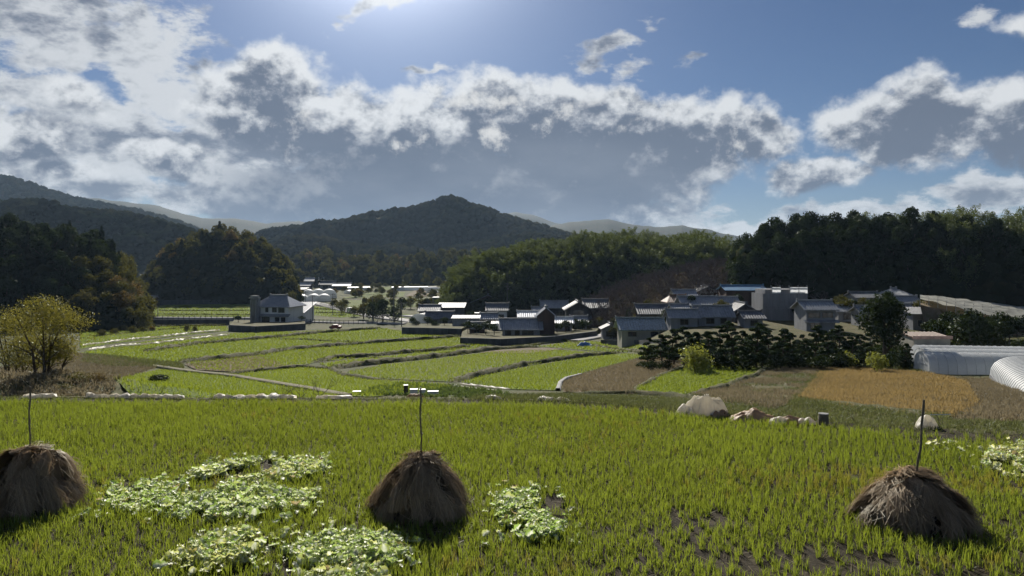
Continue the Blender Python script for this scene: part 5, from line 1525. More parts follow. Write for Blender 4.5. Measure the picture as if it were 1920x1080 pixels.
# ------------------------------------------------------------------ netted slope on the right
xs = np.linspace(36, 130, 80); ys = np.linspace(0, 1, 34)
U, Wv = np.meshgrid(xs, ys)
yn = 150 + (U - 80) * -0.1; yf = 212 + U * 0
XX = U + 40 * Wv; YY = 128 + (178 - 128) * Wv
XX = ((1725 + (U - 36) / 94 * 330) - 960) / F * YY
px_ = 960 + F * XX / YY
pyt = np.interp(px_, [1725, 1800, 1920, 2060], [556, 563, 578, 596]); pyb = np.interp(px_, [1725, 1780, 1850, 1920, 2060], [561, 574, 592, 612, 640])
py_ = pyb + (pyt - pyb) * Wv
ZZ = -(py_ - HZ) / F * YY + 0.45 * np.abs(np.sin(YY * 0.8 + XX * 0.25)) + 0.5 * fbm2(XX * 0.5, YY * 0.5, 3)
V = np.stack([XX, YY, ZZ], -1).reshape(-1, 3); nr, nc = XX.shape
ii = np.arange(nr - 1)[:, None] * nc + np.arange(nc - 1)[None]
Fq = np.stack([ii, ii + 1, ii + nc + 1, ii + nc], -1).reshape(-1, 4)
nt_ = thing('orchard_net', 'white net stretched over the sloping orchard at the right edge', 'net', (float(XX.mean()), float(YY.mean()), float(ZZ.mean())))
o = obj('net', mesh_np('net', V - np.array([XX.mean(), YY.mean(), ZZ.mean()]), Fq, M_net), nt_)
mb = MB()
for k in range(0, nc, 4):
    for j in (0, 8, 16, 24):
        p_ = V.reshape(nr, nc, 3)[j, k]; mb.tube([(p_[0], p_[1], p_[2] - 1.6), (p_[0], p_[1], p_[2] + 0.25)], 0.05, 4)
o = mb.build('posts', M_metal, nt_); o.location = (-XX.mean(), -YY.mean(), -ZZ.mean()); o['kind'] = 'stuff'
# slope under the net
Vg = V.copy().reshape(nr, nc, 3); Vg[..., 2] -= 1.3
fr = Vg[:1].copy(); fr[..., 1] -= 5.0; fr[..., 0] -= 1.5; fr[..., 2] = zmap(fr[..., 0], fr[..., 1]) - 0.5
Vg = np.concatenate([fr, Vg]).reshape(-1, 3); nr += 1
ii = np.arange(nr - 1)[:, None] * nc + np.arange(nc - 1)[None]
Fq = np.stack([ii, ii + 1, ii + nc + 1, ii + nc], -1).reshape(-1, 4)
tag(obj('slope', mesh_np('slope', Vg, Fq, M_brownfield, smooth=True)), kind='structure')
# ------------------------------------------------------------------ garden trees, poles, rails, vehicles
def pine_proto(seed, H=5.0, pads=11):
    """garden pine clipped into flat cushions"""
    r = np.random.default_rng(seed); tr = MB(); pts = [(0, 0, -0.5)]; x = y = 0.0
    for k in range(1, 7):
        x += r.uniform(-0.28, 0.28); y += r.uniform(-0.28, 0.28); pts.append((x, y, H * k / 6.6))
    tr.tube(pts, [0.16, 0.15, 0.13, 0.11, 0.09, 0.06, 0.04], 6)
    Vs = []; Fs = []; vr = []; off = 0
    tops = []
    for i in range(pads):
        t = 0.28 + 0.72 * i / (pads - 1); z = H * t; k = min(5, int(t * 6)); bx_, by_ = pts[k][0], pts[k][1]
        a = i * 2.4 + r.uniform(-0.4, 0.4); reach = (1.35 - t) * 1.45 * r.uniform(0.7, 1.1) if i < pads - 1 else 0
        cx, cy = bx_ + math.cos(a) * reach, by_ + math.sin(a) * reach; rad = (0.42 + 0.50 * (1.1 - t)) * r.uniform(0.85, 1.2)
        if i < pads - 1: tr.tube([(bx_, by_, z - 0.35), ((bx_ + cx) / 2, (by_ + cy) / 2, z - 0.2), (cx, cy, z - 0.08)], [0.06, 0.05, 0.03], 4)
        n = 190; d = r.normal(0, 1, (n, 3)); d[:, 2] = np.abs(d[:, 2]) * 0.9 + 0.02; d /= np.linalg.norm(d, axis=1)[:, None]
        P = np.array([cx, cy, z]) + d * rad * np.array([1, 1, 0.5]) * r.uniform(0.85, 1.05, (n, 1))
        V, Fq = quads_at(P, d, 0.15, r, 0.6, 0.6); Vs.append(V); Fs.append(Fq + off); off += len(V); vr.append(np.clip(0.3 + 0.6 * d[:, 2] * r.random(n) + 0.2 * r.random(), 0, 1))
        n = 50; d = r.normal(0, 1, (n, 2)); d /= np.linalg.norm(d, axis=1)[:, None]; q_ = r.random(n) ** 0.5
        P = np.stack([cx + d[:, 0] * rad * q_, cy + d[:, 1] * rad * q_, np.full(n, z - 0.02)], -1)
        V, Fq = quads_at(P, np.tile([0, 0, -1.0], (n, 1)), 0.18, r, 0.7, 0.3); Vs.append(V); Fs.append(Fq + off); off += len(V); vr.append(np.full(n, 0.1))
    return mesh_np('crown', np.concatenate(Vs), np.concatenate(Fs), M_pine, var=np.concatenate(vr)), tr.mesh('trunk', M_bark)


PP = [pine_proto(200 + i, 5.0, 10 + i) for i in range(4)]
pine_spots = [(1215, 100, 0.72), (1240, 96, 0.9), (1262, 99, 0.98), (1284, 94, 1.0), (1306, 99, 1.06), (1330, 95, 1.0), (1352, 99, 1.08), (1376, 95, 1.02), (1398, 99, 0.96),
              (1420, 95, 1.0), (1442, 99, 0.92), (1464, 95, 0.95), (1486, 99, 1.0), (1508, 95, 0.88), (1530, 99, 0.96), (1552, 95, 1.08), (1574, 99, 1.16), (1596, 97, 0.98), (1618, 100, 0.9), (1700, 100, 0.8)]
pine_spots += [(1296 + i * 34, 107 + (i % 3) * 2, 0.8 + 0.08 * (i % 3)) for i in range(12)]
nbr = ['beside the blue tiled barn', 'just right of the blue tiled barn', 'left of the bright round bush', 'behind the left edge of the bright bush', 'behind the middle of the bright bush',
       'behind the right edge of the bright bush', 'right of the bright round bush', 'below the wide gatehouse roof', 'below the grey gabled house', 'left of the sheeted building foot', 'below the left corner of the sheeting',
       'below the middle of the sheeting', 'below the right corner of the sheeting', 'left of the two storey tiled house', 'in front of the tiled two storey house', 'below the right end of the tiled house',
       'tallest, right of the tiled two storey house', 'between the tallest pine and the big tree', 'at the foot of the big garden tree', 'right of the big garden tree'] + ['in the rear row, below ' + q_ for q_ in ('the left gatehouse', 'the gap between both gatehouses', 'the left end of the wide gatehouse', 'the right end of the wide gatehouse', 'the grey gabled house', 'the low grey roof', 'the left corner of the scaffolding', 'the middle of the scaffolding', 'the right corner of the scaffolding', 'the tiled two storey house', 'the low tiled annex', 'the half hidden tiled house')]
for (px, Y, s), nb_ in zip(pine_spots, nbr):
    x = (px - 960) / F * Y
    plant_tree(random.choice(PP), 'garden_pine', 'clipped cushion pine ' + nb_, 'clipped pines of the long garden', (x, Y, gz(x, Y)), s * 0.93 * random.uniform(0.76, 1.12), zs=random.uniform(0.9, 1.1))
P_big = tree_proto('broad', 301, 'b', M_leafdark, 8.2, 3.3, 3600, 0.20, nl=16)
P_hedge = [tree_proto('broad', 310 + i, 'h', M_leafdark, 3.0, 2.0, 900, 0.17, nl=8) for i in range(3)]
P_bright = tree_proto('broad', 320, 'h', M_bush, 3.0, 2.3, 1400, 0.15, nl=9)
P_bright2 = tree_proto('broad', 321, 'h', M_bush, 3.0, 1.8, 1000, 0.15, nl=8)
def pt(proto, nm, lb, px, Y, s, cat='tree', zs=1.0, group=None, dz=-0.2):
    x = (px - 960) / F * Y
    return plant_tree(proto, nm, lb, group, (x, Y, gz(x, Y) + dz), s, cat, zs=zs)
pt(P_big, 'garden_tree', 'tall loose garden tree rising between the houses and the greenhouses', 1660, 98, 1.18)
pt(P_bright, 'bush', 'bright yellow green rounded bush before the clipped pines', 1305, 88, 1.05, 'bush')
pt(P_bright2, 'bush', 'pale leafy bush at the foot of the garden hedge on the right', 1640, 88, 0.85, 'bush')
pt(P_bright2, 'bush', 'light green bush behind the hedge near the tiled house', 1585, 93, 0.8, 'bush')
for i, (px, s, lb) in enumerate([(1222, 0.55, 'first dark shrub right of the beige barn'), (1248, 0.6, 'dark shrub left of the bright bush'), (1345, 0.8, 'dark shrub right of the bright bush'), (1372, 0.85, 'dark shrub below the gatehouse'),
                                 (1400, 0.85, 'dark shrub below the grey gabled house'), (1428, 0.9, 'broad dark shrub left of the sheeting'), (1456, 0.85, 'dark shrub under the sheeting'), (1484, 0.95, 'dark round shrub right under the sheeting'),
                                 (1512, 0.8, 'dark shrub before the tiled house'), (1540, 0.85, 'darkest shrub below the tiled house'), (1566, 0.9, 'dark shrub left of the big tree'), (1608, 0.85, 'dark shrub at the left of the big tree trunk'),
                                 (1672, 0.9, 'dark shrub right of the big tree trunk'), (1696, 0.8, 'dark shrub left of the greenhouses')]):
    pt(P_hedge[i % 3], 'shrub', lb, px, 91 + (i % 3) * 1.5, s, 'shrub', 0.85)
pt(P_hedge[0], 'shrub', 'low brown scrub left of the garden hedge', 1205, 96, 0.6, 'shrub', 0.6)
P_rd = tree_proto('broad', 330, 'r', M_leafdark, 6.0, 3.6, 2000, 0.24, nl=9, flat=0.95)
pt(P_rd, 'round_tree', 'big round dark evergreen above the long greenhouses', 1822, 112, 1.12, dz=-0.6)
pt(P_mix[0], 'garden_tree', 'yellowish shrub right of the round evergreen', 1872, 108, 0.38, 'shrub')
pt(P_hedge[1], 'shrub', 'dark shrub at the right edge above the greenhouses', 1912, 110, 0.95, 'shrub')
pt(P_mix[2], 'garden_tree', 'light green tree left of the round evergreen', 1762, 128, 0.5)
pt(P_dark[0], 'garden_tree', 'small dark tree between the two roofs behind the garden', 1664, 163, 0.62)
pt(P_mix[1], 'garden_tree', 'yellow green tree behind the striped tiled roof', 1590, 150, 0.55)
pt(P_dark[1], 'garden_tree', 'dark tree in front of the striped roofs on the right', 1742, 140, 0.5)
pt(P_mix[3], 'garden_tree', 'light shrub beside the dark two storey house', 1150, 176, 0.4)
for i, (px, Y, s, lb) in enumerate([(1092, 172, 0.75, 'round shrub before the dark boarded gable'), (1078, 170, 0.6, 'pale shrub right of the storehouse'), (905, 166, 0.8, 'low shrub in the walled garden'), (890, 170, 0.7, 'shrub at the left of the walled garden'),
                                    (870, 190, 0.8, 'dark shrub behind the pale block shed'), (925, 172, 0.7, 'shrub beside the small porch'), (780, 186, 0.6, 'reddish shrub above the long dark wall'), (815, 184, 0.6, 'shrub above the middle of the long wall'),
                                    (882, 214, 1.0, 'dark tree below the white box'), (1412, 145, 0.7, 'dark shrub by the low grey roof'), (1535, 150, 0.7, 'bush behind the tiled house')]):
    pt(P_hedge[i % 3], 'shrub', lb, px, Y * (1.17 if px < 1150 else 1), s * 1.15, 'shrub', dz=0.9 if px < 1150 else 0.1)
for i, (px, Y, s, pr, lb) in enumerate([(1296, 165, .5, 0, 'dark shrub between the brown hut and the white gable'), (1352, 160, .45, 1, 'small tree behind the wide gatehouse roof'), (1384, 172, .5, 0, 'dark tree under the blue sheet roof'), (1424, 165, .5, 1, 'small tree left of the scaffold foot'),
                                      (1500, 148, .5, 0, 'dark tree before the scaffold at its right corner'), (1578, 168, .55, 1, 'tree between carport and tiled house'), (1600, 150, .5, 0, 'dark tree right of the two storey tiled house'), (1618, 160, .5, 1, 'small tree below the carport shed'),
                                      (1690, 150, .45, 0, 'dark tree before the striped tiled roof'), (1722, 150, .5, 1, 'olive tree right of the striped tiled roof'), (1250, 150, .42, 0, 'dark tree behind the blue tiled barn'), (1238, 175, .5, 1, 'olive tree left of the brown roofed hut'),
                                      (1160, 190, .5, 0, 'dark tree between the slate roofed house and the old house'), (1190, 200, .45, 1, 'olive tree at the foot of the bare orchard')]):
    pt((P_dark if pr == 0 else P_mix)[i % 3], 'garden_tree', lb, px, Y, s)
hb = ['first', 'second', 'third', 'fourth', 'fifth', 'sixth', 'seventh', 'eighth', 'ninth', 'tenth', 'eleventh', 'twelfth', 'thirteenth', 'fourteenth', 'fifteenth', 'sixteenth']
for i in range(13):
    pt(P_hedge[i % 3], 'hedge_shrub', hb[i] + ' shrub from the left in the hedge on the bank below the netted slope', 1748 + i * 16, 122 - (i % 2) * 3, 0.95 + 0.2 * (i % 3), 'shrub', 1.0, 'dark hedge below the netted slope', dz=0.2)
for i in range(16):
    pt(P_hedge[i % 3], 'hedge_shrub', hb[i] + ' shrub from the left in the dark hedge behind the clipped pines', 1225 + i * 31, 104 + (i % 2) * 2, 0.95, 'shrub', 0.9, 'dark hedge behind the clipped pines')
for i, (px, py, s, lb) in enumerate([(772, 619, 0.7, 'reddish scrub at the left end of the long dark wall'), (800, 619, 0.8, 'scrub above the middle of the long dark wall'), (832, 620, 0.75, 'scrub left of the pale block shed'),
                                     (876, 634, 0.8, 'garden shrub at the left corner of the walled garden'), (893, 636, 0.75, 'garden shrub second from the garden corner'), (910, 637, 0.85, 'garden shrub left of the porch'), (926, 639, 0.7, 'low garden shrub before the porch'),
                                     (1046, 634, 0.7, 'garden shrub behind the wall, right of the red brown gable'), (1062, 632, 0.85, 'garden shrub before the small storehouse'), (1080, 629, 0.9, 'round garden shrub before the boarded gable'), (1098, 626, 0.8, 'garden shrub before the dark two storey house'),
                                     (440, 614, 0.7, 'low shrub on the base left of the grey tower'), (560, 613, 0.6, 'low shrub before the white wing')]):
    x, y = G(px, py, 100)
    plant_tree(P_hedge[i % 3], 'shrub', lb, None, (x, y + 3, gz(x, y) + 1.7), s * 1.2, 'shrub', zs=0.75)
tag(sheet('yard', wpoly([(1160, 634), (1250, 648), (1500, 650), (1720, 646), (1730, 600), (1725, 572), (1560, 566), (1300, 570), (1180, 590)], 100), M_rough, dz=0.08), kind='structure')
# dark scrub along the lower edge of the walls
for i, (px, Y, s) in enumerate([(880, 155, 0.45), (905, 154, 0.4), (935, 152, 0.5), (965, 151, 0.5), (1000, 152, 0.55), (1030, 153, 0.5), (1060, 156, 0.5)]):
    pt(P_hedge[i % 3], 'shrub', 'low dark scrub along the foot of the garden wall', px, Y * 1.08, s, 'shrub', 0.6, 'dark scrub along the garden wall')
# dark creeping shrubs between the fields
pt(P_hedge[0], 'shrub', 'spreading dark shrub on the bank left of the field path', 300, 76, 0.75, 'shrub', 0.42, dz=-0.25)
pt(P_hedge[1], 'shrub', 'small dark heap of weeds on the path side', 208, 74, 0.3, 'shrub', 0.5)


# the tree in front on the left mound
def mound_tree(seed, H, rad, n, stems, name, label, px, Y, s=1.0):
    r = np.random.default_rng(seed)
    x = (px - 960) / F * Y
    t = thing(name, label, 'tree', (x, Y, gz(x, Y)), 0)
    V, Fq, var = lobes_crown(seed, H * 0.25, H, rad, 34, int(n * 1.7), 0.062 * s, 0.5, 0.55, 0.35)
    obj('crown', mesh_np('crown', V, Fq, M_yellow, var=var), t)
    for k in range(stems):
        mb = MB(); a = 6.283 * k / stems + 0.5; b = 0.10 + 0.16 * k
        p0 = Vector((math.cos(a) * b, math.sin(a) * b, -0.3)); p1 = p0 + Vector((math.cos(a) * 0.2, math.sin(a) * 0.2, H * 0.4)); p2 = p1 + Vector((math.cos(a) * rad * 0.3, math.sin(a) * rad * 0.3, H * 0.42))
        mb.tube([p0, p1, p2], [0.085, 0.06, 0.02], 7)
        for j in range(5):
            aa = r.uniform(0, 6.283); q0 = p0.lerp(p1, 0.5 + 0.5 * r.random()); q1 = q0 + Vector((math.cos(aa) * rad * 0.55, math.sin(aa) * rad * 0.55, H * r.uniform(0.12, 0.35)))
            mb.tube([q0, q0.lerp(q1, 0.5) + Vector((0, 0, 0.1)), q1], [0.035, 0.022, 0.008], 4)
        mb.build('trunk', M_bark, t)
    return t


mound_tree(401, 4.7, 2.6, 4000, 4, 'mound_tree', 'many stemmed tree with yellowing leaves on the mound at the left', 84, 43)
mound_tree(402, 6.6, 2.9, 3600, 3, 'mound_tree', 'taller tree with brownish top behind the yellowing tree, cut by the left edge', 22, 52)
mound_tree(403, 4.4, 1.9, 2600, 2, 'mound_tree', 'small leafy tree between the two bigger mound trees', 58, 50)
mound_tree(405, 2.1, 1.25, 1300, 2, 'mound_tree', 'dark young tree at the right of the mound tree trunks', 108, 43.5)
P_mound = tree_proto('broad', 407, 'h', M_leafmix, 2.2, 2.4, 1500, 0.10, nl=8)
for px, Y, s, lb in [(150, 42, 0.42, 'ochre scrub on the right shoulder of the mound'), (185, 43, 0.40, 'dark scrub at the right end of the mound'), (120, 40, 0.34, 'low ochre scrub under the mound tree'), (210, 47, 0.36, 'scrub where the mound meets the near field'),
                     (165, 48, 0.36, 'brown scrub behind the mound shoulder')]:
    pt(P_mound, 'scrub', lb, px, Y, s, 'shrub', 0.7)


# ---- utility poles, wires and lamp posts
def upole(label, px, pyb, Y, H, arms=2, steps=True, name='utility_pole', cat='utility pole', r0=0.16):
    Yk = G(px, pyb, 100)[1]; H *= Yk / Y; Y = Yk; x = (px - 960) / F * Y; z = gz(x, Y)
    t = thing(name, label, cat, (x, Y, z), 0)
    mb = MB(); mb.tube([(0, 0, -0.5), (0, 0, H)], [r0, r0 * 0.6], 8); mb.build('pole', M_upole, t)
    for k in range(arms):
        m_ = MB(); z_ = H - 0.5 - 0.9 * k; m_.box(-0.9, -0.06, z_, 0.9, 0.06, z_ + 0.1)
        for xx in (-0.8, -0.3, 0.3, 0.8): m_.tube([(xx, 0, z_ + 0.1), (xx, 0, z_ + 0.32)], 0.05, 5)
        m_.build('crossarm', M_upole, t)
    if steps:
        m_ = MB()
        for k in range(int((H - 4) / 0.5)): m_.box(-0.32, -0.02, 2.5 + k * 0.5, 0.32, 0.02, 2.54 + k * 0.5)
        m_.build('step_bolts', M_upole, t)
        m_ = MB(); m_.tube([(0.35, 0, H - 2.6), (0.35, 0, H - 1.8)], 0.22, 8); m_.build('transformer', M_upole, t)
    return Vector((x, Y, z + H))


PT = {}
for k, (lb, px, pyb, Y, H, arms) in enumerate([('tall dark pole with many step bolts beside the road bend', 738, 606, 195, 9.5, 2), ('thin pole at the right corner of the white house', 573, 598, 200, 7.5, 1),
                                               ('pole just right of the white house wing', 586, 604, 196, 7.0, 1), ('pole by the roadside between field and trees', 624, 590, 225, 6.5, 1), ('pole where the road passes the roadside trees', 698, 597, 215, 6.5, 1),
                                               ('pole at the left end of the long dark wall', 753, 612, 186, 6.0, 1), ('tall pole beside the brown gabled house', 951, 603, 190, 10, 2), ('slim pole behind the bright roofed house', 1040, 585, 215, 7.2, 1),
                                               ('left one of two poles near the guard rail', 270, 600, 205, 6.5, 1), ('right one of two poles near the guard rail', 296, 598, 206, 5.5, 1), ('pole among the bare trees of the orchard', 1216, 560, 215, 7.0, 1),
                                               ('pole beside the brown roofed hut', 1317, 560, 190, 7.0, 1), ('thin pole beside the wood on the right', 1622, 560, 180, 6.0, 2)]):
    PT[k] = upole(lb, px, pyb, Y, H, arms, k in (0, 6))
def wire(label, a, b, sag=1.0, off=0.0):
    pts = []
    for i in range(13):
        t = i / 12; p_ = a.lerp(b, t); p_.z -= sag * 4 * t * (1 - t) + 0.15 + off; pts.append(p_)
    mb = MB(); mb.tube(pts, 0.022, 4, cap=False)
    tag(mb.build('power_line', M_upole), label, 'wire', 'power lines across the village')
for a, b, s in ((0, 5, 0.4), (5, 6, 1.2), (6, 7, 0.8), (7, 10, 1.0), (10, 11, 0.7), (0, 4, 0.5), (4, 3, 0.6), (2, 0, 1.0)):
    wire('thin wire strung between two of the village utility poles', PT[a], PT[b], s, 0); wire('thin wire strung between two of the village utility poles', PT[a], PT[b], s * 1.1, 0.9)


# ---- guard rails: posts and rails
def guardrail(label, pts, h=0.95, gap=2.0, dz=1.1):
    W = wpoly(pts, 100, 6, closed=False); seg = np.linalg.norm(np.diff(W, axis=0), axis=1); s = np.concatenate([[0], np.cumsum(seg)])
    n = int(s[-1] / gap); t = np.linspace(0, s[-1], n + 1)
    X = np.interp(t, s, W[:, 0]); Yv = np.interp(t, s, W[:, 1]); Z = zmap(X, Yv) + dz
    g = thing('guard_rail', label, 'guard rail', (float(X[0]), float(Yv[0]), float(Z[0])))
    pm = MB(); pm.box(-0.07, -0.07, -0.6, 0.07, 0.07, h); me = pm.mesh('post', M_frame)
    for x, y, z in zip(X, Yv, Z): obj('post', me, g, (x - X[0], y - Yv[0], z - Z[0]))
    for hh in (0.45, 0.85):
        m_ = MB(); m_.tube([(x - X[0], y - Yv[0], z - Z[0] + hh) for x, y, z in zip(X, Yv, Z)], 0.05, 4); m_.build('rail', M_frame, g)


guardrail('dark guard rail along the raised road left of the white house', [(175, 601), (290, 602), (430, 603), (470, 603)])
guardrail('dark rail along the lower road right of the white house', [(575, 606), (640, 608), (735, 607)], dz=0.4, h=1.1, gap=1.6)
guardrail('rail beside the diagonal road', [(600, 573), (650, 585), (715, 600)], dz=0.35, h=1.0)


# ---- vehicles
def car(label, px, Y, rz, paint, L=3.9, Wc=1.6, H=1.45, name='parked_car', cat='car', dz=0.1, van=False):
    x = (px - 960) / F * Y
    t = thing(name, label, cat, (x, Y, gz(x, Y) + dz), R(rz))
    a = L / 2; b = Wc / 2
    prof = [(-a, 0.3), (-a, 0.85), (-a * 0.92, 0.95), (-a * 0.62, 0.98), (-a * 0.42, H), (a * 0.38, H), (a * 0.62, 0.98), (a * 0.93, 0.85), (a, 0.65), (a, 0.3)] if not van else \
           [(-a, 0.3), (-a, 0.9), (-a * 0.95, H * 0.97), (a * 0.62, H), (a * 0.92, 0.95), (a, 0.85), (a, 0.3)]
    mb = MB(); n = len(prof); vs = []
    for s in (-1, 1): vs += [(p_[0], s * b * (0.86 if p_[1] > 1.0 else 1.0), p_[1]) for p_ in prof]
    fs = [tuple(range(n - 1, -1, -1)), tuple(range(n, 2 * n))] + [(i, (i + 1) % n, (i + 1) % n + n, i + n) for i in range(n)]
    mb.add(vs, [f[::-1] for f in fs]); mb.build('body', paint, t)
    for s in (-1, 1):
        m_ = MB(); m_.box(-a * 0.48, min(s * b * 0.93, s * b * 0.90), 1.0, a * 0.45, max(s * b * 0.93, s * b * 0.90), H - 0.12); m_.build('side_window', M_glass, t)
    m_ = MB(); xw = a * 0.5 if not van else a * 0.79; m_.add([(xw + .13, -b * .8, 1.0), (xw + .13, b * .8, 1.0), (xw - 0.10, b * .75, H - .08), (xw - 0.10, -b * .75, H - .08)], [(0, 1, 2, 3)]); m_.build('windscreen', M_glass, t)
    for sx in (-0.62, 0.62):
        for s in (-1, 1):
            m_ = MB(); m_.tube([(sx * a, s * b * 0.78, 0.3), (sx * a, s * b * 1.02, 0.3)], 0.3, 12); w_ = m_.build('wheel', M_rubber, t)
            h_ = MB(); h_.tube([(sx * a, s * b * 1.02, 0.3), (sx * a, s * b * 1.04, 0.3)], 0.17, 10); h_.build('rim', M_metal, w_)
    for s in (-1, 1):
        m_ = MB(); m_.box(a - 0.02, s * b * 0.7 - 0.15, 0.62, a + 0.02, s * b * 0.7 + 0.15, 0.78); m_.build('headlight', M_glass, t)
    return t


car('dark red car parked on the field track right of the white house', 629, 222, 175, M_red, 3.4, 1.6, 1.4)
car('small white van on the diagonal road', 657, 305, -60, M_vwhite, 4.2, 1.7, 1.9, 'parked_van', 'van', 0.45, True)
car('white light truck like car by the small porch', 924, 190, 20, M_vwhite, 3.6, 1.5, 1.7, 'parked_van', 'van', 1.6, True)
# blue sheet covered heap at the lane
def heap(name, label, cat, x, y, rx, ry, h, mat, seed, pleat=0.0, n=26, fold=0.12, z=None, rz=0):
    U, W = np.meshgrid(np.linspace(0, 2 * np.pi, n * 2 + 1), np.linspace(0, 1, n // 2))
    r = W ** 0.8
    X = np.cos(U) * r * rx; Y = np.sin(U) * r * ry
    e = fbm2(np.cos(U) * 2 + seed, np.sin(U) * 2 + seed, 3)
    X = X * (1 + 0.6 * e); Y = Y * (1 + 0.6 * e)
    Z = h * (1 - W ** 2.4) * (1 + 1.0 * fbm2(X / rx * 1.8 + seed, Y / ry * 1.8, 4)) + fold * fbm2(X * 4 + seed, Y * 4, 3) * (1 - W ** 4)
    if pleat: 
        X = X * (1 + 0.0); Z = Z + pleat * np.sin(np.arctan2(Y, X) * 26 + 3 * e) * r * (1 - W ** 3); 
    Z = np.where(W > 0.97, -0.08, Z)
    V = np.stack([X, Y, Z], -1).reshape(-1, 3); nr, nc = X.shape
    ii = np.arange(nr - 1)[:, None] * nc + np.arange(nc - 1)[None]
    Fq = np.stack([ii, ii + nc, ii + nc + 1, ii + 1], -1).reshape(-1, 4)
    o = obj(name, mesh_np(name, V, Fq, mat, smooth=True), None, (x, y, (gz(x, y) if z is None else z)), (0, 0, R(rz)))
    return tag(o, label, cat)
x = (1098 - 960) / F * 152
heap('covered_heap', 'heap under a blue sheet beside the lane', 'heap', x, 152, 1.7, 0.8, 0.8, M_bluetarp, 3)
# small white scraps and bins by the village
for px, Y, s, m_, lb in [(1108, 151, 0.4, M_vwhite, 'small white bag beside the blue sheeted heap'), (1131, 146, 0.35, M_vwhite, 'tiny white bag by the brown roofed shed')]:
    x = (px - 960) / F * Y
    heap('bag', lb, 'bag', x, Y, s, s * 0.7, s, m_, 9)
# white film strips lying along two field rows on the left
def film_strip(label, pts, w=0.9, breaks=0.25, name='film_strip', far=None, h=0.18, mat=None, lift=0.12, tm=0.5, seed=0, edge=False):
    if edge:   # follows the rim of the near paddy
        ex_ = np.linspace(pts[0], pts[1], 60); W = np.stack([ex_, yedge(ex_) + 0.05 + 0.25 * fbm2(ex_ * 0.5, 3.0, 2)], -1)
    else: W = wpoly(pts, far, 6, closed=False)
    seg = np.linalg.norm(np.diff(W, axis=0), axis=1); s = np.concatenate([[0], np.cumsum(seg)])
    n = max(8, int(s[-1] / tm)); t = np.linspace(0, s[-1], n)
    C = np.stack([np.interp(t, s, W[:, 0]), np.interp(t, s, W[:, 1])], -1); D = np.gradient(C, axis=0); D /= np.linalg.norm(D, axis=1)[:, None]; N = np.stack([-D[:, 1], D[:, 0]], -1)
    q1 = 2.6 if edge else 0.9; q2 = 6.5 if edge else 2.1
    ww = w * np.clip(0.55 + 1.7 * fbm2(t * q1 + seed, 1.0, 3), 0.02, 1.5)
    hk = 1 + 0 * t
    gp = vn2(t * (0.8 if edge else 0.35) + seed, 8.1) < breaks
    ww[gp] *= 0.08
    if edge: hk[gp] = 0.1
    V = []
    for o, k in ((-0.5, 0), (-0.3, 0.8), (-0.05, 1.0), (0.15, 0.5), (0.3, 0.9), (0.5, 0)):
        Q = C + N * (o * ww + 0.3 * fbm2(t * 1.1 + seed, 4.4, 2))[:, None]
        V.append(np.stack([Q[:, 0], Q[:, 1], zmap(Q[:, 0], Q[:, 1]) + lift * 0.4 + k * hk * (h * (0.3 + 1.4 * vn2(t * q2 + o * 9 + seed, 2.0)))], -1))
    V = np.stack(V, 1).reshape(-1, 3); m = 6
    ii = np.arange(n - 1)[:, None] * m + np.arange(m - 1)[None]
    Fq = np.stack([ii, ii + m, ii + m + 1, ii + 1], -1).reshape(-1, 4)
    return tag(obj(name, mesh_np(name, V, Fq, mat or M_vinyl)), label, 'plastic sheet')


film_strip('upper one of two torn white film strips across the left field', [(157, 650), (198, 645), (250, 638), (300, 634), (360, 626), (412, 622)], 1.2, 0.40, seed=1, h=0.30, lift=0.6)
film_strip('lower one of two torn white film strips across the left field', [(170, 658), (210, 653), (275, 648), (345, 639), (430, 630)], 1.2, 0.40, seed=5, h=0.3, lift=0.6)
film_strip('pair of white mulch strips beside the vegetable patch, upper one', [(862, 721), (890, 724), (955, 731)], 0.45, 0.0, far=34, seed=3, h=0.1)
film_strip('pair of white mulch strips beside the vegetable patch, lower one', [(852, 724), (880, 729), (925, 733)], 0.5, 0.0, far=34, seed=8, h=0.1)
# ------------------------------------------------------------------ the near paddy
yy = np.concatenate([np.arange(-2, 10, 1.0), np.arange(10, 29.2, 0.25)])
V = []; 
XS = np.linspace(-1, 1, 180)
for y in yy:
    x = XS * (max(y, 3) * 0.95 + 6); V.append(np.stack([x, np.full_like(x, y), -5.0 + 0.012 + 0.05 * fbm2(x * 3, y * 3, 3) + 0.03 * fbm2(x * 9, y * 9, 2)], -1))
V = np.array(V); ye = yedge(V[..., 0]) - 0.15
V[..., 2] = np.maximum(V[..., 2], zmap(V[..., 0], V[..., 1]) + 0.01)
nr, nc = V.shape[:2]
ii = np.arange(nr - 1)[:, None] * nc + np.arange(nc - 1)[None]
Fq = np.stack([ii, ii + 1, ii + nc + 1, ii + nc], -1).reshape(-1, 4)
Vf = V.reshape(-1, 3); ok_ = (Vf[Fq[:, 0], 1] < yedge(Vf[Fq[:, 0], 0]) - 0.1)
M_mud = groundmat('paddy_mud', ((0.028, 0.024, 0.016), (0.055, 0.045, 0.031), (0.085, 0.072, 0.046)), 1.2, bump=0.03, fine=14)
tag(obj('paddy_soil', mesh_np('paddy_soil', Vf, Fq[ok_], M_mud, smooth=True)), kind='structure')

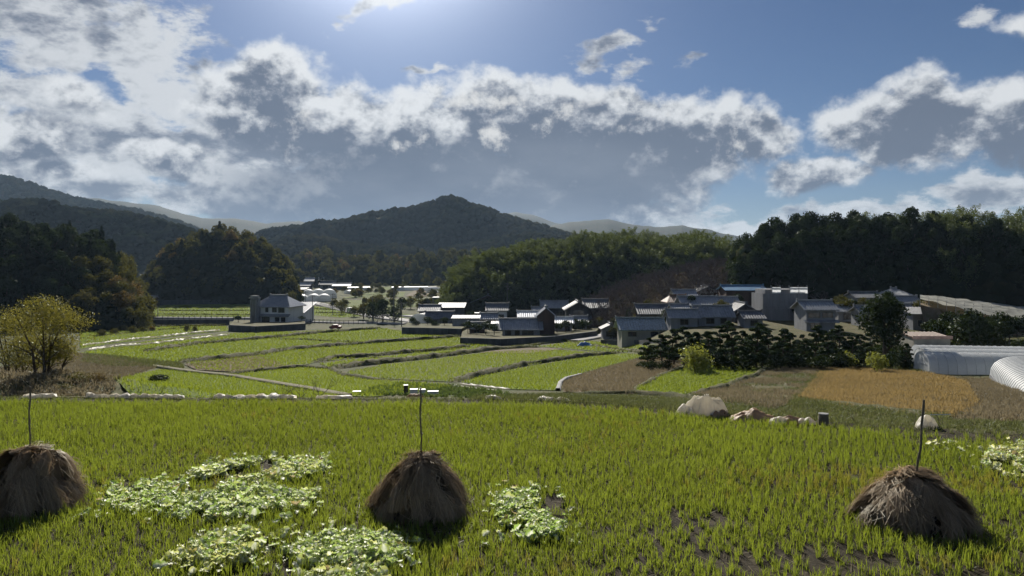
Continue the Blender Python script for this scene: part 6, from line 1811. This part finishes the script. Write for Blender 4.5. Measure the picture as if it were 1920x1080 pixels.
STACKS = [dict(x=-9.88, y=15.25, r=0.89, h=1.20, px=55, label='straw stack cut by the left edge of the picture, with a thin straight pole'),
          dict(x=-1.86, y=15.0, r=0.96, h=1.12, px=788, label='straw stack in the middle of the paddy with a tall thin pole'),
          dict(x=7.84, y=14.45, r=0.99, h=0.93, px=1733, label='broadest straw stack on the right, spread to one side under a leaning pole')]
PILES = [([(352, 905), (380, 880), (455, 868), (540, 866), (612, 864), (622, 884), (560, 905), (480, 915), (400, 925)], 235, 'long heap of discarded cabbage leaves farthest from the camera, left of the middle stack'),
         ([(190, 955), (210, 925), (290, 905), (350, 908), (372, 935), (330, 962), (250, 970)], 170, 'heap of yellowish cabbage leaves nearest the left straw stack'),
         ([(330, 975), (350, 940), (440, 925), (545, 928), (640, 935), (620, 958), (520, 965), (420, 985), (350, 990)], 210, 'broken heap of pale cabbage leaves in the middle of the left part of the paddy'),
         ([(345, 1062), (362, 1035), (430, 1002), (486, 1008), (490, 1040), (450, 1066), (380, 1075)], 190, 'cabbage leaf heap at the lower left near the bottom edge'),
         ([(524, 1040), (560, 1015), (650, 1010), (745, 1012), (765, 1045), (740, 1072), (640, 1075), (560, 1062)], 210, 'cabbage leaf heap in front of the middle straw stack'),
         ([(928, 958), (950, 930), (1010, 925), (1052, 940), (1062, 985), (1048, 1018), (985, 1022), (940, 995)], 210, 'compact heap of cabbage leaves right of the middle straw stack'),
         ([(1838, 880), (1862, 848), (1925, 838), (1990, 850), (1980, 905), (1890, 900)], 110, 'scattered cabbage leaves at the right edge of the paddy'),
         ([(560, 1090), (600, 1076), (700, 1078), (720, 1100), (620, 1110)], 60, 'small pile of cabbage leaves cut by the bottom edge')]


def near(px, py): 
    y = 5.0 * F / (py - HZ); return ((px - 960) / F * y, y)


PW_ = [np.array([near(*q_) for q_ in p_[0]]) for p_ in PILES]
# rice regrowth in rows
poly = np.array([(-24, 9.5), (24, 9.5), (26, 18.8), (21, 19.8), (15.2, 21.0), (10.7, 22.5), (6, 24.6), (3, 26.0), (-1, 26.8), (-24, 27.3)])
P = lattice(poly, 0.16, 0.225, -24, 0.13)
P = P[(np.abs(P[:, 0]) < P[:, 1] * 0.82 + 2.5)]
keep = np.ones(len(P), bool)
for s in STACKS: keep &= ((P[:, 0] - s['x']) ** 2 + (P[:, 1] - s['y']) ** 2) > (s['r'] * 0.9) ** 2
thin = np.ones(len(P))
for w in PW_:
    ins = inpoly(P, w); thin[ins] = 0.42
# bare muddy strip along the bottom right and thin patches
low = sstep(13.4, 12.2, P[:, 1]) * sstep(0.5, 4, P[:, 0])
thin *= 1 - 0.45 * low
thin *= 1 - 0.5 * sstep(0.10, 0.22, fbm2(P[:, 0] * 0.55 + 4, P[:, 1] * 0.55, 3)) * sstep(20, 15, P[:, 1])
thin *= 1 - 0.8 * sstep(20.2, 21.3, P[:, 1]) * sstep(10.5, 12.5, P[:, 0])
keep &= rng.random(len(P)) < thin
P = P[keep]
yel = sstep(0.10, 0.22, fbm2(P[:, 0] * 0.25 + 9, P[:, 1] * 0.25, 3)) * 0.14
yel = np.maximum(yel, 0.85 * np.exp(-(((P[:, 0] - 8.6) / 3.2) ** 2 + ((P[:, 1] - 16.9) / 1.1) ** 2)))
isy = rng.random(len(P)) < yel
for sel, nm, mt in ((~isy, 'rice_regrowth', M_rice), (isy, 'yellowed_rice_regrowth', M_rice_old)):
    Q = P[sel]
    h = 0.28 + 0.10 * (vn2(Q[:, 0] * 0.9, Q[:, 1] * 0.9) - 0.5) + rng.normal(0, 0.03, len(Q))
    var = np.clip(0.45 + 1.5 * fbm2(Q[:, 0] * 0.3, Q[:, 1] * 0.3, 3) + rng.normal(0, 0.12, len(Q)), 0, 1)
    V, Fc, vv = tuft_mesh(Q, np.full(len(Q), -5.0), h, 0.0115, 18, 0.135, var=var)
    tag(obj(nm, mesh_np(nm, V, Fc, mt, var=vv)), kind='stuff')
# dry stubs and straw litter between the rows
Q = P[rng.random(len(P)) < 0.55] + rng.normal(0, 0.05, (0 + int(0), 2)) if False else P[rng.random(len(P)) < 0.6]
Q = Q + rng.normal(0, 0.05, Q.shape)
V, Fc, vv = tuft_mesh(Q, np.full(len(Q), -5.0), np.full(len(Q), 0.11), 0.012, 7, 0.10)
tag(obj('rice_stubs', mesh_np('rice_stubs', V, Fc, M_drygrass, var=vv)), kind='stuff')
n = 9000
lx = rng.uniform(-22, 22, n); ly = rng.uniform(10, 27, n); a = rng.uniform(0, np.pi, n); ln = rng.uniform(0.06, 0.22, n)
for i_, s_ in enumerate(STACKS):   # straw fallen round the stacks
    k0 = 500 * i_; aa = rng.uniform(0, 6.283, 500); q_ = s_['r'] * (0.9 + np.abs(rng.normal(0, 0.35, 500)))
    lx[k0:k0 + 500] = s_['x'] + np.cos(aa) * q_; ly[k0:k0 + 500] = s_['y'] + np.sin(aa) * q_
d = np.stack([np.cos(a) * ln, np.sin(a) * ln, rng.normal(0, 0.02, n)], -1); w = np.stack([-np.sin(a), np.cos(a), np.zeros(n)], -1) * 0.006
c = np.stack([lx, ly, np.full(n, -4.955)], -1)
V = np.stack([c - d - w, c + d - w, c + d + w, c - d + w], 1).reshape(-1, 3)
tag(obj('straw_litter', mesh_np('straw_litter', V, np.arange(n * 4).reshape(-1, 4), M_drygrass, var=rng.random(n))), kind='stuff')


# ------------------------------------------------------------------ straw stacks
M_straw = leafmat('old_straw', (0.07, 0.05, 0.030), (0.52, 0.38, 0.24), (0.46, 0.33, 0.19), 0.25, 0.40, 0.03)
M_core = plain('straw_core', (0.055, 0.040, 0.028), 0.95, 0.1, 0.5, 9.0, bump=0.02)


def straw_bundle(seed, r0, z0, r1, z1, half, n=460, droop=0.35, thick=0.24, rag=0.10):
    """one sheaf: straws run from its tied inner end outward and down, spreading"""
    r = np.random.default_rng(seed)
    k = 5; t = np.linspace(0, 1, k)
    a0 = r.uniform(-1, 1, n) * half * 0.42; a1 = a0 * 1.25 + r.normal(0, half * 0.22, n)
    rr1 = r1 + r.normal(0, rag, n) * 0.6; ll = r.uniform(0.82, 1.06, n)
    lift = np.sqrt(np.clip(1 - (a0 / (half * 0.44)) ** 2, 0, 1)) * thick * r.uniform(0.45, 1.0, n)
    w = r.uniform(0.003, 0.0065, n)
    V = np.zeros((n, k, 2, 3))
    for j, tt in enumerate(t):
        s = tt * ll
        rad = r0 + (rr1 - r0) * (s ** 0.8); z = z0 + (z1 - z0) * (s ** (1.15 + droop * 1.6)) + lift * (0.55 + 0.45 * np.sin(np.pi * np.clip(s, 0, 1)))
        tan = a0 + (a1 - a0) * s + 0.02 * np.sin(tt * 9 + a0 * 40)
        V[:, j, 0] = np.stack([rad, tan - w, z], -1); V[:, j, 1] = np.stack([rad, tan + w, z + 0.003], -1)
    ns = n // 9
    for j, tt in enumerate(t):   # loose straws that stand off the sheaf
        V[:ns, j, :, 1] += (r.normal(0, 0.16, ns) * tt)[:, None]; V[:ns, j, :, 2] += (r.uniform(-0.02, 0.13, ns) * tt)[:, None]; V[:ns, j, :, 0] += (r.uniform(-0.02, 0.12, ns) * tt)[:, None]
    b = (np.arange(n) * k * 2)[:, None, None]; q = np.arange(k - 1)[None, :, None] * 2
    Fq = (b + q + np.array([0, 1, 3, 2])[None, None]).reshape(-1, 4)
    var = np.repeat(np.clip(r.random(n) * 0.8 + 0.25 * r.random(), 0, 1), k - 1)
    return mesh_np('straw_bundle', V.reshape(-1, 3), Fq, M_straw, var=var)


TIERS = [(0.45, 0.50, 0.98, 0.00, 0.20, 17), (0.34, 0.78, 0.90, 0.20, 0.22, 14), (0.16, 0.98, 0.70, 0.48, 0.24, 11), (0.03, 1.12, 0.48, 0.80, 0.24, 8)]
BM = [[straw_bundle(500 + 10 * i + j, T[0], T[1], T[2], T[3], T[4]) for j in range(3)] for i, T in enumerate(TIERS)]
CAPB = [straw_bundle(560 + j, -0.38, 1.10, 0.42, 1.02, 0.09, n=200, droop=0.1, thick=0.10) for j in range(3)]
for si, s in enumerate(STACKS):
    t = thing('straw_stack', s['label'], 'straw stack', (s['x'], s['y'], -5.0), 0.0, 'straw stacks with poles in the paddy')
    kx = s['r'] / 1.03; kz = s['h'] / 1.22
    cm = MB(); n = 20; prof = [(0.76, -0.1), (0.80, 0.12), (0.68, 0.4), (0.50, 0.68), (0.30, 0.92), (0.12, 1.06)]
    vs = []; fs = []
    for j, (rr, z) in enumerate(prof):
        for i in range(n):
            a = 2 * math.pi * i / n; q_ = rr * (1 + 0.10 * random.uniform(-1, 1)); vs.append((math.cos(a) * q_ * kx, math.sin(a) * q_ * kx, z * kz))
    for j in range(len(prof) - 1):
        for i in range(n): fs.append((j * n + i, j * n + (i + 1) % n, (j + 1) * n + (i + 1) % n, (j + 1) * n + i))
    fs.append(tuple((len(prof) - 1) * n + i for i in range(n)))
    cm.add(vs, fs); cm.build('straw_core', M_core, t, smooth=True)
    rr = random.Random(si + 40)
    for i, T in enumerate(TIERS):
        for j in range(T[5]):
            a = 2 * math.pi * (j + rr.uniform(-0.28, 0.28)) / T[5] + i * 0.35
            sc_ = rr.uniform(0.80, 1.16) * kx
            if si == 2 and math.cos(a) < 0 and i > 0: sc_ *= 1.10
            o = obj('straw_bundle', rr.choice(BM[i]), t, (0, 0, rr.uniform(-0.05, 0.05)), (rr.uniform(-0.22, 0.22), rr.uniform(-0.15, 0.12), a), (sc_, sc_ * rr.uniform(0.9, 1.25), kz * rr.uniform(0.92, 1.08)))
    for j in range(6):
        a = rr.uniform(0, 6.283)
        obj('straw_bundle', rr.choice(CAPB), t, (rr.uniform(-0.12, 0.12), rr.uniform(-0.12, 0.12), -0.02 + 0.035 * j), (0, rr.uniform(-0.12, 0.18), a), (kx, kx, kz))
    if si == 2:  # two sheaves slipped to the side of the broad stack
        for a, zz in ((2.9, -0.12), (3.4, -0.2), (2.5, -0.25)): obj('straw_bundle', BM[1][1], t, (-0.12, -0.1, zz), (0.1, 0.05, a), (kx * 1.22, kx * 1.2, kz))
    # the pole through the stack
    tops = [(-9.81, 14.85, (725, 55)), (0, 0, (727, 788)), (0, 0, (750, 1733))][si]
    pyt, pxt = tops[2]; Yp = s['y'] + 0.0
    zt = -(pyt - HZ) / F * Yp + 5.0; xt = (pxt - 960) / F * Yp - s['x']
    xb = ({0: 57, 1: 790, 2: 1722}[si] - 960) / F * Yp - s['x']
    m_ = MB(); pts = []
    for k in range(9): 
        u = k / 8; zz = 0.5 + (zt - 0.5) * u; f_ = (zz - 1.2) / (zt - 1.2); pts.append((xb + (xt - xb) * f_ + 0.012 * math.sin(k * 1.9), 0.02 * math.sin(k), zz))
    m_.tube(pts, [0.022 + (0.003 if k % 2 else 0) for k in range(9)] if si == 2 else [0.016 + (0.002 if k % 2 else 0) for k in range(9)], 8); m_.build('pole', M_pole, t)


# ------------------------------------------------------------------ discarded cabbage leaves
m = newmat('cabbage_leaf')
pv = attr('pvar'); r1 = objrand(); fv = attr('var')
nn = noise(coords(), 30.0, 3.0, 0.6)
rr_ = (r1 * 0.75 + fv * 0.25 + (nn - 0.5) * 0.25)
edge = mixc(rr_.step(0.1, 0.95), (0.32, 0.46, 0.09), (0.72, 0.70, 0.26))
edge = mixc((r1 * 5.7)._m('FRACT').step(0.70, 0.95), edge, (0.48, 0.60, 0.22))
cc = mixc((pv + (nn - 0.5) * 0.5).step(0.14, 0.70), (0.82, 0.84, 0.66), edge)
cc = mixc((r1 * 3.3)._m('FRACT').step(0.92, 0.97) * 0.8, cc, (0.35, 0.24, 0.10))
d = S.nt.nodes.new('ShaderNodeBsdfPrincipled'); S.nt.links.new(cc.k, d.inputs['Base Color']); d.inputs['Roughness'].default_value = 0.42
t_ = S.nt.nodes.new('ShaderNodeBsdfTranslucent'); S.nt.links.new(cc.k, t_.inputs[0])
mx = S.nt.nodes.new('ShaderNodeMixShader'); mx.inputs[0].default_value = 0.52
S.nt.links.new(d.outputs[0], mx.inputs[1]); S.nt.links.new(t_.outputs[0], mx.inputs[2]); out(mx.outputs[0])
M_cab = m


def cab_leaf(seed):
    r = np.random.default_rng(seed); nu, nv = 6, 8; L = r.uniform(0.13, 0.235); Wd = L * r.uniform(0.55, 0.85)
    U, W = np.meshgrid(np.linspace(-1, 1, nu + 1), np.linspace(0, 1, nv + 1))
    wid = Wd * 0.5 * (0.30 + 0.70 * np.sin(np.clip(W * 1.05 + 0.02, 0, 1) * np.pi * 0.62) ** 1.2) * np.where(W > 0.85, 1 - (W - 0.85) * 3.2, 1)
    cup = r.uniform(0.1, 0.6); curl = r.uniform(-0.5, 0.9)
    X = U * wid; Y = L * (W - 0.5)
    Z = cup * (U ** 2) * wid * 0.9 + curl * L * (W - 0.3) ** 2 * 0.7 + 0.022 * np.sin(W * 15 + seed) * np.abs(U) ** 1.5 + r.normal(0, 0.005, U.shape)
    V = np.stack([X, Y, Z], -1).reshape(-1, 3); nc_ = nu + 1
    ii = np.arange(nv)[:, None] * nc_ + np.arange(nu)[None]
    Fq = np.stack([ii, ii + 1, ii + nc_ + 1, ii + nc_], -1).reshape(-1, 4)
    return V, Fq, (np.abs(U) * (0.45 + 0.75 * W)).ravel()


LEAF = [cab_leaf(700 + i) for i in range(10)]
LME = [mesh_np('leaf', a_, b_, M_cab, smooth=True, pvar=c_) for a_, b_, c_ in LEAF]
cr = np.random.default_rng(77)
for (pts, cnt, lb), w in zip(PILES, PW_):
    cnt = min(298, int(cnt * 1.25))
    c0 = w.mean(0); t = thing('cabbage_leaf_heap', lb, 'leaf heap', (float(c0[0]), float(c0[1]), -5.0), 0, 'heaps of discarded cabbage leaves')
    ext = w.max(0) - w.min(0)
    N_ = cnt * 20
    Q = np.stack([cr.uniform(w[:, 0].min() - .2, w[:, 0].max() + .2, N_), cr.uniform(w[:, 1].min() - .25, w[:, 1].max() + .25, N_)], -1)
    Q = Q[inpoly(Q, w) | (cr.random(N_) < 0.05)]
    dens = fbm2(Q[:, 0] * 1.3 + 3, Q[:, 1] * 1.3, 3)
    Q = Q[dens > -0.10][: int(cnt * 4.5)]
    hz_ = 0.06 + 0.13 * np.clip(0.5 + 1.5 * fbm2(Q[:, 0] * 1.6, Q[:, 1] * 1.6, 2), 0, 1) + cr.uniform(-0.06, 0.08, len(Q))
    rest = []
    for i, (q_, hh) in enumerate(zip(Q, hz_)):
        rot = (cr.normal(0, 0.36), cr.normal(0, 0.36), cr.uniform(0, 6.283)); s_ = cr.uniform(0.6, 1.1)
        if i < cnt: obj('leaf', LME[int(cr.integers(10))], t, (float(q_[0] - c0[0]), float(q_[1] - c0[1]), float(hh)), rot, float(s_))
        else: rest.append((q_ - c0, hh - 0.05, rot, s_))
    if rest:
        Vs = []; Fs = []; pvs = []; vr = []; off = 0
        from mathutils import Euler
        for q_, hh, rot, s_ in rest:
            V, Fq, pv_ = LEAF[int(cr.integers(10))]; Mx = np.array(Euler(rot).to_matrix())
            V = (V * s_) @ Mx.T + np.array([q_[0], q_[1], hh]); Vs.append(V); Fs.append(Fq + off); off += len(V); pvs.append(pv_); vr.append(np.full(len(Fq), cr.random()))
        me = mesh_np('lower_leaves', np.concatenate(Vs), np.concatenate(Fs), M_cab, var=np.concatenate(vr), smooth=True, pvar=np.concatenate(pvs))
        o = obj('lower_leaves', me, t); o['kind'] = 'stuff'


# ------------------------------------------------------------------ things along the far edge of the paddy
film_strip('crumpled white plastic sheet along the paddy edge, left of the dead branches', (-20.5, -8.2), 0.6, 0.34, tm=0.06, seed=11, h=0.11, lift=0.1, edge=True)
film_strip('crumpled white plastic sheet along the paddy edge, middle part', (-8.0, -2.0), 0.45, 0.5, tm=0.06, seed=22, h=0.09, lift=0.1, edge=True)
film_strip('white plastic sheet at the paddy edge left of the big tarp bundle', (-1.0, 3.6), 0.45, 0.42, tm=0.06, seed=35, h=0.09, lift=0.1, edge=True)
def at(px, Y): 
    x = (px - 960) / F * Y; return x, Y
x, y = at(1322, 25.0)
z = gz(x, y)
heap('tarp_bundle', 'big bundle of gathered white vinyl tarp on the paddy edge', 'tarp bundle', x, y, 0.70, 0.55, 0.55, M_vinyl, 12, pleat=0.08, n=44, z=z + 0.05)
heap('tarp_bundle', 'lower crumpled end of white tarp left of the big bundle', 'tarp bundle', x - 0.58, y - 0.1, 0.42, 0.4, 0.30, M_vinyl, 15, pleat=0.03, n=30, z=z + 0.02)
heap('tarp_bundle', 'dark hollow fold of tarp in front of the big white bundle', 'tarp bundle', x + 0.25, y - 0.35, 0.55, 0.3, 0.22, M_tarpo, 19, pleat=0.02, n=30, z=z + 0.0)
x, y = at(1412, 24.0)
heap('net_heap', 'orange brown heap of old netting right of the white bundle', 'net heap', x, y, 0.85, 0.5, 0.28, M_tarpo, 23, n=36, z=gz(x, y) + 0.02, fold=0.18)
x, y = at(1478, 23.6)
heap('net_heap', 'flat pale end of the orange netting heap', 'net heap', x, y, 0.75, 0.35, 0.15, M_tarpo, 27, n=30, z=gz(x, y) + 0.02, fold=0.15)
for px, w_, lb in [(1458, 0.3, 'small white plastic crumple on the netting heap'), (1512, 0.28, 'white plastic crumple between netting and barrel')]:
    x, y = at(px, 23.4); heap('plastic_crumple', lb, 'plastic sheet', x, y, w_, w_ * 0.7, 0.14, M_vinyl, 31 + px, n=20, z=gz(x, y) + 0.08)
x, y = at(1544, 23.3)
t = thing('barrel', 'weathered grey barrel standing at the end of the netting heap', 'barrel', (x, y, gz(x, y)))
m_ = MB(); m_.tube([(0, 0, -0.05), (0, 0, 0.1), (0, 0, 0.2), (0, 0, 0.36)], [0.145, 0.155, 0.155, 0.14], 16, cap=True); m_.build('drum', M_pole, t)
m_ = MB(); m_.tube([(0, 0, 0.36), (0, 0, 0.385)], 0.155, 16); m_.build('rim', M_conc, t)
x, y = at(1737, 22.9)
heap('pale_mound', 'rounded pale sack like mound behind the leaning pole', 'mound', x, y, 0.34, 0.30, 0.30, M_vinyl, 41, n=30, z=gz(x, y) + 0.02, fold=0.05)
for i, (px, pyt, lean, lb) in enumerate([(1712, 775, 0.1, 'short stake left of the pale mound'), (1768, 770, -0.2, 'thin leaning stick right of the pale mound'), (1822, 782, 0.05, 'thin upright stick near the right edge'), (1610, 780, -0.25, 'pale stick lying in the dry grass')]):
    x, y = at(px, 23.9); m_ = MB(); m_.tube([(0, 0, -0.1), (lean, 0, (790 - pyt) / F * 24 + 0.1)], 0.012, 5); o = m_.build('stick', M_pole); o.location = (x, y, gz(x, y)); tag(o, lb, 'stick')
m_ = MB(); m_.tube([(-0.3, 0, 0), (0.35, 0.02, 0.01)], 0.014, 5); o = m_.build('stick', M_vwhite); o.location = (*at(1762, 23.7), gz(*at(1762, 23.7)) + 0.42); tag(o, 'pale horizontal stick resting above the mound', 'stick')
# dead branches behind the plastic sheet
for i, (px, Y, H, lb) in enumerate([(531, 30, 0.9, 'left spray of bare branches on the paddy edge'), (562, 29.5, 1.35, 'bare forked branch in the middle of the paddy edge'), (598, 29.5, 1.5, 'tallest bare branch standing at the paddy edge'), (636, 30, 0.7, 'low bare twigs right of the tallest branch')]):
    mb = bare_mesh(800 + i, H, 1.2, 3, 0.022, 3); o = mb.build('dead_branch', M_twig); x, y = at(px, Y); o.location = (x, y, -5.55); o.scale = (0.9, 0.9, 1.0); tag(o, lb, 'branch')
# vegetable patch with bin and containers on the lower level
M_veg = leafmat('vegetable_leaf', (0.03, 0.06, 0.015), (0.09, 0.12, 0.03), (0.16, 0.22, 0.05), 0.35, 0.0, 0.04)
vg = wpoly([(670, 742), (700, 728), (745, 720), (790, 718), (850, 724), (950, 736), (960, 746), (850, 748), (760, 744)], 33)
Pv = lattice(vg, 0.45, 0.45, 20, 0.3); Pv = Pv[(rng.random(len(Pv)) < 0.8) & (fbm2(Pv[:, 0] * 0.5, Pv[:, 1] * 0.5, 3) > -0.05)]
V, Fc, vv = tuft_mesh(Pv, zmap(Pv[:, 0], Pv[:, 1]) + 0.05, np.full(len(Pv), 0.30), 0.07, 9, 0.28)
tag(obj('vegetable_leaves', mesh_np('vegetable_leaves', V, Fc, M_veg, var=vv)), kind='stuff')
def stand(px, py, far=33): x, y = G(px, py, far); return x, y, gz(x, y)
x, y, z = stand(761, 741)
t = thing('compost_bin', 'black square compost bin in the vegetable patch', 'compost bin', (x, y, z + 0.05), 0.2)
m_ = MB(); hb = 17 / F * y; m_.box(-hb * 0.22, -hb * 0.22, -0.1, hb * 0.22, hb * 0.22, hb); m_.build('body', M_black, t)
m_ = MB(); m_.box(-hb * 0.25, -hb * 0.25, hb, hb * 0.25, hb * 0.25, hb + 0.05); m_.build('lid', M_black, t)
for px, py, w_, h_, lb in [(776, 742, 0.55, 0.38, 'white plastic crate beside the black compost bin'), (792, 742, 0.42, 0.36, 'second white crate right of the compost bin'), (812, 742, 0.8, 0.22, 'low white box at the right of the crates'), (669, 739, 0.6, 0.10, 'flat white board left of the vegetable patch')]:
    x, y, z = stand(px, py); t = thing('crate', lb, 'crate', (x, y, z + 0.1), 0.15)
    m_ = MB(); m_.box(-w_ / 2, -0.2, 0, w_ / 2, 0.2, h_); m_.build('body', M_vwhite, t)
    m_ = MB(); m_.box(-w_ / 2 - 0.02, -0.22, h_, w_ / 2 + 0.02, 0.22, h_ + 0.04); m_.build('rim', M_vwhite, t)
x, y, z = stand(778, 746)
heap('cloth_heap', 'peach coloured cloth heap before the white crates', 'cloth', x, y, 0.75, 0.4, 0.25, M_tarpo, 51, n=24)
# thin weeds on the bank just behind the paddy
nE = 5200
ex = rng.uniform(-21, 24, nE); ey = yedge(ex) + rng.uniform(-0.6, 1.6, nE)
E = np.stack([ex, ey], -1)
V, Fc, vv = tuft_mesh(E, zmap(ex, ey), 0.10 + 0.12 * rng.random(nE), 0.014, 6, 0.14)
tag(obj('edge_weeds', mesh_np('edge_weeds', V, Fc, M_weed, var=vv)), kind='stuff')
# ------------------------------------------------------------------ the air
hz = MB(); hz.box(-5200, -500, -32, 5200, 5300, 335)
me = hz.mesh('haze', [])
m = bpy.data.materials.new('haze_air'); m.use_nodes = True; nt = m.node_tree; nt.nodes.clear()
v = nt.nodes.new('ShaderNodeVolumePrincipled'); v.inputs['Density'].default_value = 0.000055; v.inputs['Color'].default_value = (0.52, 0.73, 1.0, 1)
v.inputs['Anisotropy'].default_value = 0.25
o_ = nt.nodes.new('ShaderNodeOutputMaterial'); nt.links.new(v.outputs[0], o_.inputs['Volume'])
me.materials.clear(); me.materials.append(m)
tag(obj('haze', me), kind='stuff')
